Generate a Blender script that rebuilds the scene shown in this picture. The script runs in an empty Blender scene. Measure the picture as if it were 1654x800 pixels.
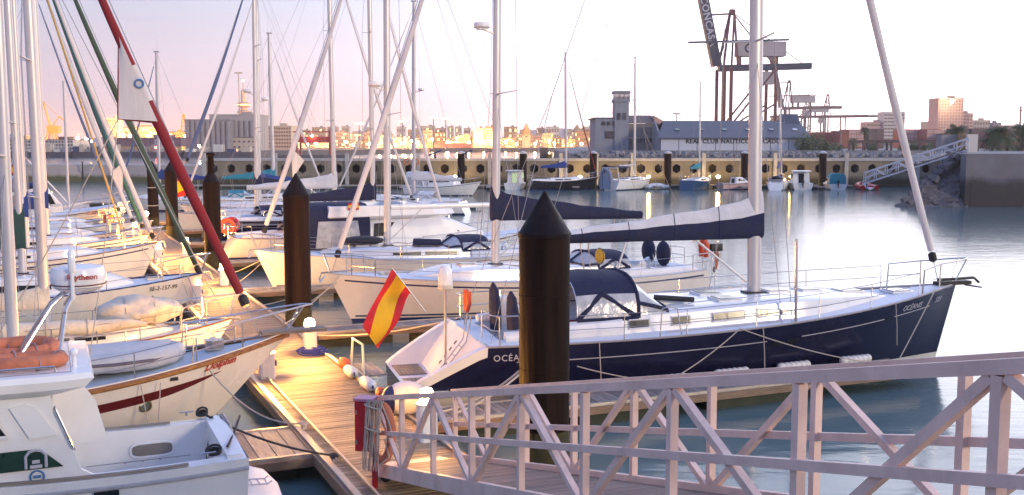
import bpy, bmesh, math, random
from mathutils import Vector, Matrix
R = math.radians
random.seed(7)
S = bpy.context.scene
COL = S.collection

# ------------------------------------------------------------------ camera
F_PX, HORIZON, EYE = 1700.0, 232.0, 6.2          # calibrated on the piles, the pontoon edges and the horizon
PITCH = math.atan((400 - HORIZON) / F_PX)
cam = bpy.data.cameras.new('camera')
cam.sensor_width = 36.0
cam.lens = 36.0 * F_PX / 1654.0
cam.clip_start, cam.clip_end = 0.2, 9000.0
co = bpy.data.objects.new('camera', cam)
COL.objects.link(co)
co.location = (0, 0, EYE)
co.rotation_euler = (math.pi / 2 - PITCH, 0, 0)
S.camera = co
CP, SP = math.cos(PITCH), math.sin(PITCH)

def ray(px, py):
    u, v = (px - 827) / F_PX, (400 - py) / F_PX
    return Vector((u, CP + v * SP, -SP + v * CP))
def atz(px, py, z):
    d = ray(px, py); t = (z - EYE) / d.z
    return Vector((d.x * t, d.y * t, z))
def aty(px, py, Y):
    d = ray(px, py); t = Y / d.y
    return Vector((d.x * t, Y, EYE + d.z * t))

# ------------------------------------------------------------------ sky (dusk, glow to the right) and added warm light from behind
SUN_AZ, SUN_EL = 40.0, 5.0
W = bpy.data.worlds.new('World'); S.world = W; W.use_nodes = True
nt = W.node_tree; nt.nodes.clear()
N = nt.nodes.new; LK = nt.links.new
out = N('ShaderNodeOutputWorld'); bg = N('ShaderNodeBackground')
tc = N('ShaderNodeTexCoord'); sp = N('ShaderNodeSeparateXYZ')
LK(tc.outputs['Generated'], sp.inputs[0])
rmp = N('ShaderNodeValToRGB'); LK(sp.outputs['Z'], rmp.inputs[0])
cr = rmp.color_ramp
for i, (pos, c) in enumerate([(0.0, (.95, .60, .56)), (.045, (.75, .59, .71)), (.13, (.52, .55, .75)), (.40, (.38, .52, .98)), (1.0, (.30, .46, 1.05))]):
    e = cr.elements[i] if i < 2 else cr.elements.new(pos)
    e.position = pos; e.color = (*c, 1)
sd = Vector((math.sin(R(SUN_AZ)) * math.cos(R(SUN_EL)), math.cos(R(SUN_AZ)) * math.cos(R(SUN_EL)), math.sin(R(SUN_EL))))
dt = N('ShaderNodeVectorMath'); dt.operation = 'DOT_PRODUCT'; LK(tc.outputs['Generated'], dt.inputs[0]); dt.inputs[1].default_value = sd
ma = N('ShaderNodeMath'); ma.operation = 'MULTIPLY_ADD'; LK(dt.outputs['Value'], ma.inputs[0]); ma.inputs[1].default_value = .5; ma.inputs[2].default_value = .5
pw = N('ShaderNodeMath'); pw.operation = 'POWER'; LK(ma.outputs[0], pw.inputs[0]); pw.inputs[1].default_value = 13.0
gl = N('ShaderNodeVectorMath'); gl.operation = 'SCALE'; gl.inputs[0].default_value = (3.5, 3.4, 3.5); LK(pw.outputs[0], gl.inputs['Scale'])
ad = N('ShaderNodeVectorMath'); ad.operation = 'ADD'; LK(rmp.outputs[0], ad.inputs[0]); LK(gl.outputs[0], ad.inputs[1])
sky = N('ShaderNodeTexSky'); sky.sky_type = 'NISHITA'; sky.sun_disc = False
sky.sun_elevation = R(SUN_EL); sky.sun_rotation = R(SUN_AZ); sky.air_density = 1.2; sky.dust_density = 1.0
sk = N('ShaderNodeVectorMath'); sk.operation = 'SCALE'; LK(sky.outputs[0], sk.inputs[0]); sk.inputs['Scale'].default_value = 0.018
# faint high streaks of cloud
mp = N('ShaderNodeMapping'); mp.inputs['Scale'].default_value = (1.2, 1.2, 9.0); LK(tc.outputs['Generated'], mp.inputs[0])
nz = N('ShaderNodeTexNoise'); nz.inputs['Scale'].default_value = 2.2; nz.inputs['Detail'].default_value = 5; LK(mp.outputs[0], nz.inputs['Vector'])
nm = N('ShaderNodeMapRange'); LK(nz.outputs[0], nm.inputs[0]); nm.inputs[1].default_value = .3; nm.inputs[2].default_value = .7; nm.inputs[3].default_value = .94; nm.inputs[4].default_value = 1.05
ad2 = N('ShaderNodeVectorMath'); ad2.operation = 'ADD'; LK(ad.outputs[0], ad2.inputs[0]); LK(sk.outputs[0], ad2.inputs[1])
ml = N('ShaderNodeVectorMath'); ml.operation = 'SCALE'; LK(ad2.outputs[0], ml.inputs[0]); LK(nm.outputs[0], ml.inputs['Scale'])
LK(ml.outputs[0], bg.inputs[0]); bg.inputs[1].default_value = 1.0; LK(bg.outputs[0], out.inputs[0])

sl = bpy.data.lights.new('warm_rear_light', 'SUN'); sl.energy = 2.0; sl.angle = R(8); sl.color = (1.0, .80, .56)  # added for quay-lamp warmth from behind right; the sky's sun lies ahead
so = bpy.data.objects.new('warm_rear_light', sl); COL.objects.link(so)
sdl = Vector((math.sin(R(132)) * math.cos(R(14)), math.cos(R(132)) * math.cos(R(14)), math.sin(R(14))))
so.rotation_euler = sdl.to_track_quat('Z', 'Y').to_euler()
vs = S.view_settings
vs.view_transform = 'Standard'; vs.look = 'None'; vs.exposure = 0.0; vs.gamma = 1.0; vs.use_curve_mapping = False
S.render.engine = 'CYCLES'

# ------------------------------------------------------------------ materials
MATS = {}
def pm(name, col, rough=.45, var=.12, scale=6.0, bump=0.0, metal=0.0, coat=0.0, emit=None, estr=0.0, stretch=None, spec=.5, bscale=None, alpha=1.0, trans=0.0, col2=None, dirt=0.0, dscale=1.5, dstretch=(1, 1, .35), dcol=(.05, .04, .03)):
    """a procedural surface: noise-varied colour and roughness, fine relief"""
    if name in MATS: return MATS[name]
    m = bpy.data.materials.new(name); m.use_nodes = True
    t = m.node_tree; b = t.nodes['Principled BSDF']
    tc = t.nodes.new('ShaderNodeTexCoord'); mp = t.nodes.new('ShaderNodeMapping')
    t.links.new(tc.outputs['Object'], mp.inputs[0])
    if stretch: mp.inputs['Scale'].default_value = stretch
    nz = t.nodes.new('ShaderNodeTexNoise'); nz.inputs['Scale'].default_value = scale; nz.inputs['Detail'].default_value = 6
    nz.inputs['Roughness'].default_value = .62
    t.links.new(mp.outputs[0], nz.inputs['Vector'])
    rp = t.nodes.new('ShaderNodeValToRGB'); t.links.new(nz.outputs[0], rp.inputs[0])
    rp.color_ramp.elements[0].position = .28; rp.color_ramp.elements[1].position = .74
    lo = [max(0, c * (1 - var)) for c in col]; hi = [min(1, c * (1 + var)) for c in (col2 or col)]
    rp.color_ramp.elements[0].color = (*lo, 1); rp.color_ramp.elements[1].color = (*hi, 1)
    colout = rp.outputs[0]
    if dirt:
        dm = t.nodes.new('ShaderNodeMapping'); dm.inputs['Scale'].default_value = dstretch; t.links.new(tc.outputs['Object'], dm.inputs[0])
        dn = t.nodes.new('ShaderNodeTexNoise'); dn.inputs['Scale'].default_value = dscale; dn.inputs['Detail'].default_value = 8; dn.inputs['Roughness'].default_value = .7
        t.links.new(dm.outputs[0], dn.inputs['Vector'])
        dr = t.nodes.new('ShaderNodeMapRange'); t.links.new(dn.outputs[0], dr.inputs[0]); dr.inputs[1].default_value = .50; dr.inputs[2].default_value = .78; dr.inputs[4].default_value = dirt
        dx = t.nodes.new('ShaderNodeMix'); dx.data_type = 'RGBA'; t.links.new(dr.outputs[0], dx.inputs[0]); t.links.new(colout, dx.inputs[6]); dx.inputs[7].default_value = (*dcol, 1)
        colout = dx.outputs[2]
    t.links.new(colout, b.inputs['Base Color'])
    mr = t.nodes.new('ShaderNodeMapRange'); t.links.new(nz.outputs[0], mr.inputs[0])
    mr.inputs[1].default_value = .25; mr.inputs[2].default_value = .75
    mr.inputs[3].default_value = max(.02, rough * .8); mr.inputs[4].default_value = min(1, rough * 1.2)
    t.links.new(mr.outputs[0], b.inputs['Roughness'])
    b.inputs['Metallic'].default_value = metal; b.inputs['Coat Weight'].default_value = coat
    b.inputs['Specular IOR Level'].default_value = spec
    b.inputs['Transmission Weight'].default_value = trans; b.inputs['Alpha'].default_value = alpha
    if bump:
        n2 = t.nodes.new('ShaderNodeTexNoise'); n2.inputs['Scale'].default_value = bscale or scale * 3; n2.inputs['Detail'].default_value = 4
        t.links.new(mp.outputs[0], n2.inputs['Vector'])
        bp = t.nodes.new('ShaderNodeBump'); bp.inputs['Strength'].default_value = bump; bp.inputs['Distance'].default_value = .03
        t.links.new(n2.outputs[0], bp.inputs['Height']); t.links.new(bp.outputs[0], b.inputs['Normal'])
    if emit:
        b.inputs['Emission Color'].default_value = (*emit, 1); b.inputs['Emission Strength'].default_value = estr
    MATS[name] = m
    return m

def stained(name, top, low, z0, z1, scale=.8, rough=.85, bump=.5):
    """masonry with a tide-line stain of weed below z0..z1 (object z)"""
    m = pm(name, top, rough, .22, scale, bump)
    t = m.node_tree; b = t.nodes['Principled BSDF']
    src = b.inputs['Base Color'].links[0].from_socket
    tc = t.nodes.new('ShaderNodeTexCoord'); sx = t.nodes.new('ShaderNodeSeparateXYZ'); t.links.new(tc.outputs['Object'], sx.inputs[0])
    nz = t.nodes.new('ShaderNodeTexNoise'); nz.inputs['Scale'].default_value = .7; nz.inputs['Detail'].default_value = 6; t.links.new(tc.outputs['Object'], nz.inputs['Vector'])
    a = t.nodes.new('ShaderNodeMath'); a.operation = 'MULTIPLY_ADD'; t.links.new(nz.outputs[0], a.inputs[0]); a.inputs[1].default_value = 1.6 * (z1 - z0); t.links.new(sx.outputs['Z'], a.inputs[2])
    mr = t.nodes.new('ShaderNodeMapRange'); t.links.new(a.outputs[0], mr.inputs[0])
    mr.inputs[1].default_value = z0 + .8 * (z1 - z0); mr.inputs[2].default_value = z1 + .8 * (z1 - z0)
    mx = t.nodes.new('ShaderNodeMix'); mx.data_type = 'RGBA'; t.links.new(mr.outputs[0], mx.inputs[0])
    mx.inputs[6].default_value = (*low, 1); t.links.new(src, mx.inputs[7]); t.links.new(mx.outputs[2], b.inputs['Base Color'])
    return m

def emat(name, col, strength):
    return pm(name, (.9, .85, .75), .4, .02, emit=col, estr=strength)

GEL = pm('gelcoat_white', (.80, .80, .79), .22, .05, 1.5, coat=.4, dirt=.12, dscale=2.2, dstretch=(1.2, 1.2, .5), dcol=(.38, .33, .26))
DECKW = pm('deck_nonskid_white', (.74, .75, .77), .62, .06, 3, .15, bscale=120)
CREAM = pm('hull_cream', (.76, .72, .68), .25, .06, 1.2, coat=.4, dirt=.14, dscale=1.6, dstretch=(2, 2, .35), dcol=(.38, .30, .20))
NAVY = pm('hull_navy', (.009, .0105, .040), .2, .25, 1.0, coat=.12, spec=.35, dirt=.10, dscale=2.0, dstretch=(1.5, 1.5, .3), dcol=(.10, .10, .12))
NAVYC = pm('canvas_navy', (.010, .014, .050), .85, .3, 5, .4, bscale=60)
TEALC = pm('canvas_teal', (.02, .22, .30), .85, .25, 5, .4, bscale=60)
BLUEC = pm('canvas_blue', (.02, .05, .22), .85, .25, 5, .4, bscale=60)
GREENC = pm('canvas_green', (.025, .07, .06), .85, .3, 4, .5, bscale=20)
WHITEC = pm('canvas_white', (.62, .62, .64), .85, .12, 3, .5, bscale=14)
CREAMC = pm('canvas_cream', (.58, .53, .44), .9, .2, 3, .8, bscale=9)
SAILW = pm('sail_white', (.66, .62, .60), .8, .12, 4, .4, stretch=(1, 1, .15))
SAILG = pm('sail_green', (.05, .085, .055), .8, .2, 4, .3)
SAILR = pm('sail_red', (.23, .012, .018), .8, .15, 4, .3)
SAILT = pm('sail_teal', (.02, .09, .10), .8, .2, 4, .3)
SAILY = pm('rope_yellow', (.45, .30, .08), .8, .2, 10, .3)
SAILB = pm('sail_blue', (.10, .14, .26), .8, .2, 4, .3)
ALU = pm('mast_aluminium', (.55, .53, .54), .38, .1, 3, metal=.35, stretch=(4, 4, .4))
STEEL = pm('stainless', (.62, .60, .58), .22, .1, 8, metal=.9)
WIRE = pm('rigging_wire', (.30, .29, .31), .4, .1, 8, metal=.5)
GLASS = pm('tinted_glass', (.012, .016, .020), .16, .2, 3, spec=.4)
VINYL = pm('clear_vinyl', (.42, .44, .47), .18, .25, 4, .6, bscale=6)
HATCHG = pm('hatch_acrylic', (.10, .14, .13), .12, .2, 4)
TEAK = pm('teak', (.20, .095, .035), .5, .25, 5, .3, stretch=(.4, 3, 3))
TEAKG = pm('teak_weathered', (.24, .20, .155), .75, .3, 6, .3, stretch=(.4, 4, 4))
BLACK = pm('rubber_black', (.012, .012, .014), .6, .2, 6)
BOOTW = pm('boot_white', (.52, .53, .50), .5, .15, 2)
ANTIF = pm('antifouling', (.03, .035, .05), .8, .3, 2)
MAROON = pm('stripe_maroon', (.11, .008, .008), .4, .2, 3)
BLUEST = pm('stripe_blue', (.015, .03, .12), .4, .2, 3)
ORANGE = pm('buoy_orange', (.62, .085, .02), .6, .15, 5, .1)
ORANGEF = pm('buoy_orange_faded', (.52, .17, .09), .75, .25, 6, .3)
REDP = pm('paint_red', (.50, .012, .018), .35, .18, 3, coat=.3)
YELP = pm('foam_yellow', (.62, .36, .02), .6, .15, 4)
ROPE = pm('rope_pale', (.50, .45, .38), .9, .25, 30, .8, bscale=90)
ROPED = pm('rope_dark', (.025, .03, .035), .9, .3, 30, .8, bscale=90)
ROPEB = pm('rope_blue', (.02, .04, .30), .9, .3, 30, .8, bscale=90)
FEND = pm('fender_white', (.66, .64, .62), .5, .15, 5, .1)
FENDN = pm('fender_navy', (.012, .018, .08), .4, .15, 5)
FLAGR = pm('flag_red', (.52, .012, .02), .8, .1, 4)
FLAGY = pm('flag_yellow', (.75, .42, .01), .8, .1, 4)
LETW = pm('lettering_pale', (.45, .45, .50), .5, .05)
LETD = pm('lettering_dark', (.02, .02, .03), .5, .05)
LETR = pm('lettering_red', (.42, .05, .03), .5, .05)
LETB = pm('lettering_blue', (.05, .18, .38), .5, .05)
LAMP = emat('lamp_lens', (1.0, .62, .20), 55.0)
LAMPF = emat('lamp_far', (1.0, .55, .16), 16.0)
LAMPW = emat('lamp_far_pale', (1.0, .80, .50), 12.0)
LAMPR = emat('lamp_red', (1.0, .06, .03), 6.0)

# ------------------------------------------------------------------ mesh helpers
def v3(*a): return Vector(a)
class MB:
    def __init__(self): self.v = []; self.f = []; self.mi = []; self.cur = 0
    def add(self, vs, fs):
        o = len(self.v); self.v += [tuple(p) for p in vs]
        for f in fs: self.f.append([i + o for i in f]); self.mi.append(self.cur)
        return self
    def box(self, c, s, M=None):
        c = Vector(c); h = Vector(s) / 2
        P = [Vector((x * h.x, y * h.y, z * h.z)) for z in (-1, 1) for y in (-1, 1) for x in (-1, 1)]
        if M is not None: P = [M @ p for p in P]
        return self.add([c + p for p in P], [(0, 2, 3, 1), (4, 5, 7, 6), (0, 1, 5, 4), (2, 6, 7, 3), (0, 4, 6, 2), (1, 3, 7, 5)])
    def bar(self, p0, p1, w, h, up=(0, 0, 1)):
        p0, p1 = Vector(p0), Vector(p1); d = (p1 - p0).normalized(); up = Vector(up)
        if abs(d.dot(up)) > .98: up = Vector((1, 0, 0)) if abs(d.x) < .9 else Vector((0, 1, 0))
        s = d.cross(up).normalized(); u = s.cross(d)
        P = []
        for p in (p0, p1):
            for a, b in ((-1, -1), (1, -1), (1, 1), (-1, 1)): P.append(p + s * a * w / 2 + u * b * h / 2)
        return self.add(P, [(3, 2, 1, 0), (4, 5, 6, 7), (0, 1, 5, 4), (1, 2, 6, 5), (2, 3, 7, 6), (3, 0, 4, 7)])
    def path(self, pts, r, n=6, closed=False, cap=True, sq=None):
        pts = [Vector(p) for p in pts]; k = len(pts)
        rs = r if isinstance(r, (list, tuple)) else [r] * k
        rings = []; ref = None
        for i, p in enumerate(pts):
            if closed: d = pts[(i + 1) % k] - pts[i - 1]
            else: d = pts[min(i + 1, k - 1)] - pts[max(i - 1, 0)]
            d = d.normalized() if d.length > 1e-9 else Vector((0, 0, 1))
            if ref is None: ref = Vector((0, 0, 1)) if abs(d.z) < .9 else Vector((1, 0, 0))
            s = (ref - d * ref.dot(d)); s = s.normalized() if s.length > 1e-6 else d.orthogonal().normalized()
            ref = s; u = d.cross(s)
            q = sq or (1, 1)
            rings.append([p + (s * math.cos(a) * q[0] + u * math.sin(a) * q[1]) * rs[i] for a in [2 * math.pi * j / n for j in range(n)]])
        return self.rings(rings, closed, cap)
    def rings(self, rings, closed=False, cap=True):
        n = len(rings[0]); vs = [p for r in rings for p in r]; fs = []
        k = len(rings)
        for i in range(k if closed else k - 1):
            a, b = i * n, ((i + 1) % k) * n
            for j in range(n): fs.append((a + j, a + (j + 1) % n, b + (j + 1) % n, b + j))
        if cap and not closed: fs.append(tuple(range(n))[::-1]); fs.append(tuple(range((k - 1) * n, k * n)))
        return self.add(vs, fs)
    def tube(self, p0, p1, r0, r1=None, n=8, cap=True):
        return self.path([p0, p1], [r0, r0 if r1 is None else r1], n, cap=cap)
    def lathe(self, prof, n=16, c=(0, 0, 0), M=None, sc=(1, 1)):
        c = Vector(c); rings = []
        for r, z in prof:
            ring = [Vector((r * math.cos(2 * math.pi * j / n) * sc[0], r * math.sin(2 * math.pi * j / n) * sc[1], z)) for j in range(n)]
            if M is not None: ring = [M @ p for p in ring]
            rings.append([c + p for p in ring])
        return self.rings(rings)
    def ball(self, c, r, n=12, k=8):
        r = (r, r, r) if not isinstance(r, (tuple, list)) else r
        c = Vector(c); rings = []
        for i in range(k + 1):
            t = -math.pi / 2 + math.pi * i / k; q = max(math.cos(t), .02)
            rings.append([c + Vector((r[0] * q * math.cos(2 * math.pi * j / n), r[1] * q * math.sin(2 * math.pi * j / n), r[2] * math.sin(t))) for j in range(n)])
        return self.rings(rings)
    def loft(self, secs, flip=False):
        n = len(secs[0]); fs = []
        for i in range(len(secs) - 1):
            for j in range(n - 1):
                q = (i * n + j, i * n + j + 1, (i + 1) * n + j + 1, (i + 1) * n + j)
                fs.append(q[::-1] if flip else q)
        return self.add([p for s in secs for p in s], fs)
    def prism(self, poly, z0, z1, M=None):
        n = len(poly); P = [Vector((x, y, z0)) for x, y in poly] + [Vector((x, y, z1)) for x, y in poly]
        if M is not None: P = [M @ p for p in P]
        return self.add(P, [tuple(range(n))[::-1], tuple(range(n, 2 * n))] + [(i, (i + 1) % n, n + (i + 1) % n, n + i) for i in range(n)])
    def torus(self, c, R0, r, M=None, n=24, k=8, arc=1.0, sc=(1, 1)):
        pts = [Vector((R0 * math.cos(2 * math.pi * arc * i / n) * sc[0], R0 * math.sin(2 * math.pi * arc * i / n) * sc[1], 0)) for i in range(n if arc == 1 else n + 1)]
        if M is not None: pts = [M @ p for p in pts]
        return self.path([Vector(c) + p for p in pts], r, k, closed=(arc == 1))
    def mesh(self, name, mats, smooth=True, ang=38):
        me = bpy.data.meshes.new(name); me.from_pydata(self.v, [], self.f)
        for m in (mats if isinstance(mats, (list, tuple)) else [mats]): me.materials.append(m)
        if any(self.mi): me.polygons.foreach_set('material_index', self.mi)
        bm = bmesh.new(); bm.from_mesh(me); bmesh.ops.recalc_face_normals(bm, faces=bm.faces); bm.to_mesh(me); bm.free()
        if smooth:
            me.polygons.foreach_set('use_smooth', [True] * len(me.polygons)); me.set_sharp_from_angle(angle=R(ang))
        me.update()
        return me
    def build(self, name, mats, parent=None, smooth=True, ang=38):
        return link(name, self.mesh(name, mats, smooth, ang), parent)

def link(name, data, parent=None):
    o = bpy.data.objects.new(name, data); COL.objects.link(o)
    if parent is not None: o.parent = parent
    return o
def tag(o, label=None, cat=None, group=None, kind=None):
    if label: o['label'] = label
    if cat: o['category'] = cat
    if group: o['group'] = group
    if kind: o['kind'] = kind
    return o
def thing(name, loc, label, cat, group=None, rz=0.0):
    o = link(name, None); o.location = loc; o.rotation_euler = (0, 0, rz); o.empty_display_size = .3
    return tag(o, label, cat, group)
def part(parent, name, mats, fn, smooth=True, ang=38):
    m = MB(); fn(m); return m.build(name, mats, parent, smooth, ang)
def dup(o, parent=None):
    c = o.copy(); COL.objects.link(c)
    if parent is not None: c.parent = parent
    for ch in list(o.children): dup(ch, c)
    return c
_fonts = {}
def text(parent, name, s, size, M, mat, shear=0.0, depth=.004, align='CENTER', bold=0.0, space=1.0):
    cu = bpy.data.curves.new(name, 'FONT'); cu.body = s; cu.size = size; cu.shear = shear; cu.extrude = depth; cu.align_x = align
    cu.offset = bold; cu.space_character = space; cu.resolution_u = 3
    t = bpy.data.objects.new(name, cu); COL.objects.link(t)
    bpy.context.view_layer.update()
    me = bpy.data.meshes.new_from_object(t.evaluated_get(bpy.context.evaluated_depsgraph_get()))
    bpy.data.objects.remove(t); me.name = name; me.materials.clear(); me.materials.append(mat)
    me.transform(M)
    return link(name, me, parent)
def frame(o, x, y):
    """matrix with origin o, text running along x, text up along y"""
    x = Vector(x).normalized(); y = (Vector(y) - x * Vector(y).dot(x)).normalized(); z = x.cross(y)
    m = Matrix((x, y, z)).transposed().to_4x4(); m.translation = Vector(o)
    return m
def sag(a, b, d, n=14):
    a, b = Vector(a), Vector(b)
    return [a.lerp(b, i / n) - Vector((0, 0, d * 4 * (i / n) * (1 - i / n))) for i in range(n + 1)]

# ------------------------------------------------------------------ pontoon axes
C0 = Vector((-3.45, 22.75)); AX = Vector((-.404, .915)); RX = Vector((.915, .404))
ANG_R = math.atan2(RX.y, RX.x); ANG_A = math.atan2(AX.y, AX.x)
def P(s, r, z=0.0):
    q = C0 + AX * s + RX * r
    return Vector((q.x, q.y, z))

# ------------------------------------------------------------------ boats: hull surface
class Hull:
    def __init__(s, L, B, fb, tr=.72, rake=.7, trake=.5, pw=2.3, scoop=0.0, scoop_z=.42, bowv=.62, mx=.42, keel=-.35, sternv=.2):
        s.L, s.B, s.fb, s.tr, s.rake, s.trake, s.pw, s.scoop, s.scoop_z, s.bowv, s.mx, s.keel, s.sternv = L, B, fb, tr, rake, trake, pw, scoop, scoop_z, bowv, mx, keel, sternv
    def sheer(s, t, cut=True):
        a, m, b = s.fb
        z = a * 2 * (t - .5) * (t - 1) - 4 * m * t * (t - 1) + b * 2 * t * (t - .5)
        if cut and s.scoop and t * s.L < s.scoop:
            k = t * s.L / s.scoop; z = s.scoop_z + (z - s.scoop_z) * k ** .9
        return z
    def half(s, t):
        if t < s.mx: return s.B / 2 * (s.tr + (1 - s.tr) * math.sin(math.pi / 2 * t / s.mx))
        return s.B / 2 * max(.012, 1 - (min(1.0, (t - s.mx) / (1 - s.mx))) ** s.pw)
    def pt(s, t, z, side=1, off=0.0):
        sh = s.sheer(t, False); k = max(0.0, min(1.0, (z - s.keel) / (sh - s.keel)))
        e = s.sternv + (s.bowv - s.sternv) * t ** 2.5
        y = s.half(t) * k ** e
        x = t * s.L - s.rake * (1 - max(0, z) / sh) * t ** 5 + s.trake * (max(0, z) / sh) * (1 - t) ** 6
        return Vector((x, side * (y + off), z))
    def tof(s, x): return x / s.L
    def mesh(s, mb, boot=.14, n=36):
        ts = [(i / n) for i in range(n + 1)]
        ts = [t ** .92 if t > 0 else 0 for t in ts]
        if s.scoop: ts = sorted(set(ts + [s.scoop / s.L, s.scoop / s.L * .5]))
        rows = [s.keel, -.02, boot]
        fr = [.12, .28, .45, .62, .78, .9, 1.0]
        secs = []
        for t in ts:
            sh = s.sheer(t); zs = rows + [boot + (sh - boot) * f for f in fr]
            half = [s.pt(t, z) for z in zs]
            ring = [Vector((p.x, p.y, p.z)) for p in half[::-1]] + [Vector((p.x, -p.y, p.z)) for p in half[1:]]
            secs.append(ring)
        m = len(secs[0]); nz = len(rows) + len(fr); base = len(mb.v)
        mb.v += [tuple(p) for r in secs for p in r]
        for i in range(len(secs) - 1):
            for j in range(m - 1):
                jj = j if j < nz - 1 else m - 2 - j      # 0 = top row of faces
                row = nz - 2 - jj                        # 0 = lowest
                mb.f.append([base + i * m + j, base + i * m + j + 1, base + (i + 1) * m + j + 1, base + (i + 1) * m + j])
                mb.mi.append(2 if row == 0 else (1 if row == 1 else 0))
        mb.f.append([base + j for j in range(m)]); mb.mi.append(0)
        mb.f.append([base + (len(secs) - 1) * m + j for j in range(m)]); mb.mi.append(0)
    def strip(s, mb, t0, t1, d0, d1, side, off=.006, n=24, rel=True):
        """a band on the topside, d0..d1 below the sheer (or absolute z when rel is False)"""
        secs = []
        for i in range(n + 1):
            t = t0 + (t1 - t0) * i / n; sh = s.sheer(t, False)
            za, zb = (sh - d0, sh - d1) if rel else (d0, d1)
            secs.append([s.pt(t, za, side, off), s.pt(t, (za + zb) / 2, side, off), s.pt(t, zb, side, off)])
        mb.loft(secs, side < 0)
    def deckz(s, t, y):
        b = s.half(t); return s.sheer(t, False) - .025 + .07 * (1 - min(1, abs(y) / max(b, .01)) ** 2)
    def deck(s, mb, x0, x1, ck=None):
        """deck from x0 to x1; ck = (cx0, cx1, half width, seat drop, sole drop) opens a cockpit well"""
        xs = [x0 + (x1 - x0) * i / 26 for i in range(27)]
        if ck: xs = sorted(xs + [ck[0] - .01, ck[0] + .01, ck[1] - .01, ck[1] + .01])
        secs = []
        for x in xs:
            t = min(1, x / s.L); b = s.half(t) * .985; p0 = s.pt(t, s.sheer(t, False))
            w = min(ck[2], b * .8) if ck else b * .6
            ys = [b, w + .01, w - .01, w * .55 + .01, w * .55 - .01, 0]
            inn = ck and ck[0] < x < ck[1]
            sec = []
            for j, y in enumerate(ys):
                z = s.deckz(t, y)
                if inn and j in (2, 3): z -= ck[3]
                if inn and j in (4, 5): z -= ck[4]
                sec.append(Vector((p0.x, y, z)))
            secs.append(sec + [Vector((q.x, -q.y, q.z)) for q in sec[-2::-1]])
        mb.loft(secs)

class Roof:
    """a coachroof lofted on the deck"""
    def __init__(s, hull, x0, x1, w, h, front=.35, aft=.0, side=.5, round_=.86, tumble=.94):
        s.hull, s.x0, s.x1, s.w, s.h, s.front, s.aft, s.side, s.rd, s.tb = hull, x0, x1, w, h, front, aft, side, round_, tumble
    def prm(s, x):
        t = x / s.hull.L; k = (x - s.x0) / (s.x1 - s.x0)
        w = min(s.w, s.hull.half(t) - s.side * (1 - .45 * max(0, k - .5)))
        h = s.h
        if k > 1 - s.front: q = max(0.0, (1 - k) / s.front); h *= (1 - (1 - q) ** 2) * .97 + .03; w *= .55 + .45 * min(1, q * 1.6) ** .6
        if s.aft and k < s.aft: h *= .4 + .6 * k / s.aft
        return max(w, .12), h, s.hull.deckz(t, w) - .03
    def side_pt(s, x, f, sd, off=0.0):
        w, h, z = s.prm(x)
        y = w * (1 + (s.tb - 1) * f)
        return Vector((x, sd * (y + off), z + .03 + h * .88 * f))
    def top(s, x, y=0.0):
        w, h, z = s.prm(x); return z + .03 + h * (1 + .06 * (1 - (y / w) ** 2))
    def mesh(s, mb, n=22):
        secs = []
        for i in range(n + 1):
            x = s.x0 + (s.x1 - s.x0) * i / n; w, h, z = s.prm(x)
            q = [(w, 0), (w * s.tb, .86 * h + .03), (w * (s.tb - .05), .97 * h + .03), (w * .6, 1.04 * h + .03), (0, 1.06 * h + .03)]
            sec = [Vector((x, y, z + dz)) for y, dz in q]
            secs.append(sec + [Vector((p.x, -p.y, p.z)) for p in sec[-2::-1]])
        mb.loft(secs); m = len(secs[0]); b = len(mb.v) - m * len(secs)
        mb.f.append([b + j for j in range(m)]); mb.mi.append(0)
    def window(s, mb, xa, xb, fa, fb, sd, off=.035, n=6, slant=0.0):
        secs = []
        for i in range(n + 1):
            x = xa + (xb - xa) * i / n; g = slant * i / n
            secs.append([s.side_pt(x, fa + (fb - fa) * j / 2 - (g if j else 0) * (fb - fa) * j / 2, sd, off) for j in range(3)])
        mb.loft(secs, sd < 0)

def place(root, point, heading, xlocal):
    """put the root so that local x = xlocal on the centreline stands over the point"""
    d = Vector((math.cos(heading), math.sin(heading), 0))
    root.location = Vector((point[0], point[1], 0)) - d * xlocal
    root.rotation_euler = (0, 0, heading)

def arch(w, h, z0, x, n=12, e=2.6, lean=0.0):
    pts = []
    for i in range(n + 1):
        a = math.pi * i / n; c, sn = math.cos(a), math.sin(a)
        y = w * (abs(c) ** (2 / e)) * (1 if c >= 0 else -1); z = h * abs(sn) ** (2 / e)
        pts.append(Vector((x + lean * z / max(h, .01), y, z0 + z)))
    return pts

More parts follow.
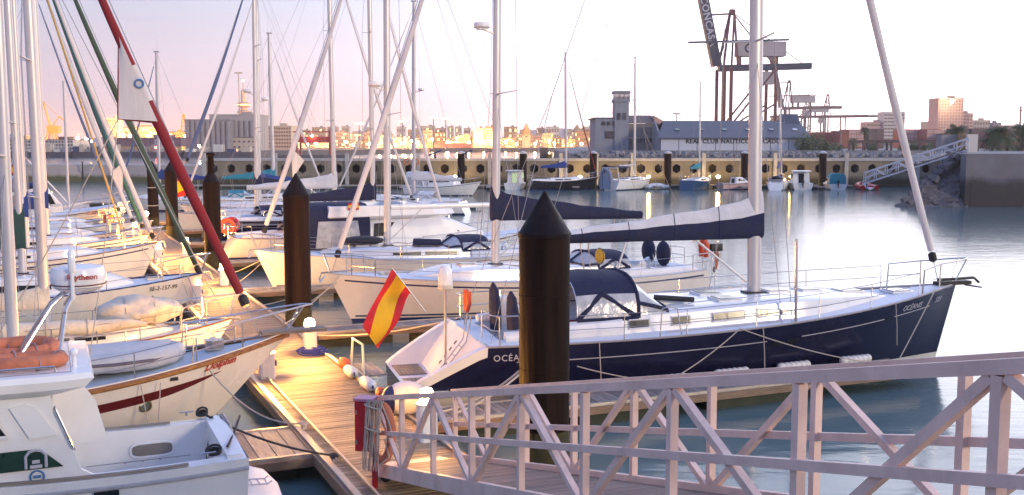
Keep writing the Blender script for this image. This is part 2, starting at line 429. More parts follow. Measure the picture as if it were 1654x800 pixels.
def dodger(root, x0, z0, w, h, ln, mat=NAVYC, front=.7, low=0.0):
    """folding spray hood: clear front, canvas top and quarters on a bent tube frame"""
    A0 = arch(w * .92, h * .18, z0 - .02, x0 + front + .05); A1 = arch(w * .97, h * .96, z0 - low, x0 + front * .25)
    A2 = arch(w, h, z0 - low, x0 - ln * .5); A3 = arch(w, h * .95, z0 - low, x0 - ln)
    n = len(A0) - 1
    d = link('spray_hood', None, root)
    part(d, 'canvas', [mat], lambda m: m.loft([a[2:n - 1] for a in (A1, A2, A3)]))
    for lo, hi in ((0, 3), (n - 2, n + 1)):
        sec = [a[lo:hi] for a in (A1, A2, A3)]
        part(d, 'side_panel', [VINYL], lambda m: m.loft(sec))
        e0, e1 = (0, 2) if lo == 0 else (2, 0)
        part(d, 'side_strap', [mat], lambda m: (m.path([sec[0][e0], sec[1][e1]], .07, 6), m.path([sec[2][e0], sec[1][e1]], .07, 6), m.path([sec[0][e0], sec[1][e0], sec[2][e0]], .05, 6)))
    part(d, 'vinyl_panel', [VINYL], lambda m: m.loft([[a.lerp(b, k) + Vector((.012, 0, 0)) for a, b in zip(A0, A1)] for k in (0, .35, .7, 1)]))
    def fr(m):
        for lo, hi in ((0, 2), (n - 2, n), (n // 2 - 1, n // 2 + 1)):
            if lo == 0 or hi == n or True:
                mid = (lo + hi) // 2
                m.path([A0[mid] + v3(.02, 0, .01), A0[mid].lerp(A1[mid], .5) + v3(.03, 0, .02), A1[mid] + v3(.02, 0, .01)], .05, 6)
        m.path([p + v3(.02, 0, 0) for p in A0], .045, 6); m.path([p + v3(.02, 0, 0) for p in A1], .05, 6)
    part(d, 'canvas_border', [mat], fr)
    part(d, 'hoop', [STEEL], lambda m: (m.path(A3, .014, 6), m.path([A3[0], v3(A3[0].x + ln * .6, A3[0].y, z0 - low)], .014, 6)))
    return d

def lifelines(root, H, xs, hs=.62, inset=.07, mat=STEEL, lines=True, two=True):
    for sd in (1, -1):
        tops = []
        for x in xs:
            t = x / H.L; z = H.sheer(t, False); b = H.half(t) - inset
            p = Vector((x, sd * b, z)); q = p + Vector((0, sd * .02, hs)); tops.append((p, q))
            part(root, 'stanchion', [mat], lambda m: m.tube(p, q, .016, .013, 6))
        if lines:
            for f in ((1.0, .5) if two else (1.0,)):
                part(root, 'lifeline', [WIRE], lambda m: m.path([a.lerp(b, f) for a, b in tops], .009, 5))

def pulpit(root, H, hs=.68, back=1.5, over=.25):
    t1 = 1.0; zb = H.sheer(1.0, False)
    ta = 1 - back / H.L; tb = 1 - back * .5 / H.L
    za = H.sheer(ta, False); ba = H.half(ta) - .06; zm = H.sheer(tb, False); bm_ = H.half(tb) - .05
    xa, xm = ta * H.L, tb * H.L
    g = link('pulpit', None, root)
    top = [v3(xa, ba, za), v3(xa + .05, ba, za + hs), v3(xm, bm_ + .03, zm + hs + .03), v3(H.L + over * .6, .17, zb + hs + .03), v3(H.L + over, 0, zb + hs + .03)]
    part(g, 'rail', [STEEL], lambda m: m.path(top + [v3(p.x, -p.y, p.z) for p in top[-2::-1]], .023, 6))
    for sd in (1, -1):
        part(g, 'leg', [STEEL], lambda m: m.tube(v3(xm, sd * bm_, zm), v3(xm, sd * (bm_ + .03), zm + hs + .03), .020, .020, 6))
        part(g, 'leg', [STEEL], lambda m: m.tube(v3(H.L - .1, sd * .05, zb), v3(H.L + over * .6, sd * .17, zb + hs + .03), .020, .020, 6))
        part(g, 'leg', [STEEL], lambda m: m.tube(v3(xa + .03, sd * ba, za + hs * .5), v3(xm, sd * (bm_ + .02), zm + hs * .5), .012, .012, 6))

def pushpit(root, H, x, hs=.66, fwd=1.1):
    t = x / H.L; z = H.sheer(t, False); b = H.half(t) - .08; tf = (x + fwd) / H.L; bf = H.half(tf) - .07; zf = H.sheer(tf, False)
    g = link('pushpit', None, root)
    for sd in (1, -1):
        for f in (1, .52):
            part(g, 'rail', [STEEL], lambda m: m.path([v3(x + fwd, sd * bf, zf + hs * f), v3(x + .15, sd * b, z + hs * f), v3(x, sd * (b - .15), z + hs * f), v3(x, sd * b * .45, z + hs * f)] + ([v3(x, sd * b * .45, z)] if f == 1 else []), .016, 6))
        for xx, bb, zz in ((x + fwd, bf, zf), (x + .15, b, z)):
            part(g, 'leg', [STEEL], lambda m: m.tube(v3(xx, sd * bb, zz), v3(xx, sd * bb, zz + hs), .020, .020, 6))

def radome(parent, loc, r=.3, h=.26, arm=None):
    g = link('radar', None, parent)
    part(g, 'dome', [GEL], lambda m: m.lathe([(r * .6, 0), (r * .93, .03), (r, h * .35), (r, h * .62), (r * .92, h * .9), (r * .5, h), (.01, h * 1.02)], 20, loc))
    part(g, 'stripe', [MAROON], lambda m: m.lathe([(r * .975, h * .16), (r * .99, h * .185), (r * .995, h * .21)], 20, loc))
    if arm: part(g, 'bracket', [ALU], lambda m: (m.path([Vector(arm), Vector(loc) + v3(0, 0, .01)], .035, 6), m.box(Vector(loc) + v3(0, 0, -.01), (r, r, .03))))
    return g

def rig(root, H, mx, mh, zb, bow_x=None, boom=5.0, bz=1.55, furl=SAILW, furl_r=.085, cover=None, mr=.12, spread=2, wire=True, gen=(.10, .93), fore_top=.97, back_x=.2, boom_mat=None, cover_top=None, cover_h=.62, radar=None, clew=False, lean=0.0, inner=None, boom_rise=.0):
    top = v3(mx - lean * mh, 0, zb + mh)
    base = v3(mx, 0, zb)
    mst = part(root, 'mast', [ALU], lambda m: m.path([base, base.lerp(top, .75), top], [mr, mr, mr * .72], 12, sq=(1.35, .85)))
    part(root, 'mast_step', [BLACK], lambda m: m.box(base + v3(0, 0, .03), (mr * 4, mr * 3, .06)))
    part(mst, 'mast_track', [WIRE], lambda m: m.bar(base + v3(-mr * 1.35, 0, .8), top + v3(-mr * .98, 0, 0), .03, .03, (0, 1, 0)))
    part(mst, 'masthead_fitting', [WIRE], lambda m: (m.box(top + v3(0, 0, .05), (mr * 4, mr, .1)), m.tube(top + v3(-.1, 0, .1), top + v3(-.1, 0, 1.1), .01, .006, 5), m.tube(top + v3(.1, 0, .1), top + v3(.35, 0, .45), .008, .008, 5)))
    tm = mx / H.L; cb = H.half(tm) - .05; cz = H.sheer(tm, False)
    tips = []
    for i in range(spread):
        f = (i + 1) / (spread + 1) * .98; c = base.lerp(top, f); ln = cb * (.62 - .16 * i)
        for sd in (1, -1):
            tip = c + v3(-.25, sd * ln, .08)
            part(mst, 'spreader', [ALU], lambda m: m.path([c, tip], [.05, .03], 6, sq=(.5, 1.2)))
        tips.append((c, ln))
    if wire:
        for sd in (1, -1):
            pts = [v3(mx - .1, sd * cb, cz)] + [c + v3(-.25, sd * ln, .08) for c, ln in tips] + [top]
            part(root, 'shroud', [WIRE], lambda m: m.path(pts, .009, 5))
            if tips: part(root, 'shroud', [WIRE], lambda m: m.tube(v3(mx - .35, sd * (cb - .05), cz), tips[0][0] - v3(0, 0, .2), .008, .008, 5))
    bx = H.L - .15 if bow_x is None else bow_x
    f0 = v3(bx, 0, H.sheer(min(1, bx / H.L), False) + .05); f1 = base.lerp(top, fore_top)
    part(root, 'forestay', [WIRE], lambda m: m.tube(f0, f1, .012, .012, 5))
    if furl:
        g0, g1 = f0.lerp(f1, gen[0]), f0.lerp(f1, gen[1]); n = 16; pts = []; rs = []
        for i in range(n + 1):
            k = i / n; pts.append(g0.lerp(g1, k) - v3(.10 * math.sin(math.pi * k), 0, .12 * math.sin(math.pi * k)))
            rs.append(furl_r * (.78 + .32 * math.sin(math.pi * min(1, k * 1.3 + .12)) - .4 * k * k) * (1 + .05 * math.sin(i * 2.1)))
        part(root, 'furled_genoa', [furl], lambda m: m.path(pts, rs, 12))
        dd = (g1 - g0).normalized()
        part(root, 'furling_drum', [BLACK], lambda m: (m.path([g0 - dd * .34, g0 - dd * .3, g0 - dd * .1, g0 - dd * .06], [.05, .11, .11, .05], 10)))
        if clew:
            q = g0.lerp(g1, .22); part(root, 'genoa_clew', [furl], lambda m: m.add([q + v3(0, .01, 0), q - v3(.05, -.01, 1.3), q - v3(.55, -.02, .55), q + v3(0, -.02, 0), q - v3(.05, .02, 1.3), q - v3(.55, .01, .55)], [(0, 1, 2), (5, 4, 3), (0, 2, 5, 3), (2, 1, 4, 5), (1, 0, 3, 4)]), False)
    if inner:
        part(root, 'inner_forestay', [inner[1]], lambda m: m.path([v3(inner[0], 0, H.sheer(inner[0] / H.L, False) + .4), base.lerp(top, inner[2])], inner[3], 7))
    if back_x is not None:
        s0 = base.lerp(top, .995); sp = s0.lerp(v3(back_x, 0, H.sheer(0, False)), .72); hb = H.half(max(0, back_x / H.L)) * .75; zq = H.sheer(max(0, back_x / H.L), False)
        part(root, 'backstay', [WIRE], lambda m: (m.tube(s0, sp, .009, .009, 5), m.tube(sp, v3(back_x + .1, hb, zq), .008, .008, 5), m.tube(sp, v3(back_x + .1, -hb, zq), .008, .008, 5)))
    if boom:
        b0 = v3(mx - mr * 1.5, 0, zb + bz); b1 = v3(mx - boom, 0, zb + bz + boom_rise)
        bo = part(root, 'boom', [boom_mat or ALU], lambda m: m.path([b0, b1], [.095, .085], 10, sq=(1.25, .8)))
        part(root, 'boom_vang', [ALU], lambda m: m.tube(b0.lerp(b1, .28) - v3(0, 0, .08), base + v3(-mr * 1.4, 0, .3), .03, .03, 6))
        part(root, 'mainsheet', [ROPE], lambda m: (m.tube(b0.lerp(b1, .8), v3(b0.lerp(b1, .8).x + .15, 0, zb - .05), .012, .012, 5), m.tube(b0.lerp(b1, .84), v3(b0.lerp(b1, .8).x + .05, .1, zb - .05), .012, .012, 5)))
        if wire: part(root, 'topping_lift', [WIRE], lambda m: m.tube(b1, top, .006, .006, 5))
        if cover:
            secs = []; n = 18
            for i in range(n + 1):
                k = i / n; c = b0.lerp(b1, k * 1.01 - .01); 
                h = cover_h * (1 - k) ** 1.25 + .17 + .02 * math.sin(k * 19) + .012 * math.sin(k * 41 + 1)
                w = .15 * (1 - .4 * k) + .012 * math.sin(k * 23)
                if i == 0: c = c + v3(mr * 2.4, 0, 0); h *= 1.25
                lo = -.13
                prof = [(w * .35, lo), (w * .95, lo + .1), (w, .10), (w * .82, h * .5), (w * .5, h * .8), (w * .12, h)]
                secs.append([c + v3(0, y, z) for y, z in prof] + [c + v3(0, -y, z) for y, z in prof[::-1]])
            def cov(m):
                m.rings(secs)
                if cover_top:
                    for fi in range(n * 12):
                        if 3 <= fi % 12 <= 7: m.mi[fi] = 1
            sc_ = part(root, 'sail_cover', [cover, cover_top or cover], cov, True, 60)
            def seams(m):
                for q in (3, 7, 11, 15):
                    m.path([Vector(p) * 1.0 for p in secs[q]], .012, 5, closed=True)
            part(sc_, 'cover_strap', [cover], seams)
    if radar:
        z = zb + radar[0]; c = base.lerp(top, radar[0] / mh)
        radome(root, (c.x + radar[1], radar[2], z), .29, .24, (c.x, 0, z - .18))
    return base, top

def sailboat(label, heading, bow=None, stern=None, L=12.0, B=3.8, fb=(1.15, 1.12, 1.5), hullm=GEL, bootm=BLUEST, mast=.58, mh=15.0, boom=4.6, cover=NAVYC, furl=SAILW, furl_r=.085, dod=NAVYC, stripe=None, lod=2, name='sailing_yacht', group=None, roof_h=.42, winm=GLASS, rake=.9, hd=True, deckm=None, toe=TEAK, radar=None, mr=.12, cover_top=None, spread=2, roofm=None, scoop=0.0, clew=False, bz=1.5, lean=0.01, gen=(.05, .93), boom_mat=None, cover_h=.62, inner=None, mast_x=None, bowx=None, fore_top=.97, coaming=True, bimini=None, win=True, boom_rise=0.0, pul=True):
    root = thing(name, (0, 0, 0), label, 'sailboat', group)
    H = Hull(L, B, fb, rake=rake, scoop=scoop)
    if stern is not None: place(root, stern, heading, 0)
    else: place(root, bow, heading, L - rake)
    part(root, 'hull', [hullm, bootm, ANTIF], lambda m: H.mesh(m))
    ck = (max(scoop, .3) + .5, L * .30, B * .27, .32, .62)
    part(root, 'deck', [deckm or DECKW], lambda m: H.deck(m, max(scoop, .05), L, ck), True, 30)
    for sd in (1, -1):
        part(root, 'toe_rail', [toe], lambda m: m.path([H.pt(t, H.sheer(t, False), sd, -.02) + v3(0, 0, .015) for t in [max(scoop, .1) / L + (1 - max(scoop, .1) / L) * i / 24 for i in range(25)]], .028, 5))
        if stripe: part(root, 'topside_stripe', [stripe], lambda m: H.strip(m, .02, .97, .16, .22, sd))
        if lod > 1 and hd: part(root, 'boot_stripe', [bootm], lambda m: H.strip(m, .01, .985, .20, .26, sd, rel=False))
    x1 = L * .80
    RF = Roof(H, L * .30, x1, B * .30, roof_h)
    part(root, 'coachroof', [roofm or GEL], lambda m: RF.mesh(m))
    if coaming:
        for sd in (1, -1):
            part(root, 'cockpit_coaming', [GEL], lambda m: m.path([v3(L * .31, sd * B * .29, H.deckz(.3, B * .29) + .1), v3(L * .2, sd * B * .30, H.deckz(.2, B * .3) + .1), v3(ck[0], sd * B * .27, H.deckz(.1, B * .27) + .06)], [.17, .16, .1], 8))
    if lod > 0 and win:
        for sd in (1, -1):
            for a, b in ((.36, .47), (.485, .58)):
                part(root, 'window', [winm], lambda m: RF.window(m, L * a, L * b, .34, .74, sd, slant=.35 if a > .4 else 0))
            if lod > 1: part(root, 'handrail', [TEAK], lambda m: m.path([v3(L * .36 + L * .25 * i / 8, sd * B * .2, RF.top(L * .36 + L * .25 * i / 8, B * .2) + (.07 if i % 2 else .015)) for i in range(9)], .015, 5))
        for x, w in ((L * .66, .5), (L * .46, .45), (L * .86, .5)):
            zz = RF.top(x) if x < x1 - .2 else H.deckz(x / L, 0)
            hh = part(root, 'hatch', [ALU], lambda m: m.box((x, 0, zz + .015), (w + .08, w + .08, .06)))
            part(hh, 'acrylic', [HATCHG], lambda m: m.box((x, 0, zz + .05), (w, w, .02)))
    mx = L * mast if mast_x is None else mast_x
    zb = RF.top(mx) - .03
    rig(root, H, mx, mh, zb, boom=boom, cover=cover, furl=furl, furl_r=furl_r, mr=mr, cover_top=cover_top, spread=spread, radar=radar, clew=clew, bz=bz, lean=lean, gen=gen, boom_mat=boom_mat, cover_h=cover_h, inner=inner, bow_x=bowx, fore_top=fore_top, boom_rise=boom_rise, wire=True)
    if pul:
        pulpit(root, H)
        pushpit(root, H, max(scoop, .15))
    if lod > 0:
        lifelines(root, H, [max(scoop, .15) + 1.1 + (L - 2.6 - max(scoop, .15)) * i / 5 for i in range(6)], lines=True, two=lod > 1)
    if dod: dodger(root, L * .325, RF.top(L * .33, B * .2) - .05, B * .29, .62, 1.1, dod, .75, low=.12)
    if bimini:
        part(root, 'bimini', [bimini], lambda m: m.loft([arch(B * .36, .28, zb + 1.25, L * .04 + i * .6, e=3.2) for i in range(5)]))
        for sd in (1, -1):
            for xx in (L * .06, L * .04 + 2.3):
                part(root, 'bimini_pole', [STEEL], lambda m: m.tube(v3(L * .04 + 1.2, sd * B * .36, H.sheer(.1, False)), v3(xx, sd * B * .36, zb + 1.25), .014, .014, 6))
    if lod > 1:
        part(root, 'steering_wheel', [STEEL], lambda m: (m.torus((L * .13, 0, H.sheer(.1) + .28), .42, .016, Matrix.Rotation(R(80), 4, 'Y'), 24, 6), [m.tube((L * .13, 0, H.sheer(.1) + .28), v3(L * .13, .42 * math.cos(a), H.sheer(.1) + .28 + .42 * math.sin(a)), .009, .009, 5) for a in [k * math.pi / 3 for k in range(6)]]))
        part(root, 'helm_pedestal', [GEL], lambda m: m.path([v3(L * .145, 0, H.sheer(.1) - .6), v3(L * .145, 0, H.sheer(.1) + .2), v3(L * .155, 0, H.sheer(.1) + .42)], [.12, .1, .13], 8))
        for sd in (1, -1):
            part(root, 'winch', [STEEL], lambda m: m.lathe([(.085, 0), (.09, .04), (.06, .08), (.065, .13), (.085, .17), (.07, .19), (.01, .195)], 14, (L * .2, sd * B * .30, H.deckz(.2, B * .3) + .24)))
        part(root, 'anchor', [STEEL], lambda m: (m.path([v3(L - .9, 0, H.sheer(1, False) + .08), v3(L + .22, 0, H.sheer(1, False) + .04), v3(L + .3, 0, H.sheer(1, False) - .2)], .03, 6), m.prism([(-.14, 0), (.14, 0), (0, .35)], -.015, .015, frame((L + .28, 0, H.sheer(1, False) - .28), (0, 1, 0), (-.5, 0, .6)))))
    return root, H, RF, zb

# ================================================================== SETTING
# ---- water
wm = bpy.data.materials.new('harbour_water'); wm.use_nodes = True
t = wm.node_tree; b = t.nodes['Principled BSDF']
b.inputs['Base Color'].default_value = (.10, .16, .165, 1); b.inputs['IOR'].default_value = 1.40; b.inputs['Roughness'].default_value = .12
b.inputs['Specular IOR Level'].default_value = .5
tcn = t.nodes.new('ShaderNodeTexCoord'); mpn = t.nodes.new('ShaderNodeMapping'); mpn.inputs['Scale'].default_value = (.55, 1.5, 1); mpn.inputs['Rotation'].default_value = (0, 0, R(-6))
t.links.new(tcn.outputs['Object'], mpn.inputs[0])
n1 = t.nodes.new('ShaderNodeTexNoise'); n1.inputs['Scale'].default_value = 1.3; n1.inputs['Detail'].default_value = 4; t.links.new(mpn.outputs[0], n1.inputs['Vector'])
n2 = t.nodes.new('ShaderNodeTexNoise'); n2.inputs['Scale'].default_value = .13; n2.inputs['Detail'].default_value = 3; t.links.new(mpn.outputs[0], n2.inputs['Vector'])
adn = t.nodes.new('ShaderNodeMath'); adn.operation = 'ADD'; t.links.new(n1.outputs[0], adn.inputs[0]); t.links.new(n2.outputs[0], adn.inputs[1])
bpn = t.nodes.new('ShaderNodeBump'); bpn.inputs['Strength'].default_value = .13; bpn.inputs['Distance'].default_value = .12
t.links.new(adn.outputs[0], bpn.inputs['Height']); t.links.new(bpn.outputs[0], b.inputs['Normal'])
part(None, 'water', [wm], lambda m: m.add([(-3500, -60, 0), (3500, -60, 0), (3500, 7000, 0), (-3500, 7000, 0)], [(0, 1, 2, 3)]), False)['kind'] = 'structure'

# ---- main pontoon with its planks
WOODP = pm('pontoon_plank', (.30, .205, .125), .62, .4, 3.0, .5, stretch=(.5, 9, 9), bscale=14, col2=(.36, .27, .18))
WOODG = pm('finger_plank', (.20, .165, .15), .65, .4, 3.0, .5, stretch=(.5, 9, 9), bscale=14, col2=(.27, .235, .21))
FRAMEM = pm('pontoon_frame_metal', (.42, .38, .33), .45, .2, 3, metal=.5)
RUB = pm('rubbing_timber', (.22, .15, .10), .8, .35, 4, .5, stretch=(.6, 4, 4))
FLOATM = stained('float_concrete', (.16, .15, .14), (.035, .045, .03), .05, .25, 2.0)
DZ = .5                                              # deck height over the water
def plank_mesh(ln, w, th=.035, name='plank', mat=None):
    m = MB(); e = .006
    prof = [(-w / 2, -th), (w / 2, -th), (w / 2, -e), (w / 2 - e, 0), (-w / 2 + e, 0), (-w / 2, -e)]
    m.rings([[v3(-ln / 2, y, z) for y, z in prof], [v3(ln / 2, y, z) for y, z in prof]])
    return m.mesh(name, [mat], False)
def set_plank_variation(mat, lo_=.68, hi_=1.25):
    """every plank its own tone and grain offset"""
    t = mat.node_tree; b = t.nodes['Principled BSDF']; src = b.inputs['Base Color'].links[0].from_socket
    oi = t.nodes.new('ShaderNodeObjectInfo'); hs = t.nodes.new('ShaderNodeHueSaturation'); mr = t.nodes.new('ShaderNodeMapRange')
    t.links.new(oi.outputs['Random'], mr.inputs[0]); mr.inputs[3].default_value = lo_; mr.inputs[4].default_value = hi_
    t.links.new(src, hs.inputs['Color']); t.links.new(mr.outputs[0], hs.inputs['Value']); t.links.new(hs.outputs[0], b.inputs['Base Color'])
    mp = [n for n in t.nodes if n.type == 'MAPPING'][0]; cb = t.nodes.new('ShaderNodeCombineXYZ'); sc = t.nodes.new('ShaderNodeMath'); sc.operation = 'MULTIPLY'; sc.inputs[1].default_value = 37
    t.links.new(oi.outputs['Random'], sc.inputs[0]); t.links.new(sc.outputs[0], cb.inputs[0]); t.links.new(sc.outputs[0], cb.inputs[1]); t.links.new(cb.outputs[0], mp.inputs['Location'])
set_plank_variation(WOODP); set_plank_variation(WOODG)

PR0, PR1, PS0, PS1 = -1.67, .78, -10.5, 66.0
pont = link('main_pontoon', None); pont['kind'] = 'structure'
pont.location = P(0, 0, DZ); pont.rotation_euler = (0, 0, ANG_A)       # local x along the walkway, local y to the left
pme = plank_mesh(PR1 - PR0 - .26, .13, mat=WOODP)
pitch = .15
for i in range(300):
    o = link('plank', pme, pont); o.rotation_euler = (0, 0, math.pi / 2)
    o.location = (PS0 + .1 + i * pitch, -(PR0 + PR1) / 2 + random.uniform(-.006, .006), random.uniform(-.003, .003))
xe = PS0 + .1 + 300 * pitch
def restp(m):
    x = xe
    while x < PS1: m.box((x, -(PR0 + PR1) / 2, -.018), (.138, PR1 - PR0 - .26, .035)); x += pitch
part(pont, 'far_planking', [WOODP], restp, False)['kind'] = 'stuff'
for y in (-PR0 - .06, -PR1 + .06):
    part(pont, 'edge_beam', [FRAMEM], lambda m: m.box(((PS0 + PS1) / 2, y, -.05), (PS1 - PS0, .12, .16)), False)
    part(pont, 'cable_rail', [FRAMEM], lambda m: m.path([v3(PS0, y * .86 - .06, .05), v3(PS1, y * .86 - .06, .05)], .03, 6))
    sgn = 1 if y > 0 else -1
    part(pont, 'rubbing_strake', [RUB], lambda m: m.box(((PS0 + PS1) / 2, y + sgn * .10, -.10), (PS1 - PS0, .07, .2)), False)
for k in range(10):
    part(pont, 'float', [FLOATM], lambda m: m.box((PS0 + 3.8 + k * 7.6, -(PR0 + PR1) / 2, -.42), (6.9, PR1 - PR0 - .1, .6)), False)

def finger(s0, s1, r0, r1, label_planks=True, along=True, n=None, name='finger_pontoon', pl=WOODG):
    """finger pontoon from r0 to r1; planks lie along it or across"""
    root = link(name, None); root['kind'] = 'structure'
    root.location = P((s0 + s1) / 2, r0, DZ - .02); root.rotation_euler = (0, 0, ANG_R)
    L, w = r1 - r0, s1 - s0
    sg = 1 if L > 0 else -1; L = abs(L)
    if along:
        k = n or max(4, round((w - .2) / .2)); pw_ = (w - .2) / k
        me = plank_mesh(L, pw_ - .014, mat=pl)
        for i in range(k):
            o = link('plank', me, root); o.location = (sg * L / 2, -w / 2 + .1 + pw_ * (i + .5), random.uniform(-.003, .003))
    else:
        k = n or int(L / .16); pw_ = L / k; me = plank_mesh(w - .2, pw_ - .013, mat=pl)
        for i in range(k):
            o = link('plank', me, root); o.rotation_euler = (0, 0, math.pi / 2); o.location = (sg * pw_ * (i + .5), 0, random.uniform(-.003, .003))
    for y in (-1, 1):
        part(root, 'edge_beam', [FRAMEM], lambda m: m.box((sg * L / 2, y * (w / 2 - .045), -.05), (L, .09, .14)), False)
        part(root, 'rubbing_strake', [RUB], lambda m: m.box((sg * L / 2, y * (w / 2 + .035), -.13), (L, .07, .16)), False)
    part(root, 'end_beam', [FRAMEM], lambda m: m.box((sg * (L + .05), 0, -.05), (.09, w, .14)), False)
    for q in range(max(1, int(L / 3.5))):
        part(root, 'float', [FLOATM], lambda m: m.box((sg * (1.6 + q * 3.4) if L > 3 else sg * L / 2, 0, -.40), (2.6 if L > 3 else L * .9, w * .8, .5)), False)
    return root
finger(-2.14, -1.0, PR1 + .02, 14.2, along=False)                 # by the blue yacht
finger(-3.35, -1.25, PR0 - .02, -7.0, along=False, n=16)            # by the near motor boat
for s in (9.0, 18.8, 29.5, 40.0, 49.5, 58.5): finger(s, s + 1.0, PR1 + .02, 11.0, along=False)
for s in (11.8, 22.2, 31.6, 42.2, 52.0): finger(s, s + 1.0, PR0 - .02, -10.5, along=False)

# ---- breakwater behind the basin: concrete face of bays with six-sided openings
BW = stained('breakwater_concrete', (.19, .168, .13), (.045, .042, .024), .9, 1.7, .5)
PIL = pm('pilaster_concrete', (.40, .39, .38), .85, .2, 1.2, .4)
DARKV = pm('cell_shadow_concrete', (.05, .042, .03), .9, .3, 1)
BY, BZT, BAY = 151.0, 4.05, 5.1
bw = thing('breakwater_wall', (0, BY, 0), 'long ochre concrete harbour wall with rows of six-sided openings', 'harbour wall')
def bay_mesh():
    m = MB(); w = BAY; z0, z1 = -1.0, BZT - .35
    cells = [(-w / 2, 0, -1.28), (0, w / 2, 1.22)]
    for xa, xb, cx in cells:
        cz, rr = 2.62, .66
        hx = [(cx + rr * math.cos(R(a)), cz + rr * 1.06 * math.sin(R(a))) for a in (30, 90, 150, 210, 270, 330)]
        oc = [(xb, z1), (cx, z1), (xa, z1), (xa, z0), (cx, z0), (xb, z0)]
        V = [v3(x, 0, z) for x, z in hx] + [v3(x, 0, z) for x, z in oc] + [v3(x, .55, z) for x, z in hx]
        F = [(i, (i + 1) % 6, 6 + (i + 1) % 6, 6 + i) for i in range(6)] + [(12 + i, 12 + (i + 1) % 6, (i + 1) % 6, i) for i in range(6)]
        m.add(V, F)
    return m.mesh('wall_bay', [BW], False)
set_plank_variation(BW)
bme = bay_mesh()
nb = 23; bx0 = -44.0
for i in range(nb):
    o = link('wall_bay', bme, bw); o.location = (bx0 + (i + .5) * BAY, 0, 0)
for i in range(nb + 1):
    if i % 2 == 0 or i in (11, 13):
        part(bw, 'pilaster', [PIL], lambda m: m.box((bx0 + i * BAY, -.16, (BZT + 1.3) / 2 - .5), (.5, .34, BZT + 1.3 - .0)), False)
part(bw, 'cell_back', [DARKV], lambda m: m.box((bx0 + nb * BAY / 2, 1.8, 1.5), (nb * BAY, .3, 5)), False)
part(bw, 'coping', [PIL], lambda m: m.box((bx0 + nb * BAY / 2, .9, BZT - .16), (nb * BAY, 2.2, .36)), False)
part(bw, 'footing', [BW], lambda m: m.box((bx0 + nb * BAY / 2, -.25, -.2), (nb * BAY, .5, 1.0)), False)

# lower mole on the left
BWL = stained('mole_concrete', (.40, .345, .30), (.11, .105, .045), .75, 1.25, .35)
ml_ = thing('mole', (0, 0, 0), 'low pale stone mole with weed along its foot, left end of the basin', 'mole')
def mole(m):
    pts = [(-190, 176), (-120, 174), (-70, 171), (-38, 160)]
    secs = [[v3(x, y, -1), v3(x, y + .05, .0), v3(x, y + .5, 1.55), v3(x, y + .9, 1.6), v3(x, y + 1.2, 2.75), v3(x, y + 6, 2.85), v3(x, y + 6.3, -1)] for x, y in pts]
    m.loft(secs)
part(ml_, 'face', [BWL], mole, False)
for i in range(9):
    x = -150 + i * 11.5 + random.uniform(-2, 2); y = 174 - max(0, (x + 120) * .06)
    part(ml_, 'mooring_post', [BLACK], lambda m: m.tube((x, y + .2, .2), (x, y + .2, 2.9 + .4 * (i % 2)), .12, .1, 6))

# ---- pier behind the wall: fill, rubble bank, parapet, road
PIERM = pm('pier_ground', (.17, .165, .165), .9, .25, .4, .3)
PARA = pm('parapet_stone', (.20, .21, .23), .85, .25, .6, .4)
part(None, 'pier_ground', [PIERM], lambda m: m.prism([(11, 153), (70, 153), (420, 112), (420, 900), (60, 900), (13, 330)], -2, 4.2), False)['kind'] = 'structure'
ROCK = pm('rubble_rock', (.17, .165, .165), .9, .45, 1.2, .7, col2=(.26, .25, .245))
def rockm(seed):
    rnd = random.Random(seed); bm = bmesh.new(); bmesh.ops.create_icosphere(bm, subdivisions=1, radius=1)
    for v in bm.verts: v.co *= rnd.uniform(.7, 1.15); v.co.z *= .75
    me = bpy.data.meshes.new('rock'); bm.to_mesh(me); bm.free(); me.materials.append(ROCK); return me
RK = [rockm(i) for i in range(6)]
rb = link('rubble_bank', None); rb['kind'] = 'structure'; rb.location = (0, 153.5, 4.1)
rnd = random.Random(3)
for i in range(280):
    o = link('rock', RK[i % 6], rb); k = i / 280
    s_ = rnd.uniform(.28, .55); o.scale = (s_ * 1.3, s_, s_)
    o.location = (9.5 + k * 50, 1.0 + rnd.uniform(0, 3.0), .1); o.location.z = .12 + .16 * (o.location.y - 1.0) + rnd.uniform(-.05, .05); o.rotation_euler = (rnd.uniform(0, 6), rnd.uniform(0, 6), rnd.uniform(0, 6))
pp = thing('parapet_wall', (0, 0, 0), 'grey stone parapet above the rubble, in front of the boat sheds', 'wall')
for i in range(16):
    part(pp, 'wall_block', [PARA], lambda m: m.box((12.6 + i * 3.25, 158.4, 4.62), (3.2, .5, 1.1 - .02 * (i % 3))), False)
# slope end toward the sea
for i in range(16):
    o = link('rock', RK[i % 6], rb); s_ = rnd.uniform(.6, 1.2); o.scale = (s_, s_, s_ * .8); o.location = (9.5 - rnd.uniform(0, 4.5), 2 + rnd.uniform(0, 8), rnd.uniform(-4.0, -.6))

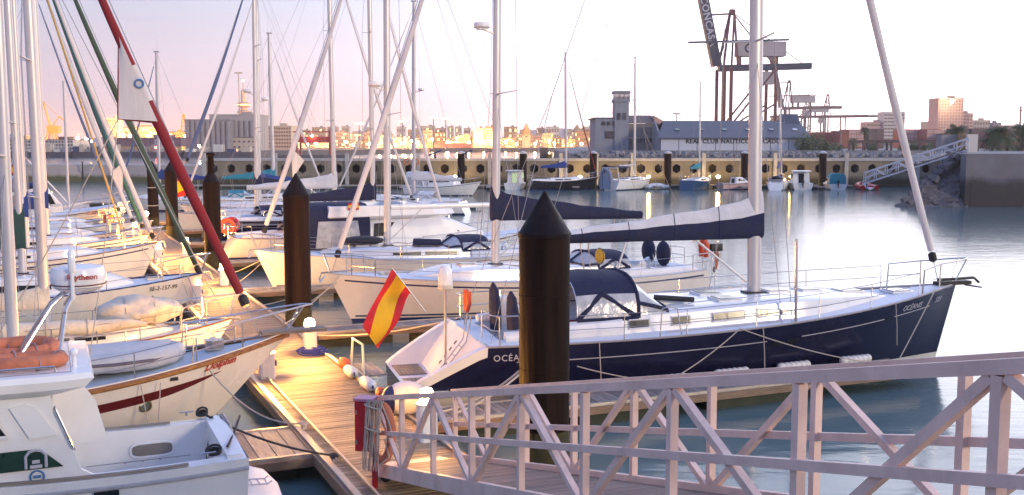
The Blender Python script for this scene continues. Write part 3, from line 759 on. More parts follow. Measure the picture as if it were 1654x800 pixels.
# ---- quay on the right with its revetment of blocks
QY = 103.5
QC = stained('quay_concrete', (.15, .147, .165), (.040, .036, .038), 2.2, 3.0, .45, .9, .4)
qw = thing('quay_wall', (0, 0, 0), 'grey concrete quay wall with dark weathered lower half, at the right', 'quay wall')
qx = 44.9
for i in range(6):
    w = 6.4
    part(qw, 'wall_slab', [QC], lambda m: m.add([v3(qx + i * w + .015, QY - .35, -1), v3(qx + (i + 1) * w - .015, QY - .35, -1), v3(qx + i * w + .015, QY - .3 - .01 * (i % 2), 2.45), v3(qx + (i + 1) * w - .015, QY - .3 - .01 * (i % 2), 2.45), v3(qx + i * w + .015, QY, 2.6), v3(qx + (i + 1) * w - .015, QY, 2.6), v3(qx + i * w + .015, QY, 5.2), v3(qx + (i + 1) * w - .015, QY, 5.2), v3(qx + i * w + .015, QY + 3, 5.2), v3(qx + (i + 1) * w - .015, QY + 3, 5.2)], [(0, 1, 3, 2), (2, 3, 5, 4), (4, 5, 7, 6), (6, 7, 9, 8)]), False)
part(qw, 'end_wall', [QC], lambda m: m.box((qx - .25, QY + .35, 2.1), (.5, 1.3, 6.2)), False)
part(qw, 'quay_top', [PIERM], lambda m: m.prism([(qx, QY + 2.9), (90, QY + 2.9), (120, 150), (qx + 20, 150)], -1, 5.1), False)
REV = pm('revetment_stone', (.075, .068, .075), .92, .5, 1.0, .8, col2=(.13, .12, .125))
rv = thing('stone_revetment', (0, 0, 0), 'sloping bank of long rough stones beside the grey quay wall', 'revetment')
def slopept(u, w):                  # u 0..1 foot to top; w 0..1 along
    foot = v3(38.6, 104.0, -.2).lerp(v3(55.5, 143, -.2), w); top = v3(44.7, 106, 4.9).lerp(v3(62.5, 145, 4.9), w)
    return foot.lerp(top, u)
rnd = random.Random(11)
part(rv, 'bank_core', [REV], lambda m: m.add([slopept(0, 0) + v3(0, 0, -.6), slopept(1, 0) + v3(.4, 0, -.35), slopept(1, 1) + v3(.4, 0, -.35), slopept(0, 1) + v3(0, 0, -.6), slopept(1, 0) + v3(.4, 0, -7)], [(0, 1, 2, 3)]), False)
FA, FB, FT = v3(38.2, 103.9, -.2), v3(44.8, 103.3, -.2), v3(45.0, 107.5, 4.9)
part(rv, 'bank_core', [REV], lambda m: m.add([FA + v3(.3, .4, -.8), FB + v3(0, .4, -.8), FT + v3(0, .4, -.3), v3(46, 110, -1)], [(0, 1, 2), (0, 2, 3)]), False)
sm = []
for q in range(5):
    m = MB(); rr = random.Random(q); h = [v3(sx * rr.uniform(.42, .55), sy * rr.uniform(.36, .52), sz * rr.uniform(.4, .52)) for sz in (-1, 1) for sy in (-1, 1) for sx in (-1, 1)]
    m.add(h, [(0, 2, 3, 1), (4, 5, 7, 6), (0, 1, 5, 4), (2, 6, 7, 3), (0, 4, 6, 2), (1, 3, 7, 5)]); sm.append(m.mesh('stone', [REV], False))
cnt = 0
for iw in range(10):
    for iu in range(15):
        w = (iw + rnd.uniform(.1, .9)) / 10; w = w ** 1.25; u = (iu + rnd.uniform(.2, .8)) / 15
        o = link('stone', sm[rnd.randrange(5)], rv); o.location = slopept(u, w); o.scale = (rnd.uniform(.5, .9), rnd.uniform(1.0, 2.0) * (1 + w), rnd.uniform(.32, .6))
        o.rotation_euler = (rnd.uniform(-.2, .2), -.65 + rnd.uniform(-.3, .3), rnd.uniform(-.4, .2)); cnt += 1

for iu in range(11):
    n_ = 11 - iu
    for iv in range(n_ + 1):
        u = (iu + rnd.uniform(.1, .8)) / 11; k = (iv + rnd.uniform(-.3, .3)) / (n_ + .5)
        o = link('stone', sm[rnd.randrange(5)], rv); o.location = (FA.lerp(FT, u)).lerp(FB.lerp(FT, u), min(1, max(0, k)))
        o.scale = (rnd.uniform(.7, 1.3), rnd.uniform(.6, .9), rnd.uniform(.35, .6)); o.rotation_euler = (.75 + rnd.uniform(-.25, .25), -.25 + rnd.uniform(-.3, .3), rnd.uniform(-.4, .4))

# ---- floating walkway at the foot of the breakwater with its piles and lamps
fw = link('breakwater_pontoon', None); fw['kind'] = 'structure'; fw.location = (0, 146.6, .48)
part(fw, 'deck', [WOODG], lambda m: m.box((-1, 0, -.03), (96, 2.4, .06)), False)
part(fw, 'edge_beam', [FRAMEM], lambda m: m.box((-1, -1.24, -.06), (96, .1, .18)), False)
part(fw, 'float_row', [FLOATM], lambda m: [m.box((-46 + k * 6.4, 0, -.38), (5.4, 2.2, .56)) for k in range(15)], False)['kind'] = 'stuff'
for k, x in enumerate((-26, -14.5, -3, 8.5, 19.5, 31, 41)):
    o = part(fw, 'finger_deck', [WOODG], lambda m: m.box((x, -4.2, -.05), (.9, 6, .16)), False)

PILE = pm('pile_steel', (.0055, .0032, .0030), .6, .6, 3.0, .7, stretch=(1.8, 1.8, .14), bscale=6, col2=(.017, .0085, .0062), spec=.08, dirt=.55, dscale=2.5, dstretch=(2.4, 2.4, .12), dcol=(.030, .017, .011))
PILEC = pm('pile_cone', (.013, .009, .0105), .55, .35, 3, .4, spec=.10, dirt=.5, dscale=3, dcol=(.034, .027, .026))
PCAP = pm('pile_cap_white', (.50, .50, .52), .5, .15, 3)
PILEW = pm('pile_weed', (.045, .038, .010), .9, .5, 5, .8)
def pile(x, y, d, top, label, group=None, cap='cone', weed=None, rim=False, post=False):
    o = thing('mooring_pile', (x, y, 0), label, 'mooring pile', group); r = d / 2
    ch = r * 1.62 if cap == 'cone' else .35
    part(o, 'shaft', [PILE], lambda m: m.lathe([(r, -2.5), (r, 1.2), (r, top - ch - .05)], 28))
    if cap == 'cone':
        part(o, 'cone', [PILEC], lambda m: m.lathe([(r * 1.04, top - ch - .06), (r * 1.045, top - ch), (r * 1.0, top - ch + .02), (.02, top)], 28), True, 25)
        part(o, 'weld_seam', [PILEC], lambda m: m.torus((0, 0, top - ch - .07), r * 1.015, .014, None, 28, 5))
        for zz in (2.05, 3.3 + .2 * (x % 1)): part(o, 'weld_seam', [PILE], lambda m: m.torus((0, 0, zz), r * 1.004, .010, Matrix.Rotation(R(.6), 4, 'X'), 28, 5))
    else:
        part(o, 'cap', [PCAP], lambda m: m.lathe([(r * 1.05, top - .3), (r * 1.08, top - .24), (r * .95, top - .18), (.03, top)], 16))
    if weed: part(o, 'weed_band', [PILEW], lambda m: m.lathe([(r * 1.01, -.5), (r * 1.015, weed * .6), (r * 1.008, weed)], 20))
    if post: part(o, 'lamp_post', [PILE], lambda m: m.lathe([(.17, top - .28), (.15, top + .55), (.22, top + .6), (.2, top + .7), (.03, top + .74)], 10))
    return o
pl1 = pile(.60, 19.3, .94, 5.33, 'thick dark steel pile with pointed cone, beside the white gangway', weed=.9)
pile(-6.85, 33.4, .83, 5.26, 'dark brown cone-topped pile between the two white bows', weed=1.0)
pile(-14.3, 50.1, .80, 5.05, 'cone-topped pile with a short stub post rising from its point', weed=1.1, post=True)
pile(-21.2, 65.5, .76, 5.12, 'cone-topped brown pile behind the waving red and yellow flag', weed=1.1)
o = pile(-24.9, 73.0, .72, 5.0, 'cone-topped brown pile wrapped with two pale rope turns', weed=1.1)
for z in (3.2, 1.95): part(o, 'rope_turn', [ROPE], lambda m: m.torus((0, 0, z), .39, .035, Matrix.Rotation(R(5), 4, 'X'), 18, 5))
part(pl1, 'scratch_mark', [PILEC], lambda m: (m.path([v3(.08, -.476, 3.05), v3(.15, -.462, 3.45), v3(.2, -.448, 3.45), v3(.28, -.402, 3.05)], .005, 4), m.path([v3(.16, -.46, 3.12), v3(.215, -.44, 3.12)], .005, 4)))
for px, lb in ((745, 'beside the wall lamp behind the white motor cruiser canvas'), (845, 'between the white cabin boat and the black-hulled boat'), (958, 'between the black-hulled boat and the sailboat with hung dinghy'), (1078, 'between the covered tender and the blue sailboat'), (1202, 'beside the pink-hulled cuddy boat'), (1328, 'between the white wheelhouse boat and the turquoise-covered boat')):
    q = aty(px, 300, 145.0)
    pile(q.x, 145.0, 1.0, 5.2, 'slim pale-capped pile ' + lb, 'piles along the harbour wall', cap='flat', weed=.8)

# ---- lamps
def pedestal(s, r, label, ppow=90, h=.62, big=False, rz=0):
    o = thing('service_pedestal', P(s, r, DZ), label, 'service pedestal', None, ANG_A + rz)
    w = .34
    part(o, 'cabinet', [GEL], lambda m: m.prism([(-w / 2, -w / 2 + .04), (-w / 2 + .04, -w / 2), (w / 2 - .04, -w / 2), (w / 2, -w / 2 + .04), (w / 2, w / 2 - .04), (w / 2 - .04, w / 2), (-w / 2 + .04, w / 2), (-w / 2, w / 2 - .04)], 0.004, h))
    part(o, 'roof', [GEL], lambda m: m.lathe([(w * .62, h), (w * .66, h + .02), (w * .5, h + .05), (w * .3, h + .06)], 12))
    for a in (): part(o, 'corner_post', [STEEL], lambda m: m.tube(v3(.2 * math.cos(R(a)), .2 * math.sin(R(a)), h), v3(.2 * math.cos(R(a)), .2 * math.sin(R(a)), h + .17), .012, .012, 5))
    part(o, 'lamp', [emat('lamp_lens_%d' % ppow, (1.0, .45, .09), ppow * 5.5)], lambda m: m.lathe([(.10, h + .06), (.14, h + .11), (.145, h + .18), (.11, h + .28), (.02, h + .32)], 12))
    for a in (0, 1): part(o, 'socket_cover', [BLUEST], lambda m: m.box((.08 * (1 - 2 * a), -w / 2 - .02, h * .62), (.1, .05, .13)))
    return o
pedestal(6.1, .40, 'lit white service pedestal with blue rope coiled at its foot', 230)
pedestal(3.3, -1.30, 'lit white service pedestal beside the cream wooden-railed bow', 230)
pedestal(21.1, .36, 'lit pedestal opposite the bow numbered 3-02', 260)
pedestal(16.8, -1.25, 'lit pedestal at the bow numbered 157-99', 260)
pedestal(33.5, .33, 'lit pedestal at the foot of the brown pile with stub post', 260)
pedestal(31.0, -1.25, 'lit pedestal by the white bow with the dark topside line', 260)
pedestal(56.0, .3, 'lit pedestal by the flag, far along the main pontoon', 280)
pedestal(46.0, -1.2, 'lit pedestal among the crowded bows, far along the main pontoon', 280)
pedestal(-3.4, .48, 'lit white service pedestal behind the hanging life ring', 90, .72)
for k, px in enumerate((735, 937, 1048, 1160, 1278)):
    q = aty(px, 288, 147.2)
    o = thing('walkway_lamp', (q.x, 147.2, .48), 'small yellow walkway lamp ' + ('beside the pile behind the white canvas cruiser', 'between black-hulled boat and sailboat with dinghy', 'behind the covered tender', 'behind the pink-hulled cuddy boat', 'left of the white wheelhouse boat')[k], 'lamp', 'lamps along the harbour wall')
    part(o, 'post', [BLACK], lambda m: m.tube((0, 0, 0), (0, 0, .95), .06, .06, 8))
    part(o, 'lens', [emat('lamp_wall', (1.0, .60, .15), 520.0)], lambda m: m.ball((0, 0, 1.1), .22, 10, 6))
    part(o, 'hood', [BLACK], lambda m: m.lathe([(.2, 1.27), (.21, 1.3), (.02, 1.36)], 10))

# ================================================================== THINGS IN THE FOREGROUND
# ---- gangway truss
GWP = pm('gangway_paint', (.72, .51, .43), .5, .1, 2.5, .12, col2=(.76, .56, .48), dirt=.35, dscale=3.0, dstretch=(1, 1, .6), dcol=(.20, .14, .11))
BOLT = pm('bolt_steel', (.22, .19, .17), .5, .3, 9, metal=.6)
GWD = pm('gangway_plank', (.26, .19, .16), .65, .35, 3, .5, stretch=(.5, 9, 9))
set_plank_variation(GWD)
gd = Vector((.366, -.93, 0)).normalized(); glat = Vector((.93, .366, 0)).normalized(); GSL = 3.18 / 13.2
gw = thing('gangway', (-2.32, 17.6, .62), 'pale pink-grey truss gangway sloping down to the wooden pontoon', 'gangway')
def G(u, q, h): return gd * u + glat * q + Vector((0, 0, GSL * u + h))
PAN, NP_, GWW, GH = 1.65, 10, 1.42, 1.26
gup = Vector((0, 0, 1))
for side, q in (('near', 0), ('far', GWW)):
    part(gw, 'top_rail', [GWP], lambda m: m.bar(G(-.12, q, GH), G(PAN * NP_, q, GH), .075, .08), False)
    part(gw, 'mid_rail', [GWP], lambda m: m.bar(G(-.1, q - .035 if q == 0 else q + .035, GH * .53), G(PAN * NP_, q - .035 if q == 0 else q + .035, GH * .53), .05, .07), False)
    part(gw, 'bottom_chord', [GWP], lambda m: m.bar(G(.05, q, .02), G(PAN * NP_, q, .02), .075, .22), False)
    for i in range(NP_ + 1):
        part(gw, 'post', [GWP], lambda m: m.bar(G(i * PAN, q, .12), G(i * PAN, q, GH - .045), .072, .072, gd), False)
    for i in range(NP_):
        a, b_ = (GH - .05, .10) if i % 2 == 0 else (.10, GH - .05)
        part(gw, 'diagonal', [GWP], lambda m: m.bar(G(i * PAN + .05, q + .002, a), G((i + 1) * PAN - .05, q + .002, b_), .064, .066, glat), False)
me = plank_mesh(GWW - .1, .142, mat=GWD)
nn = int(PAN * NP_ / .155)
for i in range(nn):
    o = link('deck_plank', me, gw); o.location = G(.12 + i * .155, GWW / 2, .06)
    o.rotation_euler = (0, -math.atan(GSL) * 0, math.atan2(glat.y, glat.x)); o.rotation_euler.x = -math.atan(GSL)
for u in [PAN * k for k in range(NP_ + 1)]:
    part(gw, 'floor_beam', [GWP], lambda m: m.bar(G(u, .05, -.06), G(u, GWW - .05, -.06), .07, .09), False)
for q in (.08, GWW - .08):
    part(gw, 'roller', [BLACK], lambda m: m.lathe([(.03, -.06), (.09, -.05), (.09, .05), (.03, .06)], 14, G(.32, q, -.03 - .07), Matrix.Rotation(R(90), 4, 'X')))
part(gw, 'transition_flap', [GWP], lambda m: m.bar(G(-.55, GWW / 2, .03) - v3(0, 0, -.04), G(.1, GWW / 2, .05), GWW - .2, .012), False)
# upper quay the gangway hinges on
part(None, 'upper_quay', [PIERM], lambda m: m.box((2, -16, 2.1), (90, 34.4, 4.9)), False)['kind'] = 'structure'

# ---- fire-hose cabinet
q = atz(606, 788, .5)
o = thing('fire_cabinet', (q.x, q.y, DZ), 'red metal cabinet on a red post at the foot of the gangway', 'fire cabinet', None, R(-12))
part(o, 'post', [REDP], lambda m: m.box((0, 0, .7), (.07, .09, 1.4)))
cb = part(o, 'cabinet', [REDP], lambda m: m.box((-.15, .02, 1.06), (.30, .26, .84)))
part(cb, 'roof', [pm('paint_pink', (.50, .20, .28), .4, .1, 3)], lambda m: m.box((-.15, .02, 1.505), (.33, .30, .04)))
part(cb, 'door', [REDP], lambda m: m.box((-.15, -.115, 1.06), (.25, .02, .78)))
part(cb, 'hinge', [STEEL], lambda m: [m.box((-.265, -.13, z), (.02, .02, .08)) for z in (.8, 1.3)])
# ---- life ring with its rope on the gangway end
lr = thing('life_ring', gw.location + G(.75, -.10, .63), 'orange horseshoe life ring with looped pale rope on the gangway end', 'life ring', None, math.atan2(gd.y, gd.x) + R(48))
MX = Matrix.Rotation(R(90), 4, 'X')
part(lr, 'ring', [ORANGEF], lambda m: m.path([v3(.24 * math.cos(a) * .82, -.02, .46 * math.sin(a) + .06) for a in [math.pi * 2 * i / 28 for i in range(28)]], .075, 10, closed=True))
def rop(m):
    rr = random.Random(5)
    for k in range(9):
        x = -.30 + k * .035; pts = [v3(x + .12, -.10, .62)] + [v3(x + .08 * (1 - i / 8) + rr.uniform(-.012, .012), -.11 - .01 * (k % 3), .55 - i * .14) for i in range(9)]
        m.path(pts, .012, 5)
    m.path([v3(.05, -.11, .6), v3(.2, -.13, .3), v3(.27, -.12, .05), v3(.12, -.12, -.02), v3(.2, -.12, -.3), v3(.02, -.12, -.45)], .014, 5)
    for z in (.5, .12): m.torus((-.1, -.11, z), .15, .014, Matrix.Rotation(R(12), 4, 'Y'), 16, 5, sc=(1, .3))
part(lr, 'rope_hank', [ROPE], rop)

# ---- things lying on the pontoon
def fender_pts(o, ln, r, mat, endm=BLUEST):
    part(o, 'body', [mat], lambda m: m.lathe([(.03, -ln / 2 - .02), (r * .55, -ln / 2 + .01), (r * .9, -ln / 2 + .07), (r, -ln / 2 + .15), (r, ln / 2 - .15), (r * .9, ln / 2 - .07), (r * .55, ln / 2 - .01), (.03, ln / 2 + .02)], 14, (0, 0, 0), Matrix.Rotation(R(90), 4, 'Y')))
    for sg in (1, -1): part(o, 'eye', [endm], lambda m: m.torus((sg * (ln / 2 + .05), 0, 0), .035, .018, Matrix.Rotation(R(90), 4, 'X'), 10, 5))
s_ = atz(655, 640, .9)
o = thing('ball_fender', (s_.x, s_.y, .86), 'big round white ball fender with navy end at the blue yacht stern', 'fender', None, R(20))
part(o, 'ball', [FEND, FENDN], lambda m: [m.ball((0, 0, 0), (.46, .36, .36), 20, 12)] and None)
part(o, 'navy_end', [FENDN], lambda m: m.lathe([(.02, -.53), (.10, -.51), (.19, -.455), (.26, -.375), (.30, -.30)], 20, (0, 0, 0), Matrix.Rotation(R(90), 4, 'Y') @ Matrix.Rotation(R(0), 4, 'X')))
for px, py, mat, ln, r, lab in ((556, 588, ORANGE, .42, .14, 'small orange float, first of the fender row on the pontoon edge'), (566, 601, FEND, .62, .135, 'white cylindrical fender between orange float and white fender'), (594, 621, FEND, .75, .14, 'long white fender beside the red-ended fender'), (617, 638, ORANGE, .46, .14, 'orange-red fender nearest the white ball fender')):
    q = atz(px, py, .62)
    o = thing('edge_fender', (q.x, q.y, .64), lab, 'fender', None, ANG_A); fender_pts(o, ln, r, mat)
# loading hoop with its little step
q = P(3.1, .92)
o = thing('boarding_hoop', (q.x, q.y, DZ), 'cream tubular boarding hoop frame on a planked step', 'boarding frame', None, ANG_A)
part(o, 'hoop_frame', [pm('hoop_paint', (.62, .58, .46), .4, .1)], lambda m: (m.path([v3(-.55, 0, 0), v3(-.45, 0, .78), v3(.45, 0, .78), v3(.65, 0, 0)], .03, 8), m.path([v3(-.55, 0, .03), v3(.65, 0, .03)], .028, 6)))
for k in range(4): part(o, 'step_plank', [WOODG], lambda m: m.box((.05, -.10 - .13 * k, .03), (1.5, .12, .04)))
# blue rope coil by the pedestal
o = thing('rope_coil', P(5.75, .38, DZ), 'heap of blue rope coiled at the foot of a lit pedestal', 'rope')
rr = random.Random(2)
part(o, 'coil', [ROPEB], lambda m: [m.torus((rr.uniform(-.1, .1), rr.uniform(-.1, .1), .03 + .02 * k), rr.uniform(.22, .42), .02, Matrix.Rotation(rr.uniform(-.14, .14), 4, 'X'), 22, 5) for k in range(8)])
def cleat(s, r, label, rope=ROPE):
    o = thing('cleat', P(s, r, DZ + .004), label, 'cleat', 'mooring cleats on the pontoon', ANG_A)
    part(o, 'horn', [ALU], lambda m: m.path([v3(-.2, 0, .1), v3(-.08, 0, .085), v3(.08, 0, .085), v3(.2, 0, .1)], [.012, .022, .022, .012], 6))
    part(o, 'base', [ALU], lambda m: m.box((0, 0, .04), (.16, .07, .08)))
    part(o, 'hitch', [rope], lambda m: [m.torus((.03 * (k - 2), 0, .10 + .012 * (k % 2)), .085, .016, Matrix.Rotation(R(35 if k % 2 else -35), 4, 'Z'), 14, 5, sc=(1, .6)) for k in range(5)])
    return o
cleat(-1.6, -1.50, 'cleat with pale rope hitches near the short planked finger')
cleat(-4.0, -1.50, 'cleat with dark rope knot on the pontoon edge', ROPED)
cleat(1.0, .6, 'cleat hitched with pale rope near the row of fenders')
cleat(12.0, -1.5, 'cleat with pale rope on the pontoon beside the 157-99 bow')

def mooring(a, b, d, label, mat=ROPE, r=.02, name='mooring_line'):
    o = thing(name, a, label, 'rope'); a = Vector(a)
    part(o, 'rope', [mat], lambda m: m.path([p - a for p in sag(a, b, d)], r, 6))
    return o

# ================================================================== flags
def flag(loc, base_off, size, label, aim, droop=.5, seed=1, hang=.8, group=None):
    """staff from loc+base_off up to loc; cloth streaming along aim"""
    o = thing('flag', Vector(loc) + Vector(base_off), label, 'flag', group)
    top = -Vector(base_off)
    part(o, 'staff', [STEEL], lambda m: m.tube((0, 0, 0), top, .014, .012, 6))
    a = Vector(aim).normalized(); dn = (-top).normalized(); rr = random.Random(seed); ph = rr.uniform(0, 6)
    nu, nv = 18, 12; w, h = size
    side = a.cross(dn); side = side.normalized() if side.length > .01 else v3(0, 1, 0)
    secs = []
    for i in range(nu + 1):
        u = i / nu
        secs.append([top + dn * (h * j / nv) + a * (w * u) - v3(0, 0, 1) * droop * w * u ** 1.3 + side * (.17 * w * math.sin(u * 6.5 + ph + j * .30) * u ** .7) + dn * (.10 * w * math.sin(u * 5 + j * .5) * u) for j in range(nv + 1)])
    for nm, lo, hi, mt in (('red_band', 0, 3, FLAGR), ('yellow_band', 3, 9, FLAGY), ('red_band', 9, 12, FLAGR)):
        part(o, nm, [mt], lambda m: m.loft([s[lo:hi + 1] for s in secs]))
    return o

# ================================================================== the navy yacht
BH = math.atan2(.272, .962)
by = thing('sailing_yacht', (0, 0, 0), 'large navy-blue sailing yacht with white deck and two-tone boom cover', 'sailboat')
BL = 16.15
H = Hull(BL, 4.75, (1.5, 1.63, 2.2), tr=.80, rake=.62, trake=0, scoop=1.75, scoop_z=.5, pw=2.25, bowv=.55)
place(by, P(2.25, 1.64), BH, 0)
M2 = BH
def BW_(x, y, z): return by.location + Vector((x * math.cos(BH) - y * math.sin(BH), x * math.sin(BH) + y * math.cos(BH), z))
part(by, 'hull', [NAVY, BOOTW, BOOTW], lambda m: H.mesh(m, boot=.27, n=44))
part(by, 'deck', [DECKW], lambda m: H.deck(m, 1.75, BL, (2.3, 5.2, 1.25, .38, .8)), True, 30)
for sd in (1, -1):
    part(by, 'toe_rail', [pm('toe_rail_alu', (.45, .40, .38), .4, .1, 3, metal=.4)], lambda m: m.path([H.pt(t, H.sheer(t, False), sd, -.02) + v3(0, 0, .02) for t in [.109 + .891 * i / 30 for i in range(31)]], .03, 5))
    part(by, 'topside_line', [LETW], lambda m: H.strip(m, .155, .555, .36, .385, sd))
    part(by, 'topside_line', [LETW], lambda m: H.strip(m, .62, .80, .36, .385, sd))
    part(by, 'topside_line', [LETW], lambda m: H.strip(m, .825, .925, .36, .385, sd))
    # white edge of the stern scoop
    part(by, 'scoop_edge', [GEL], lambda m: m.loft([[H.pt(t, H.sheer(t) - .015, sd, .012), H.pt(t, H.sheer(t) + .03, sd, .0), H.pt(t, H.sheer(t) + .03, sd, -.22), H.pt(t, max(.4, H.sheer(t) - .5), sd, -.24), H.pt(t, .40, sd, -.20)] for t in [.1115 * i / 10 for i in range(11)]]))
    part(by, 'scoop_band', [GEL], lambda m: m.loft([[H.pt(t, H.sheer(t) + .03, sd, .013), H.pt(t, max(.2, H.sheer(t) - .22), sd, .014)] for t in [.0 + .1115 * i / 10 for i in range(11)]]))
    for t0, t1, d0, d1 in ((.565, .585, .40, .54), (.592, .612, .40, .54), (.805, .818, .34, .46)):
        part(by, 'hull_port', [GLASS], lambda m: H.strip(m, t0, t1, d0, d1, sd, .012, 4))
part(by, 'swim_platform', [GEL], lambda m: m.prism([(.02, -1.72), (.95, -1.78), (.95, 1.78), (.02, 1.72)], .36, .47))
for k in range(7):
    part(by, 'platform_slat', [TEAKG], lambda m: m.box((.16 + .1 * k, -.85, .485), (.085, 1.2, .02)))
    part(by, 'platform_slat', [TEAKG], lambda m: m.box((.16 + .1 * k, .75, .485), (.085, 1.2, .02)))
part(by, 'transom', [GEL], lambda m: m.add([v3(.9, -1.72, .45), v3(.9, 1.72, .45), v3(1.78, 1.86, 1.52), v3(1.78, -1.86, 1.52), v3(1.9, -1.86, 1.5), v3(1.9, 1.86, 1.5)], [(0, 1, 2, 3), (3, 2, 5, 4)]))
part(by, 'transom_mark', [LETD], lambda m: [m.bar(v3(1.12 + .13 * i, .18, .72 + .158 * i), v3(1.19 + .13 * i, .18, .80 + .158 * i), .1, .02) for i in range(4)])
ld = link('boarding_ladder', None, by)
for y in (-.42, -.78): part(ld, 'rail', [STEEL], lambda m: m.path([v3(.86, y, .5), v3(1.60, y, 1.42), v3(1.72, y, 2.05)], .02, 6))
for i in range(4): part(ld, 'rung', [STEEL], lambda m: m.tube(v3(.98 + .17 * i, -.42, .65 + .21 * i), v3(.98 + .17 * i, -.78, .65 + .21 * i), .018, .018, 6))
RF = Roof(H, 5.3, 13.6, 1.52, .46, front=.5, side=.62)
part(by, 'coachroof', [GEL], lambda m: RF.mesh(m, 30))
for sd in (1, -1):
    for xa, xb in ((5.55, 6.05), (6.7, 7.15), (7.8, 8.65), (9.05, 10.0)):
        w = part(by, 'window', [GLASS], lambda m: RF.window(m, xa, xb, .33, .75, sd, .045, slant=.4 if xa > 9 else 0))
        part(w, 'window_frame', [GEL], lambda m: m.path([RF.side_pt(x, f, sd, .04) for x, f in ((xa - .02, .28), (xb + .02, .28), (xb + .02, .80 if xa < 9 else .5), (xa - .02, .80))], .018, 5, closed=True))
    part(by, 'roof_line', [pm('stripe_teal', (.06, .16, .20), .5, .1)], lambda m: RF.window(m, 5.4, 11.2, .50, .54, sd, .008, 12))
    part(by, 'handrail', [STEEL], lambda m: m.path([v3(7.2 + i * .35, sd * 1.0, RF.top(7.2 + i * .35, 1.0) + (.015 if i in (0, 9) else .08)) for i in range(10)], .014, 5))
    part(by, 'jib_track', [ALU], lambda m: m.path([v3(6.4 + .4 * i, sd * 1.75, H.deckz((6.4 + .4 * i) / BL, 1.75) + .02) for i in range(9)], .02, 4))
    part(by, 'cockpit_coaming', [GEL], lambda m: m.path([v3(5.35, sd * 1.42, H.deckz(.33, 1.4) + .16), v3(4, sd * 1.45, H.deckz(.25, 1.4) + .15), v3(2.4, sd * 1.38, H.deckz(.15, 1.4) + .08)], [.24, .22, .14], 8))
    part(by, 'winch', [STEEL], lambda m: m.lathe([(.11, 0), (.115, .05), (.07, .1), (.075, .17), (.10, .22), (.08, .25), (.01, .255)], 16, (3.4, sd * 1.45, H.deckz(.2, 1.4) + .30)))
    part(by, 'helm_cover', [NAVYC], lambda m: m.path([v3(2.75, sd * .85, 1.35), v3(2.75, sd * .85, 2.0), v3(2.72, sd * .85, 2.45), v3(2.7, sd * .85, 2.62)], [.26, .32, .24, .06], 10, sq=(.45, 1)))
    part(by, 'helm_pedestal', [GEL], lambda m: m.path([v3(3.0, sd * .85, .9), v3(3.0, sd * .85, 1.8), v3(2.95, sd * .85, 2.25)], [.15, .13, .16], 8))
    part(by, 'boarding_gate', [STEEL], lambda m: m.path([v3(6.05, sd * 2.2, 1.55), v3(6.1, sd * 2.2, 2.25), v3(6.3, sd * 2.2, 2.3), v3(6.5, sd * 2.2, 2.22), v3(6.62, sd * 2.2, 1.55)], .018, 6))
for x, w in ((10.35, .55), (11.35, .5), (12.6, .6), (14.2, .55), (8.6, .55)):
    zz = RF.top(x) if x < 13.4 else H.deckz(x / BL, 0)
    for y in ((0,) if x > 9 else (-.55, .55)):
        hh = part(by, 'hatch', [GEL], lambda m: m.box((x, y, zz + .01), (w + .12, w + .12, .06)))
        part(hh, 'acrylic', [HATCHG], lambda m: m.box((x, y, zz + .045), (w, w, .02)))
part(by, 'companion_garage', [GEL], lambda m: m.box((7.1, 0, RF.top(7.1) + .05), (1.1, 1.0, .14)))
part(by, 'rolled_mat', [BLACK], lambda m: m.tube(v3(6.6, -.55, RF.top(6.6, .5) + .2), v3(7.6, -.8, RF.top(7.6, .8) + .1), .07, .07, 8))
part(by, 'cockpit_cushion', [pm('cushion_red', (.22, .012, .02), .85, .2, 6, .3)], lambda m: m.box((4.15, -1.25, H.deckz(.25, 1.2) + .28), (1.5, .3, .16)))
dodger(by, 5.55, 2.02, 1.48, 1.05, 1.35, NAVYC, 1.0, low=.1)
rig(by, H, 9.75, 20.5, RF.top(9.75) - .03, boom=5.9, cover=NAVYC, cover_top=WHITEC, furl=SAILW, furl_r=.098, mr=.145, spread=2, bz=1.62, cover_h=.72, lean=.015, gen=(.05, .93), bow_x=BL - .55, back_x=1.9)
part(by, 'baby_stay', [STEEL], lambda m: m.tube(v3(9.9, -1.9, H.deckz(.6, 1.9)), v3(9.95, -1.75, H.deckz(.6, 1.9) + 2.1), .045, .035, 7))
pulpit(by, H, .7, 1.7, .35)
pushpit(by, H, 1.95, .72, 1.3)
lifelines(by, H, [3.25, 5.1, 6.7, 8.6, 10.5, 12.3, 14.3], .66)
part(by, 'bow_roller', [BLACK], lambda m: (m.box((BL - .1, 0, 2.24), (1.1, .26, .1)), m.path([v3(BL - .6, 0, 2.34), v3(BL + .62, 0, 2.36), v3(BL + .8, 0, 2.22)], .04, 6), m.prism([(-.2, 0), (.2, 0), (0, .45)], -.02, .02, frame((BL + .75, 0, 2.1), (0, 1, 0), (-1, 0, .15)))))
sdm = link('satellite_dome', None, by)
part(sdm, 'pole', [STEEL], lambda m: m.tube((1.15, -.5, .6), (1.15, -.5, 2.75), .035, .03, 8))
part(sdm, 'dome', [GEL], lambda m: m.lathe([(.12, 2.72), (.17, 2.75), (.18, 2.82), (.175, 3.05), (.15, 3.17), (.09, 3.25), (.01, 3.27)], 18, (1.15, -.5, 0)))
part(sdm, 'dome_base', [CREAMC], lambda m: m.lathe([(.13, 2.66), (.185, 2.70), (.185, 2.79), (.181, 2.80)], 18, (1.15, -.5, 0)))
text(by, 'boat_name', 'OCÉANIS', .21, frame(H.pt(.150, 1.17, -1, .035), H.pt(.18, 1.14, -1) - H.pt(.14, 1.14, -1), (0, -.05, 1)), LETW, space=1.15)
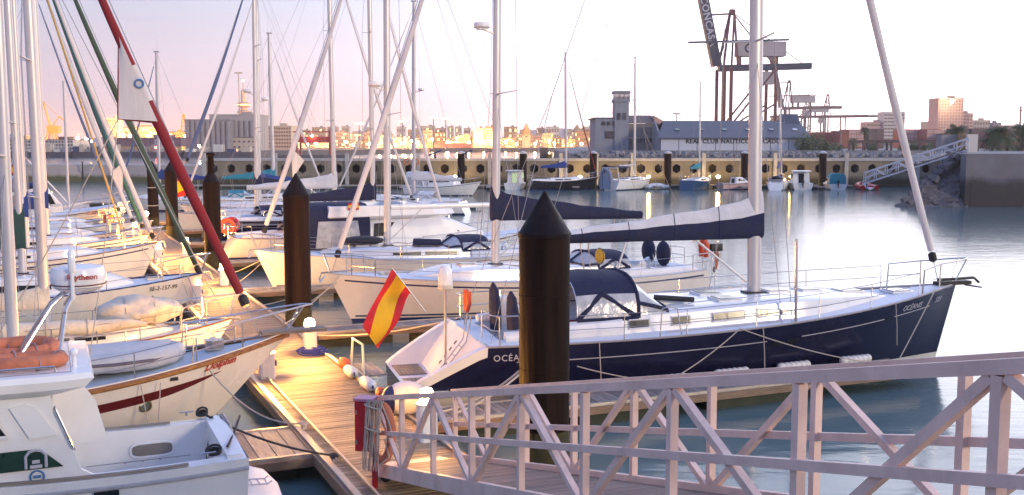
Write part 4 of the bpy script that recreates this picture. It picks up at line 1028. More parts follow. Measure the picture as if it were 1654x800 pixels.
text(by, 'boat_name', 'OCÉANIS', .22, frame(H.pt(.868, 1.72, -1, .03), H.pt(.89, 1.74, -1) - H.pt(.85, 1.71, -1), (0, -.35, 1)), LETW, .2)
text(by, 'model_number', '523', .22, frame(H.pt(.945, 1.80, -1, .03), H.pt(.96, 1.81, -1) - H.pt(.93, 1.79, -1), (0, -.45, 1)), LETW, .2)
hs = thing('horseshoe_buoy', BW_(1.95, .6, 2.05), 'slim orange horseshoe buoy on the navy yacht stern rail', 'life buoy', None, BH)
part(hs, 'foam', [ORANGE], lambda m: m.path([v3(0, -.14, .42), v3(0, -.18, .1), v3(0, 0, -.08), v3(0, .18, .1), v3(0, .14, .42)], .07, 8))
flag(BW_(.1, 1.0, 3.05), (.85 * math.cos(BH), .85 * math.sin(BH), -1.15), (1.05, .78), 'large red-yellow-red flag drooping from the navy yacht stern', (-.55, -.25, -.55), .75, 3)
mooring(BW_(3.4, -2.25, 1.72), P(-1.9, 1.6, .55), .25, 'pale mooring rope from navy yacht stern quarter to the pontoon, upper strand', r=.026)
mooring(BW_(3.3, -2.25, 1.7), P(-1.7, 1.2, .55), .35, 'pale mooring rope from navy yacht stern quarter to the pontoon, lower strand', r=.026)
mooring(BW_(8.1, -2.36, 1.70), BW_(5.9, -2.75, .55), .1, 'pale spring line from navy yacht midships down to the finger, aft leg', r=.015)
mooring(BW_(8.1, -2.36, 1.70), BW_(12.3, -2.35, .55), .12, 'long pale spring line along the navy hull toward its bow', r=.014)
mooring(BW_(3.9, -2.32, 1.0), BW_(7.0, -2.85, .52), .12, 'pale slack line low on the navy hull beside the thick pile', r=.014)
mooring(BW_(14.9, -.75, 2.18), P(-1.6, 14.0, .5), .02, 'pale bow line of the navy yacht to the finger end', r=.014)
mooring(BW_(2.0, 1.9, 1.55), P(8.5, .8, .55), .18, 'pale stern line across the gap from navy yacht to the pontoon', r=.022)
for k, x in enumerate((3.2, 6.3, 8.1, 10.0, 12.0)):
    q = P(-1.02, 1.15 + x, .56)
    o = thing('finger_bumper', q, 'white ribbed bumper lying along the finger edge by the navy hull', 'fender', 'white bumpers along the finger', ANG_R)
    part(o, 'body', [FEND], lambda m: m.lathe([(.05, -.5)] + [(.10 + (.012 if i % 3 else -.012), -.47 + .94 * i / 18) for i in range(19)] + [(.05, .5)], 10, (0, 0, .02), Matrix.Rotation(R(90), 4, 'Y')))
for x in (4.45, 8.75, 13.2):
    o = thing('breast_rope', BW_(x, -H.half(x / BL) - .02, H.sheer(x / BL, False)), 'thin pale rope hanging down the navy topside ' + {4.45: 'just forward of the stern lettering', 8.75: 'amidships below the windows', 13.2: 'aft of the bow lettering'}[x], 'rope', 'ropes hanging on the navy hull')
    part(o, 'rope', [ROPE], lambda m: m.path([v3(0, 0, 0), v3(.03, -.06, -.6), v3(.05, -.05, -1.1)], .012, 5))

# ================================================================== cream ketch on the left ("Dolphin")
dk = thing('sailing_yacht', (0, 0, 0), 'cream sailing boat named Dolphin with maroon stripe and varnished rail', 'sailboat')
DL = 11.0; HD = Hull(DL, 3.5, (1.30, 1.12, 1.80), rake=1.75, pw=2.0, bowv=.75, trake=.3)
place(dk, (-6.80, 23.50), ANG_R, DL - 1.75)
def DW(x, y, z): return dk.location + Vector((x * RX.x - y * RX.y, x * RX.y + y * RX.x, z))
part(dk, 'hull', [CREAM, CREAM, ANTIF], lambda m: HD.mesh(m, .05, 40))
part(dk, 'deck', [pm('deck_blue_grey', (.42, .50, .58), .7, .12, 3, .2, bscale=100)], lambda m: HD.deck(m, .05, DL, (.8, 2.8, .9, .3, .6)), True, 30)
for sd in (1, -1):
    part(dk, 'rub_rail', [pm('varnished_wood', (.26, .105, .025), .28, .3, 5, .2, stretch=(.3, 4, 4), coat=.5)], lambda m: m.path([HD.pt(t, HD.sheer(t, False) - .02, sd, .0) for t in [i / 40 for i in range(41)]], .055, 6, sq=(1.1, .8)))
    part(dk, 'bulwark', [CREAM], lambda m: m.loft([[HD.pt(t, HD.sheer(t, False), sd, -.02), HD.pt(t, HD.sheer(t, False), sd, -.02) + v3(0, 0, .07)] for t in [i / 40 for i in range(41)]]))
    part(dk, 'topside_stripe', [MAROON], lambda m: m.loft([[HD.pt(t, HD.sheer(t, False) - .36, sd, .008), HD.pt(t, HD.sheer(t, False) - .57 + .20 * max(0, (t - .74) / .13) ** 1.6, sd, .008)] for t in [.02 + .85 * i / 50 for i in range(51)]]))
    pt_ = HD.pt(.715, .66, sd, .02)
    pg = part(dk, 'porthole', [pm('bronze', (.22, .17, .08), .35, .3, 8, metal=.7)], lambda m: m.torus(pt_, .115, .025, Matrix.Rotation(R(90), 4, 'X'), 18, 6))
    part(pg, 'glass', [HATCHG], lambda m: m.lathe([(.1, -.005), (.1, .005)], 16, pt_, Matrix.Rotation(R(90), 4, 'X')))
    part(dk, 'fairlead', [BLACK], lambda m: m.box(HD.pt(.76, HD.sheer(.76, False) - .17, sd, .03), (.16, .05, .07)))
text(dk, 'boat_name', 'Dolphin', .24, frame(HD.pt(.858, 1.30, -1, .035), HD.pt(.885, 1.345, -1) - HD.pt(.83, 1.265, -1), (0, -.35, 1)), LETR, .45, bold=.004)
RD = Roof(HD, 3.0, 6.6, 1.1, .5, front=.2, side=.5)
part(dk, 'coachroof', [GEL], lambda m: RD.mesh(m))
for sd in (1, -1): part(dk, 'window', [GLASS], lambda m: RD.window(m, 3.4, 5.6, .3, .75, sd))
rig(dk, HD, 5.2, 13.2, RD.top(5.2) - .03, boom=0, cover=None, furl=SAILR, furl_r=.108, mr=.085, bz=1.3, gen=(.085, .93), bow_x=DL - .65, fore_top=.98, cover_h=.45)
# white clew patch of the red-edged jib
f0 = v3(DL - .65, 0, HD.sheer(.95, False) + .05); f1 = v3(5.2, 0, RD.top(5.2) - .03).lerp(v3(5.2, 0, RD.top(5.2) + 13.17), .98)
def jibpt(k): return f0.lerp(f1, .085).lerp(f0.lerp(f1, .93), k) - v3(.10 * math.sin(math.pi * k), 0, .12 * math.sin(math.pi * k))
ja, jb = jibpt(.365), jibpt(.53)
jc = ja + v3(-.80, 0, .05)
def jib(m):
    for y, fl in ((.055, 0), (-.055, 1)):
        n = 8; secs = []
        for i in range(n + 1):
            k = i / n; a = ja.lerp(jb, k) + v3(0, y * 2.1, 0); c = jc.lerp(jb, k) + v3(0, y * .3, 0)
            secs.append([a.lerp(c, q / 4) + v3(0, y * .5 * math.sin(math.pi * q / 4), 0) for q in range(5)])
        m.loft(secs, fl)
jp = part(dk, 'jib_clew', [SAILW], jib)
part(jp, 'red_edge', [SAILR], lambda m: (m.path([jc, jb], .022, 5), m.path([jc, ja + v3(-.05, 0, -.02)], .022, 5)))
part(jp, 'clew_wrap', [SAILW], lambda m: m.path([jibpt(.405 + .007 * i) for i in range(11)], .120, 10))
part(jp, 'sail_mark', [LETB], lambda m: m.torus(jibpt(.44) + v3(-.02, -.15, 0), .085, .02, Matrix.Rotation(R(90), 4, 'X'), 14, 5))
part(dk, 'jib_sheet', [ROPE], lambda m: (m.path(sag(jc, v3(6.6, -1.2, 1.6), .25), .014, 5), m.path(sag(jc, v3(4.6, 1.2, 1.6), .15), .014, 5)))
pulpit(dk, HD, .62, 2.3, .55)
part(dk, 'bowsprit', [TEAKG], lambda m: m.box((DL + .1, 0, HD.sheer(1, False) + .06), (1.5, .42, .07)))
lifelines(dk, HD, [1.2, 2.8, 4.4, 6.0, 7.5, 8.8], .6)
part(dk, 'windlass', [STEEL], lambda m: (m.box((9.3, 0, HD.deckz(.85, 0) + .12), (.4, .3, .22)), m.tube(v3(9.3, -.28, HD.deckz(.85, 0) + .16), v3(9.3, .28, HD.deckz(.85, 0) + .16), .09, .09, 10)))
part(dk, 'deck_hose', [ROPED], lambda m: m.path([v3(7.2, .5, HD.deckz(.65, .5) + .03), v3(8.2, .2, HD.deckz(.75, .2) + .03), v3(9.0, .35, HD.deckz(.82, .3) + .03), v3(10, .1, HD.deckz(.9, 0) + .03)], .02, 5))
part(dk, 'chain_pile', [STEEL], lambda m: [m.torus((8.35 + random.uniform(-.12, .12), -.35 + random.uniform(-.12, .12), HD.deckz(.77, .3) + .05 + random.uniform(0, .2)), .05, .014, Matrix.Rotation(random.uniform(0, 3), 4, 'X'), 8, 5) for _ in range(40)])
# upturned dinghy on the foredeck
dg = thing('dinghy', DW(7.15, -.15, HD.deckz(.65, 0) + .28), 'upturned pale grey inflatable dinghy with dark stripe on the cream foredeck', 'dinghy', None, ANG_R)
GREYT = pm('inflatable_grey', (.46, .47, .50), .6, .1, 3, .1)
part(dg, 'tube', [GREYT], lambda m: m.path([v3(-1.35, .55, 0), v3(0, .58, 0), v3(.75, .5, .02), v3(1.15, .3, .05), v3(1.3, 0, .06), v3(1.15, -.3, .05), v3(.75, -.5, .02), v3(0, -.58, 0), v3(-1.35, -.55, 0)], [.14] + [.22] * 7 + [.14], 12))
part(dg, 'floor', [GREYT], lambda m: m.loft([[v3(x, -.5 * w, .12), v3(x, -.25 * w, .26), v3(x, 0, .34), v3(x, .25 * w, .26), v3(x, .5 * w, .12)] for x, w in ((-1.2, 1), (0, 1), (.6, .95), (1.0, .6), (1.2, .2))]))
for sd in (1, -1): part(dg, 'stripe', [pm('stripe_slate', (.12, .10, .13), .6, .1)], lambda m: m.path([v3(-1.3, sd * .765, .01), v3(0, sd * .80, .01), v3(.75, sd * .71, .03), v3(1.2, sd * .46, .06)], .035, 6))
part(dg, 'transom', [GEL], lambda m: m.box((-1.22, 0, .1), (.05, 1.0, .34)))
mooring(DW(9.05, -1.0, 1.30), P(-1.55, -1.5, .6), .35, 'pale bow rope from the cream Dolphin hull to the pontoon cleat', r=.018)
mooring(DW(8.0, -1.35, 1.2), DW(7.9, -1.5, .1), .0, 'thin rope hanging down the cream hull aft of the porthole', r=.012)
mooring(DW(7.6, -1.42, 1.2), DW(7.75, -1.56, .1), .0, 'second thin rope hanging down the cream hull near the cabin boat', r=.012)
mooring(DW(10.3, .3, 1.75), P(6.0, -1.4, .6), .2, 'pale rope from the cream bow across the planks', r=.018)

# ================================================================== near motor boat ("Cádiz")
mb_ = thing('motor_boat', (0, 0, 0), 'white cabin motor boat lettered Cádiz with orange rings on its roof', 'motor boat')
ML = 8.6; HM = Hull(ML, 2.95, (1.42, 1.5, 2.1), tr=.93, rake=1.2, trake=-.05, pw=2.6, bowv=.6, sternv=.10)
MH = ANG_R + math.pi
place(mb_, P(-4.85, -3.42), MH, 0)
def MW(x, y, z):
    c_, s__ = math.cos(MH), math.sin(MH)
    return mb_.location + Vector((x * c_ - y * s__, x * s__ + y * c_, z))
part(mb_, 'hull', [GEL, BLUEST, ANTIF], lambda m: HM.mesh(m, .12))
part(mb_, 'deck', [GEL], lambda m: HM.deck(m, .02, ML, (.28, 2.75, 1.24, .86, .86)), True, 30)
for sd in (1, -1):
    part(mb_, 'gunwale_cap', [TEAKG], lambda m: m.path([HM.pt(t, HM.sheer(t, False), sd, -.12) + v3(0, 0, .015) for t in [.1 + .3 * i / 10 for i in range(11)]], .035, 6, sq=(.5, 1.6)))
    part(mb_, 'rubbing_strake', [pm('strake_grey', (.38, .38, .40), .5, .15)], lambda m: m.path([HM.pt(t, HM.sheer(t, False) - .16, sd, .0) for t in [.0 + i / 30 for i in range(31)]], .035, 6))
    # oval opening in the bulwark, seen as a framed pane on the inner face
    y0_ = sd * (min(1.24, HM.half(.18) * .985 * .8) - .012)
    ov = lambda g: [v3(1.15 + (.33 * math.copysign(abs(math.cos(a)) ** .45, math.cos(a))) * g, y0_ - sd * .012, 1.02 + (.115 * math.copysign(abs(math.sin(a)) ** .6, math.sin(a))) * g) for a in [2 * math.pi * i / 28 for i in range(28)]]
    pn = part(mb_, 'oval_port', [pm('oval_glass', (.22, .20, .17), .25, .2, 3)], lambda m: m.add(ov(1), [tuple(range(28))]))
    part(pn, 'port_frame', [GEL], lambda m: m.path(ov(1.06), .024, 6, closed=True))
    for k in range(4): part(mb_, 'rivet', [STEEL], lambda m: m.ball((.75 + .28 * k, y0_ - sd * .01, .83), .014, 6, 4))
# transom band, swim platform and ladder
part(mb_, 'transom_trim', [pm('strake_grey2', (.25, .25, .24), .6, .15)], lambda m: m.path([v3(-.04, -1.25, 1.45), v3(-.10, -.9, 1.35), v3(-.13, -.4, .95)], .05, 6))
part(mb_, 'swim_platform', [GEL], lambda m: m.prism([(.02, -1.32), (.02, 1.32), (-.38, 1.28), (-.66, .85), (-.74, 0), (-.66, -.85), (-.38, -1.28)], .42, .52))
sl_ = link('swim_ladder', None, mb_)
for y in (-.15, .15): part(sl_, 'rail', [STEEL], lambda m: m.path([v3(-.08, y, 1.25), v3(-.2, y, .6), v3(-.55, y, .57), v3(-.62, y, .62)], .016, 6))
for x in (-.3, -.42, -.54): part(sl_, 'rung', [STEEL], lambda m: m.tube(v3(x, -.15, .575), v3(x, .15, .575), .014, .014, 6))
part(mb_, 'stern_coaming', [GEL], lambda m: m.box((.14, 0, 1.40), (.24, 2.5, .12)))
part(mb_, 'stern_pole', [ROPED], lambda m: m.path([v3(.15, -1.1, 1.5), v3(.22, -1.05, 1.1), v3(.3, -.95, .62)], .018, 6))
# cabin
WY = 1.22
cabz0 = 1.46
sidep = [(2.15, cabz0 - .06), (2.32, cabz0 + .05), (2.72, 2.70), (6.2, 2.70), (6.9, 2.0), (7.2, cabz0 + .22), (7.2, cabz0 - .06)]
for sd in (1, -1):
    w = part(mb_, 'cabin_side', [GEL], lambda m: m.prism(sidep, 0, .07, frame((0, sd * WY - (.035), 0), (1, 0, 0), (0, 0, 1)) if sd < 0 else frame((0, sd * WY + .035, 0), (1, 0, 0), (0, 0, 1))))
    yy = sd * (WY + .062)
    # green stripe pane with arch emblem
    st = part(w, 'green_panel', [pm('panel_green', (.012, .040, .028), .3, .25, 6, coat=.3)], lambda m: m.add([v3(2.55, yy, cabz0 + .13), v3(6.6, yy, cabz0 + .12), v3(6.6, yy, cabz0 + .42), v3(2.85, yy, cabz0 + .42)], [(0, 1, 2, 3)]))
    if sd > 0:
        em = part(st, 'arch_emblem', [LETW], lambda m: (m.path([v3(3.04, yy + .006, cabz0 + .15), v3(3.04, yy + .006, cabz0 + .33), v3(2.99, yy + .006, cabz0 + .39), v3(2.91, yy + .006, cabz0 + .41), v3(2.83, yy + .006, cabz0 + .39), v3(2.78, yy + .006, cabz0 + .33), v3(2.78, yy + .006, cabz0 + .15)], .022, 5), m.box((2.91, yy, cabz0 + .17), (.16, .01, .05)), m.box((2.91, yy, cabz0 + .24), (.10, .01, .05))))
        text(w, 'port_name', 'Cádiz', .24, frame((3.52, yy + .13, cabz0 - .21), (-1, 0, 0), (0, 0, 1)), LETB, align='CENTER')
        part(w, 'round_emblem', [LETB], lambda m: (m.torus((2.9, yy + .01, cabz0 + .02), .09, .012, Matrix.Rotation(R(90), 4, 'X'), 18, 4), m.box((2.9, yy, cabz0 + .02), (.1, .01, .04))))
    for xa, xb, dx in ((3.50, 6.0, .35),):
        wn = part(w, 'window', [GLASS], lambda m: m.prism([(xa - .22, cabz0 + .66), (xb + .35, cabz0 + .66), (xb, 2.56), (xa + .06, 2.56)], 0, .02, frame((0, sd * (WY + .035) + (.034 if sd > 0 else -.054), 0), (1, 0, 0), (0, 0, 1)) if False else frame((0, yy, 0), (1, 0, 0), (0, 0, 1))))
        part(wn, 'window_frame', [GEL], lambda m: m.path([v3(xa - .25, yy + sd * .012, cabz0 + .63), v3(xb + .4, yy + sd * .012, cabz0 + .63), v3(xb, yy + sd * .012, 2.59), v3(xa + .04, yy + sd * .012, 2.59)], .025, 5, closed=True))
    pnl = part(w, 'raised_panel', [GEL], lambda m: m.prism([(2.62, cabz0 + .60), (2.98, cabz0 + .58), (3.22, 2.50), (3.02, 2.54), (2.90, 2.50)], -.012, .022, frame((0, yy, 0), (1, 0, 0), (0, 0, 1))))
    part(w, 'grab_rail', [STEEL], lambda m: m.path([v3(2.40, sd * (WY + .02), cabz0 + .35), v3(2.42, sd * (WY + .09), cabz0 + .4), v3(2.62, sd * (WY + .09), 2.4), v3(2.64, sd * (WY + .02), 2.46)], .02, 6))
part(mb_, 'cabin_front', [GEL], lambda m: m.add([v3(6.2, -WY, 2.70), v3(6.2, WY, 2.70), v3(6.9, WY, 2.0), v3(6.9, -WY, 2.0), v3(7.2, WY, cabz0 + .2), v3(7.2, -WY, cabz0 + .2)], [(0, 1, 2, 3), (3, 2, 4, 5)]))
part(mb_, 'bulkhead', [CREAM], lambda m: m.box((3.0, 0, 2.1), (.06, 2 * WY - .1, 1.55)))
bd = part(mb_, 'cabin_door', [GLASS], lambda m: m.box((2.955, .1, 1.98), (.03, .62, 1.35)))
for y in (-.26, .12, .46): part(bd, 'door_frame', [TEAK], lambda m: m.box((2.94, y, 1.98), (.05, .06, 1.42)))
part(mb_, 'cabin_wing', [GEL], lambda m: m.prism([(2.66, 2.70), (2.5, 2.70), (2.02, 2.0), (1.85, 1.3), (2.66, 1.3)], 0, .05, frame((0, -.95, 0), (1, 0, 0), (0, 0, 1))))
part(mb_, 'hardtop', [GEL], lambda m: m.rings([[v3(2.1 + dx, -1.36 + .0 + iy, z), v3(2.1 + dx, 1.36 - iy, z), v3(2.55 + dx * .5, 1.45 - iy, z), v3(6.1 - dx, 1.42 - iy, z), v3(6.75 - dx, .9 - iy * .5, z), v3(6.75 - dx, -.9 + iy * .5, z), v3(6.1 - dx, -1.42 + iy, z), v3(2.55 + dx * .5, -1.45 + iy, z)] for dx, iy, z in ((.45, .14, 2.64), (.12, .02, 2.74), (.0, .0, 2.86), (.03, .03, 2.94), (.16, .12, 2.955))]), True, 30)
part(mb_, 'roof_rail', [STEEL], lambda m: (m.path([v3(2.6, 1.2, 2.94), v3(2.62, 1.2, 3.03), v3(4.2, 1.2, 3.03), v3(4.22, 1.2, 2.94)], .018, 6)))
# radar frame on the roof
rf = link('radar_frame', None, mb_)
for y in (-.55, .35):
    part(rf, 'strut', [STEEL], lambda m: m.path([v3(2.55, y, 2.94), v3(2.42, y * .7 - .1, 3.7), v3(2.25, y * .3 - .15, 3.98)], .03, 7))
    part(rf, 'strut', [STEEL], lambda m: m.path([v3(3.15, y, 2.94), v3(2.62, y * .6 - .1, 3.75), v3(2.35, y * .25 - .15, 3.98)], .026, 7))
part(rf, 'crossbar', [STEEL], lambda m: m.tube(v3(2.44, -.5, 3.65), v3(2.44, .2, 3.65), .022, .022, 6))
part(rf, 'antenna', [GEL], lambda m: (m.tube(v3(2.32, .28, 3.85), v3(2.32, .28, 4.30), .03, .03, 8), m.lathe([(.045, 0), (.055, .03), (.055, .28), (.03, .33)], 10, (2.32, .28, 4.28))))
rdm = radome(mb_, (2.22, -.15, 3.98), .41, .36)
part(rdm, 'underside', [CREAM], lambda m: m.lathe([(.12, -.07), (.24, -.06), (.35, .0), (.37, .02)], 20, (2.22, -.15, 3.98)))
text(rdm, 'maker_name', 'Raytheon', .115, frame((2.18, .27, 4.15), (-1, 0, 0), (0, 0, 1)), LETR, bold=.003)
for k, (x, y, z, ti) in enumerate(((3.0, .70, 3.05, 4), (3.1, -.30, 3.07, -6))):
    o = thing('life_ring', MW(x, y, z), ('faded orange life ring lying nearer the rail edge of the white cabin roof', 'faded orange life ring lying beside the radar frame on the white cabin roof')[k], 'life ring', None, MH + R(8 * k))
    part(o, 'ring', [ORANGEF], lambda m: m.torus((0, 0, 0), .36, .10, Matrix.Rotation(R(ti), 4, 'X'), 28, 10, sc=(1.35, .9)))
    for a in (20, 110, 200, 290): part(o, 'band', [pm('ring_tape', (.30, .22, .26), .7, .2)], lambda m: m.torus((.36 * 1.35 * math.cos(R(a)), .36 * .9 * math.sin(R(a)), 0), .105, .012, Matrix.Rotation(R(a), 4, 'Z') @ Matrix.Rotation(R(90), 4, 'X'), 14, 5))
SEAM = pm('seam_dark', (.20, .19, .20), .7, .2)  # thin dark lines along the locker and roof seams
for yv in (-1, 1):
    part(mb_, 'locker_seam', [SEAM], lambda m: m.path([v3(.55, yv * .93, .672), v3(2.2, yv * .93, .672), v3(2.2, yv * .93, .9), v3(.55, yv * .93, .9)], .006, 4, closed=True))
    part(mb_, 'deck_cleat', [STEEL], lambda m: (m.tube(v3(.55, yv * 1.33, 1.49), v3(.55, yv * 1.33, 1.55), .018, .018, 6), m.tube(v3(.43, yv * 1.33, 1.555), v3(.67, yv * 1.33, 1.555), .013, .013, 6)))
    part(mb_, 'air_vent', [GLASS], lambda m: m.box((2.0, yv * 1.478, 1.16), (.34, .012, .09)))
    part(mb_, 'hull_window', [GLASS], lambda m: HM.strip(m, .055, .17, .62, .82, yv, .012, 8))
    part(mb_, 'hull_window_trim', [BLUEST], lambda m: m.path([HM.pt(t, HM.sheer(t, False) - d, yv, .014) for t, d in ((.05, .60), (.175, .60), (.18, .84), (.05, .84))], .014, 5, closed=True))
part(mb_, 'cockpit_hatch', [GEL], lambda m: m.box((1.2, 0, .665), (1.0, .9, .03)))
part(mb_, 'hatch_ring', [STEEL], lambda m: m.torus((1.55, 0, .69), .05, .009, None, 12, 5))
part(mb_, 'step', [TEAKG], lambda m: m.box((2.62, .1, .80), (.3, .7, .05)))
part(mb_, 'fire_bottle', [REDP], lambda m: m.path([v3(2.88, -.5, 1.55), v3(2.88, -.5, 1.95), v3(2.88, -.5, 2.02)], [.07, .07, .03], 8))
part(mb_, 'roof_lamp', [GEL], lambda m: (m.tube(v3(2.35, .95, 2.95), v3(2.35, .95, 3.12), .03, .03, 8), m.ball((2.35, .95, 3.17), .06, 10, 6)))
part(mb_, 'roof_seam', [SEAM], lambda m: m.path([v3(2.4, 1.28, 2.957), v3(6.0, 1.25, 2.957), v3(6.0, -1.25, 2.957), v3(2.4, -1.28, 2.957)], .006, 4, closed=True))
part(mb_, 'side_rail', [STEEL], lambda m: m.path([v3(3.55, 1.36, 1.52), v3(3.9, 1.36, 2.0), v3(7.2, 1.2, 2.25)], .02, 6))
mooring(MW(.25, -1.1, 1.52), P(-4.0, -1.45, .6), .12, 'dark rope from the white cabin boat stern to the pontoon', ROPED, .02)
mooring(MW(.2, .9, 1.5), MW(-.3, -1.0, 1.48), .05, 'dark rope lying across the white cabin boat stern', ROPED, .02)
o = thing('rope_tangle', MW(.3, -1.25, 1.5), 'small dark tangle of rope on the far stern corner of the white cabin boat', 'rope')
part(o, 'coil', [ROPED], lambda m: [m.torus((0, 0, .02 * k), .07 + .02 * (k % 2), .02, Matrix.Rotation(.2 * k, 4, 'X'), 12, 5) for k in range(4)])
o = thing('rope_tangle', MW(.45, 1.2, 1.5), 'dark rope coil on the near stern corner of the white cabin boat', 'rope')
part(o, 'coil', [ROPED], lambda m: [m.torus((0, 0, .02 * k), .09 + .02 * (k % 2), .02, Matrix.Rotation(.15 * k, 4, 'X'), 12, 5) for k in range(4)])
o = thing('blue_bundle', P(-2.2, -3.3, DZ), 'crumpled dark blue cloth bundle on the short planked finger', 'cloth')
part(o, 'cloth', [BLUEC], lambda m: [m.ball((.1 * k - .1, .05 * (k % 2), .08 + .02 * k), (.18, .13, .10), 10, 6) for k in range(3)])

# ================================================================== other yachts along the pontoon
LEFT, RIGHT = ANG_R, ANG_R + math.pi          # heading of boats with the bow on the pontoon, left and right side
def local(root, x, y, z):
    a = root.rotation_euler.z
    return root.location + Vector((x * math.cos(a) - y * math.sin(a), x * math.sin(a) + y * math.cos(a), z))
def hull_text(root, Hh, s, size, t, z, side, mat=LETD, shear=.1, lift=.025):
    d = 1 if side < 0 else -1
    text(root, 'hull_number', s, size, frame(Hh.pt(t, z, side, lift), (Hh.pt(t + .02, z, side) - Hh.pt(t - .02, z, side)) * d, (0, side * .3, 1)), mat, shear)

# second white yacht, bow on the pontoon, navy boom cover
b2, h2, r2, z2 = sailboat('white sailing yacht with long navy boom cover, behind the navy yacht', RIGHT, bow=(-5.55, 36.2), L=15.0, B=4.2, fb=(1.35, 1.3, 1.75), stripe=BLUEST, mast_x=8.75, mh=19, boom=6.2, cover=NAVYC, furl_r=.10, mr=.118, radar=(8.5, .6, 0), rake=.85, bz=1.75, hullm=CREAM, cover_h=.72, gen=(.045, .93), toe=ALU, boom_rise=-.1)
o = thing('horseshoe_buoy', local(b2, .35, 1.0, 2.0), 'orange-red horseshoe buoy on the stern rail behind the navy boom cover', 'life buoy', None, RIGHT)
part(o, 'foam', [ORANGE], lambda m: m.path([v3(0, -.16, -.2), v3(0, -.2, .3), v3(0, 0, .52), v3(0, .2, .3), v3(0, .16, -.2)], .10, 8))
o = thing('horseshoe_buoy', local(b2, 5.3, 1.65, 1.85), 'yellow foam buoy hung at the cockpit of the white yacht', 'life buoy', None, RIGHT)
part(o, 'foam', [YELP], lambda m: m.ball((0, 0, .25), (.13, .30, .28), 14, 8))
part(o, 'strap', [BLACK], lambda m: m.torus((0, 0, .25), .30, .015, Matrix.Rotation(R(90), 4, 'Y'), 16, 5))
def outboard(loc, label, rz, cowl=BLACK, leg=ORANGEF):
    o = thing('outboard_motor', loc, label, 'outboard motor', None, rz)
    part(o, 'cowling', [cowl], lambda m: m.rings([[v3(x, y * w, z) for x, y in ((-.24, -.12), (-.24, .12), (.22, .1), (.28, 0), (.22, -.1))] for w, z in ((.8, .28), (1, .33), (1, .48), (.7, .56))]))
    part(o, 'leg', [leg], lambda m: m.path([v3(0, 0, .3), v3(.02, 0, -.2), v3(.0, 0, -.45)], [.09, .07, .05], 8))
    part(o, 'propeller', [BLACK], lambda m: [m.bar(v3(-.1, 0, -.45), v3(-.1, .12 * math.cos(a), -.45 + .12 * math.sin(a)), .06, .015) for a in (0, 2.1, 4.2)])
    part(o, 'bracket', [WIRE], lambda m: m.box((.1, 0, .05), (.08, .22, .3)))
    return o
outboard(local(b2, -.1, 1.2, 1.75), 'small black outboard with faded orange leg on the stern rail', RIGHT + 3.0)
for sd in (.55, -.55): part(b2, 'helm_cover', [NAVYC], lambda m: m.ball((1.9, sd, 1.95), (.22, .42, .5), 12, 8))
part(b2, 'helm_arch', [ALU], lambda m: m.path([v3(4.4, 1.35, 1.5), v3(3.9, 1.35, 2.9), v3(3.9, -1.35, 2.9), v3(4.4, -1.35, 1.5)], .04, 7))
flag(local(b2, .2, .6, 3.2), (0.1, 0, -1.3), (.55, .4), 'small faded red and yellow flag on the stern behind the navy boom', (-.5, -.4, -.3), .6, 8)
mooring(local(b2, 14.6, .3, 1.75), P(10.5, .6, .55), .1, 'pale bow line of the white yacht with navy boom cover', r=.018)

# third white yacht numbered 3-02
b3, h3, r3, z3 = sailboat('white sailing yacht numbered 3-02 on its bow, pale bare boom', RIGHT, bow=(-10.0, 44.0), L=13.4, B=4.0, fb=(1.3, 1.25, 1.75), stripe=None, mast_x=7.65, mh=17.5, boom=5.4, cover=None, furl_r=.105, mr=.118, radar=(6.9, .55, 0), rake=.8, bz=1.7, hullm=CREAM, gen=(.06, .93), boom_mat=GEL, clew=True, toe=ALU)
hull_text(b3, h3, '3-02', .22, .905, 1.30, 1)
part(b3, 'black_bag', [BLACK], lambda m: m.ball((8.8, 0, r3.top(8.8) + .2), (1.0, .45, .22), 14, 8))
part(b3, 'sail_bag', [NAVYC], lambda m: m.path([v3(6.6, .5, r3.top(6.6) + .15), v3(5.4, .6, r3.top(5.4) + .15)], [.2, .16], 8))

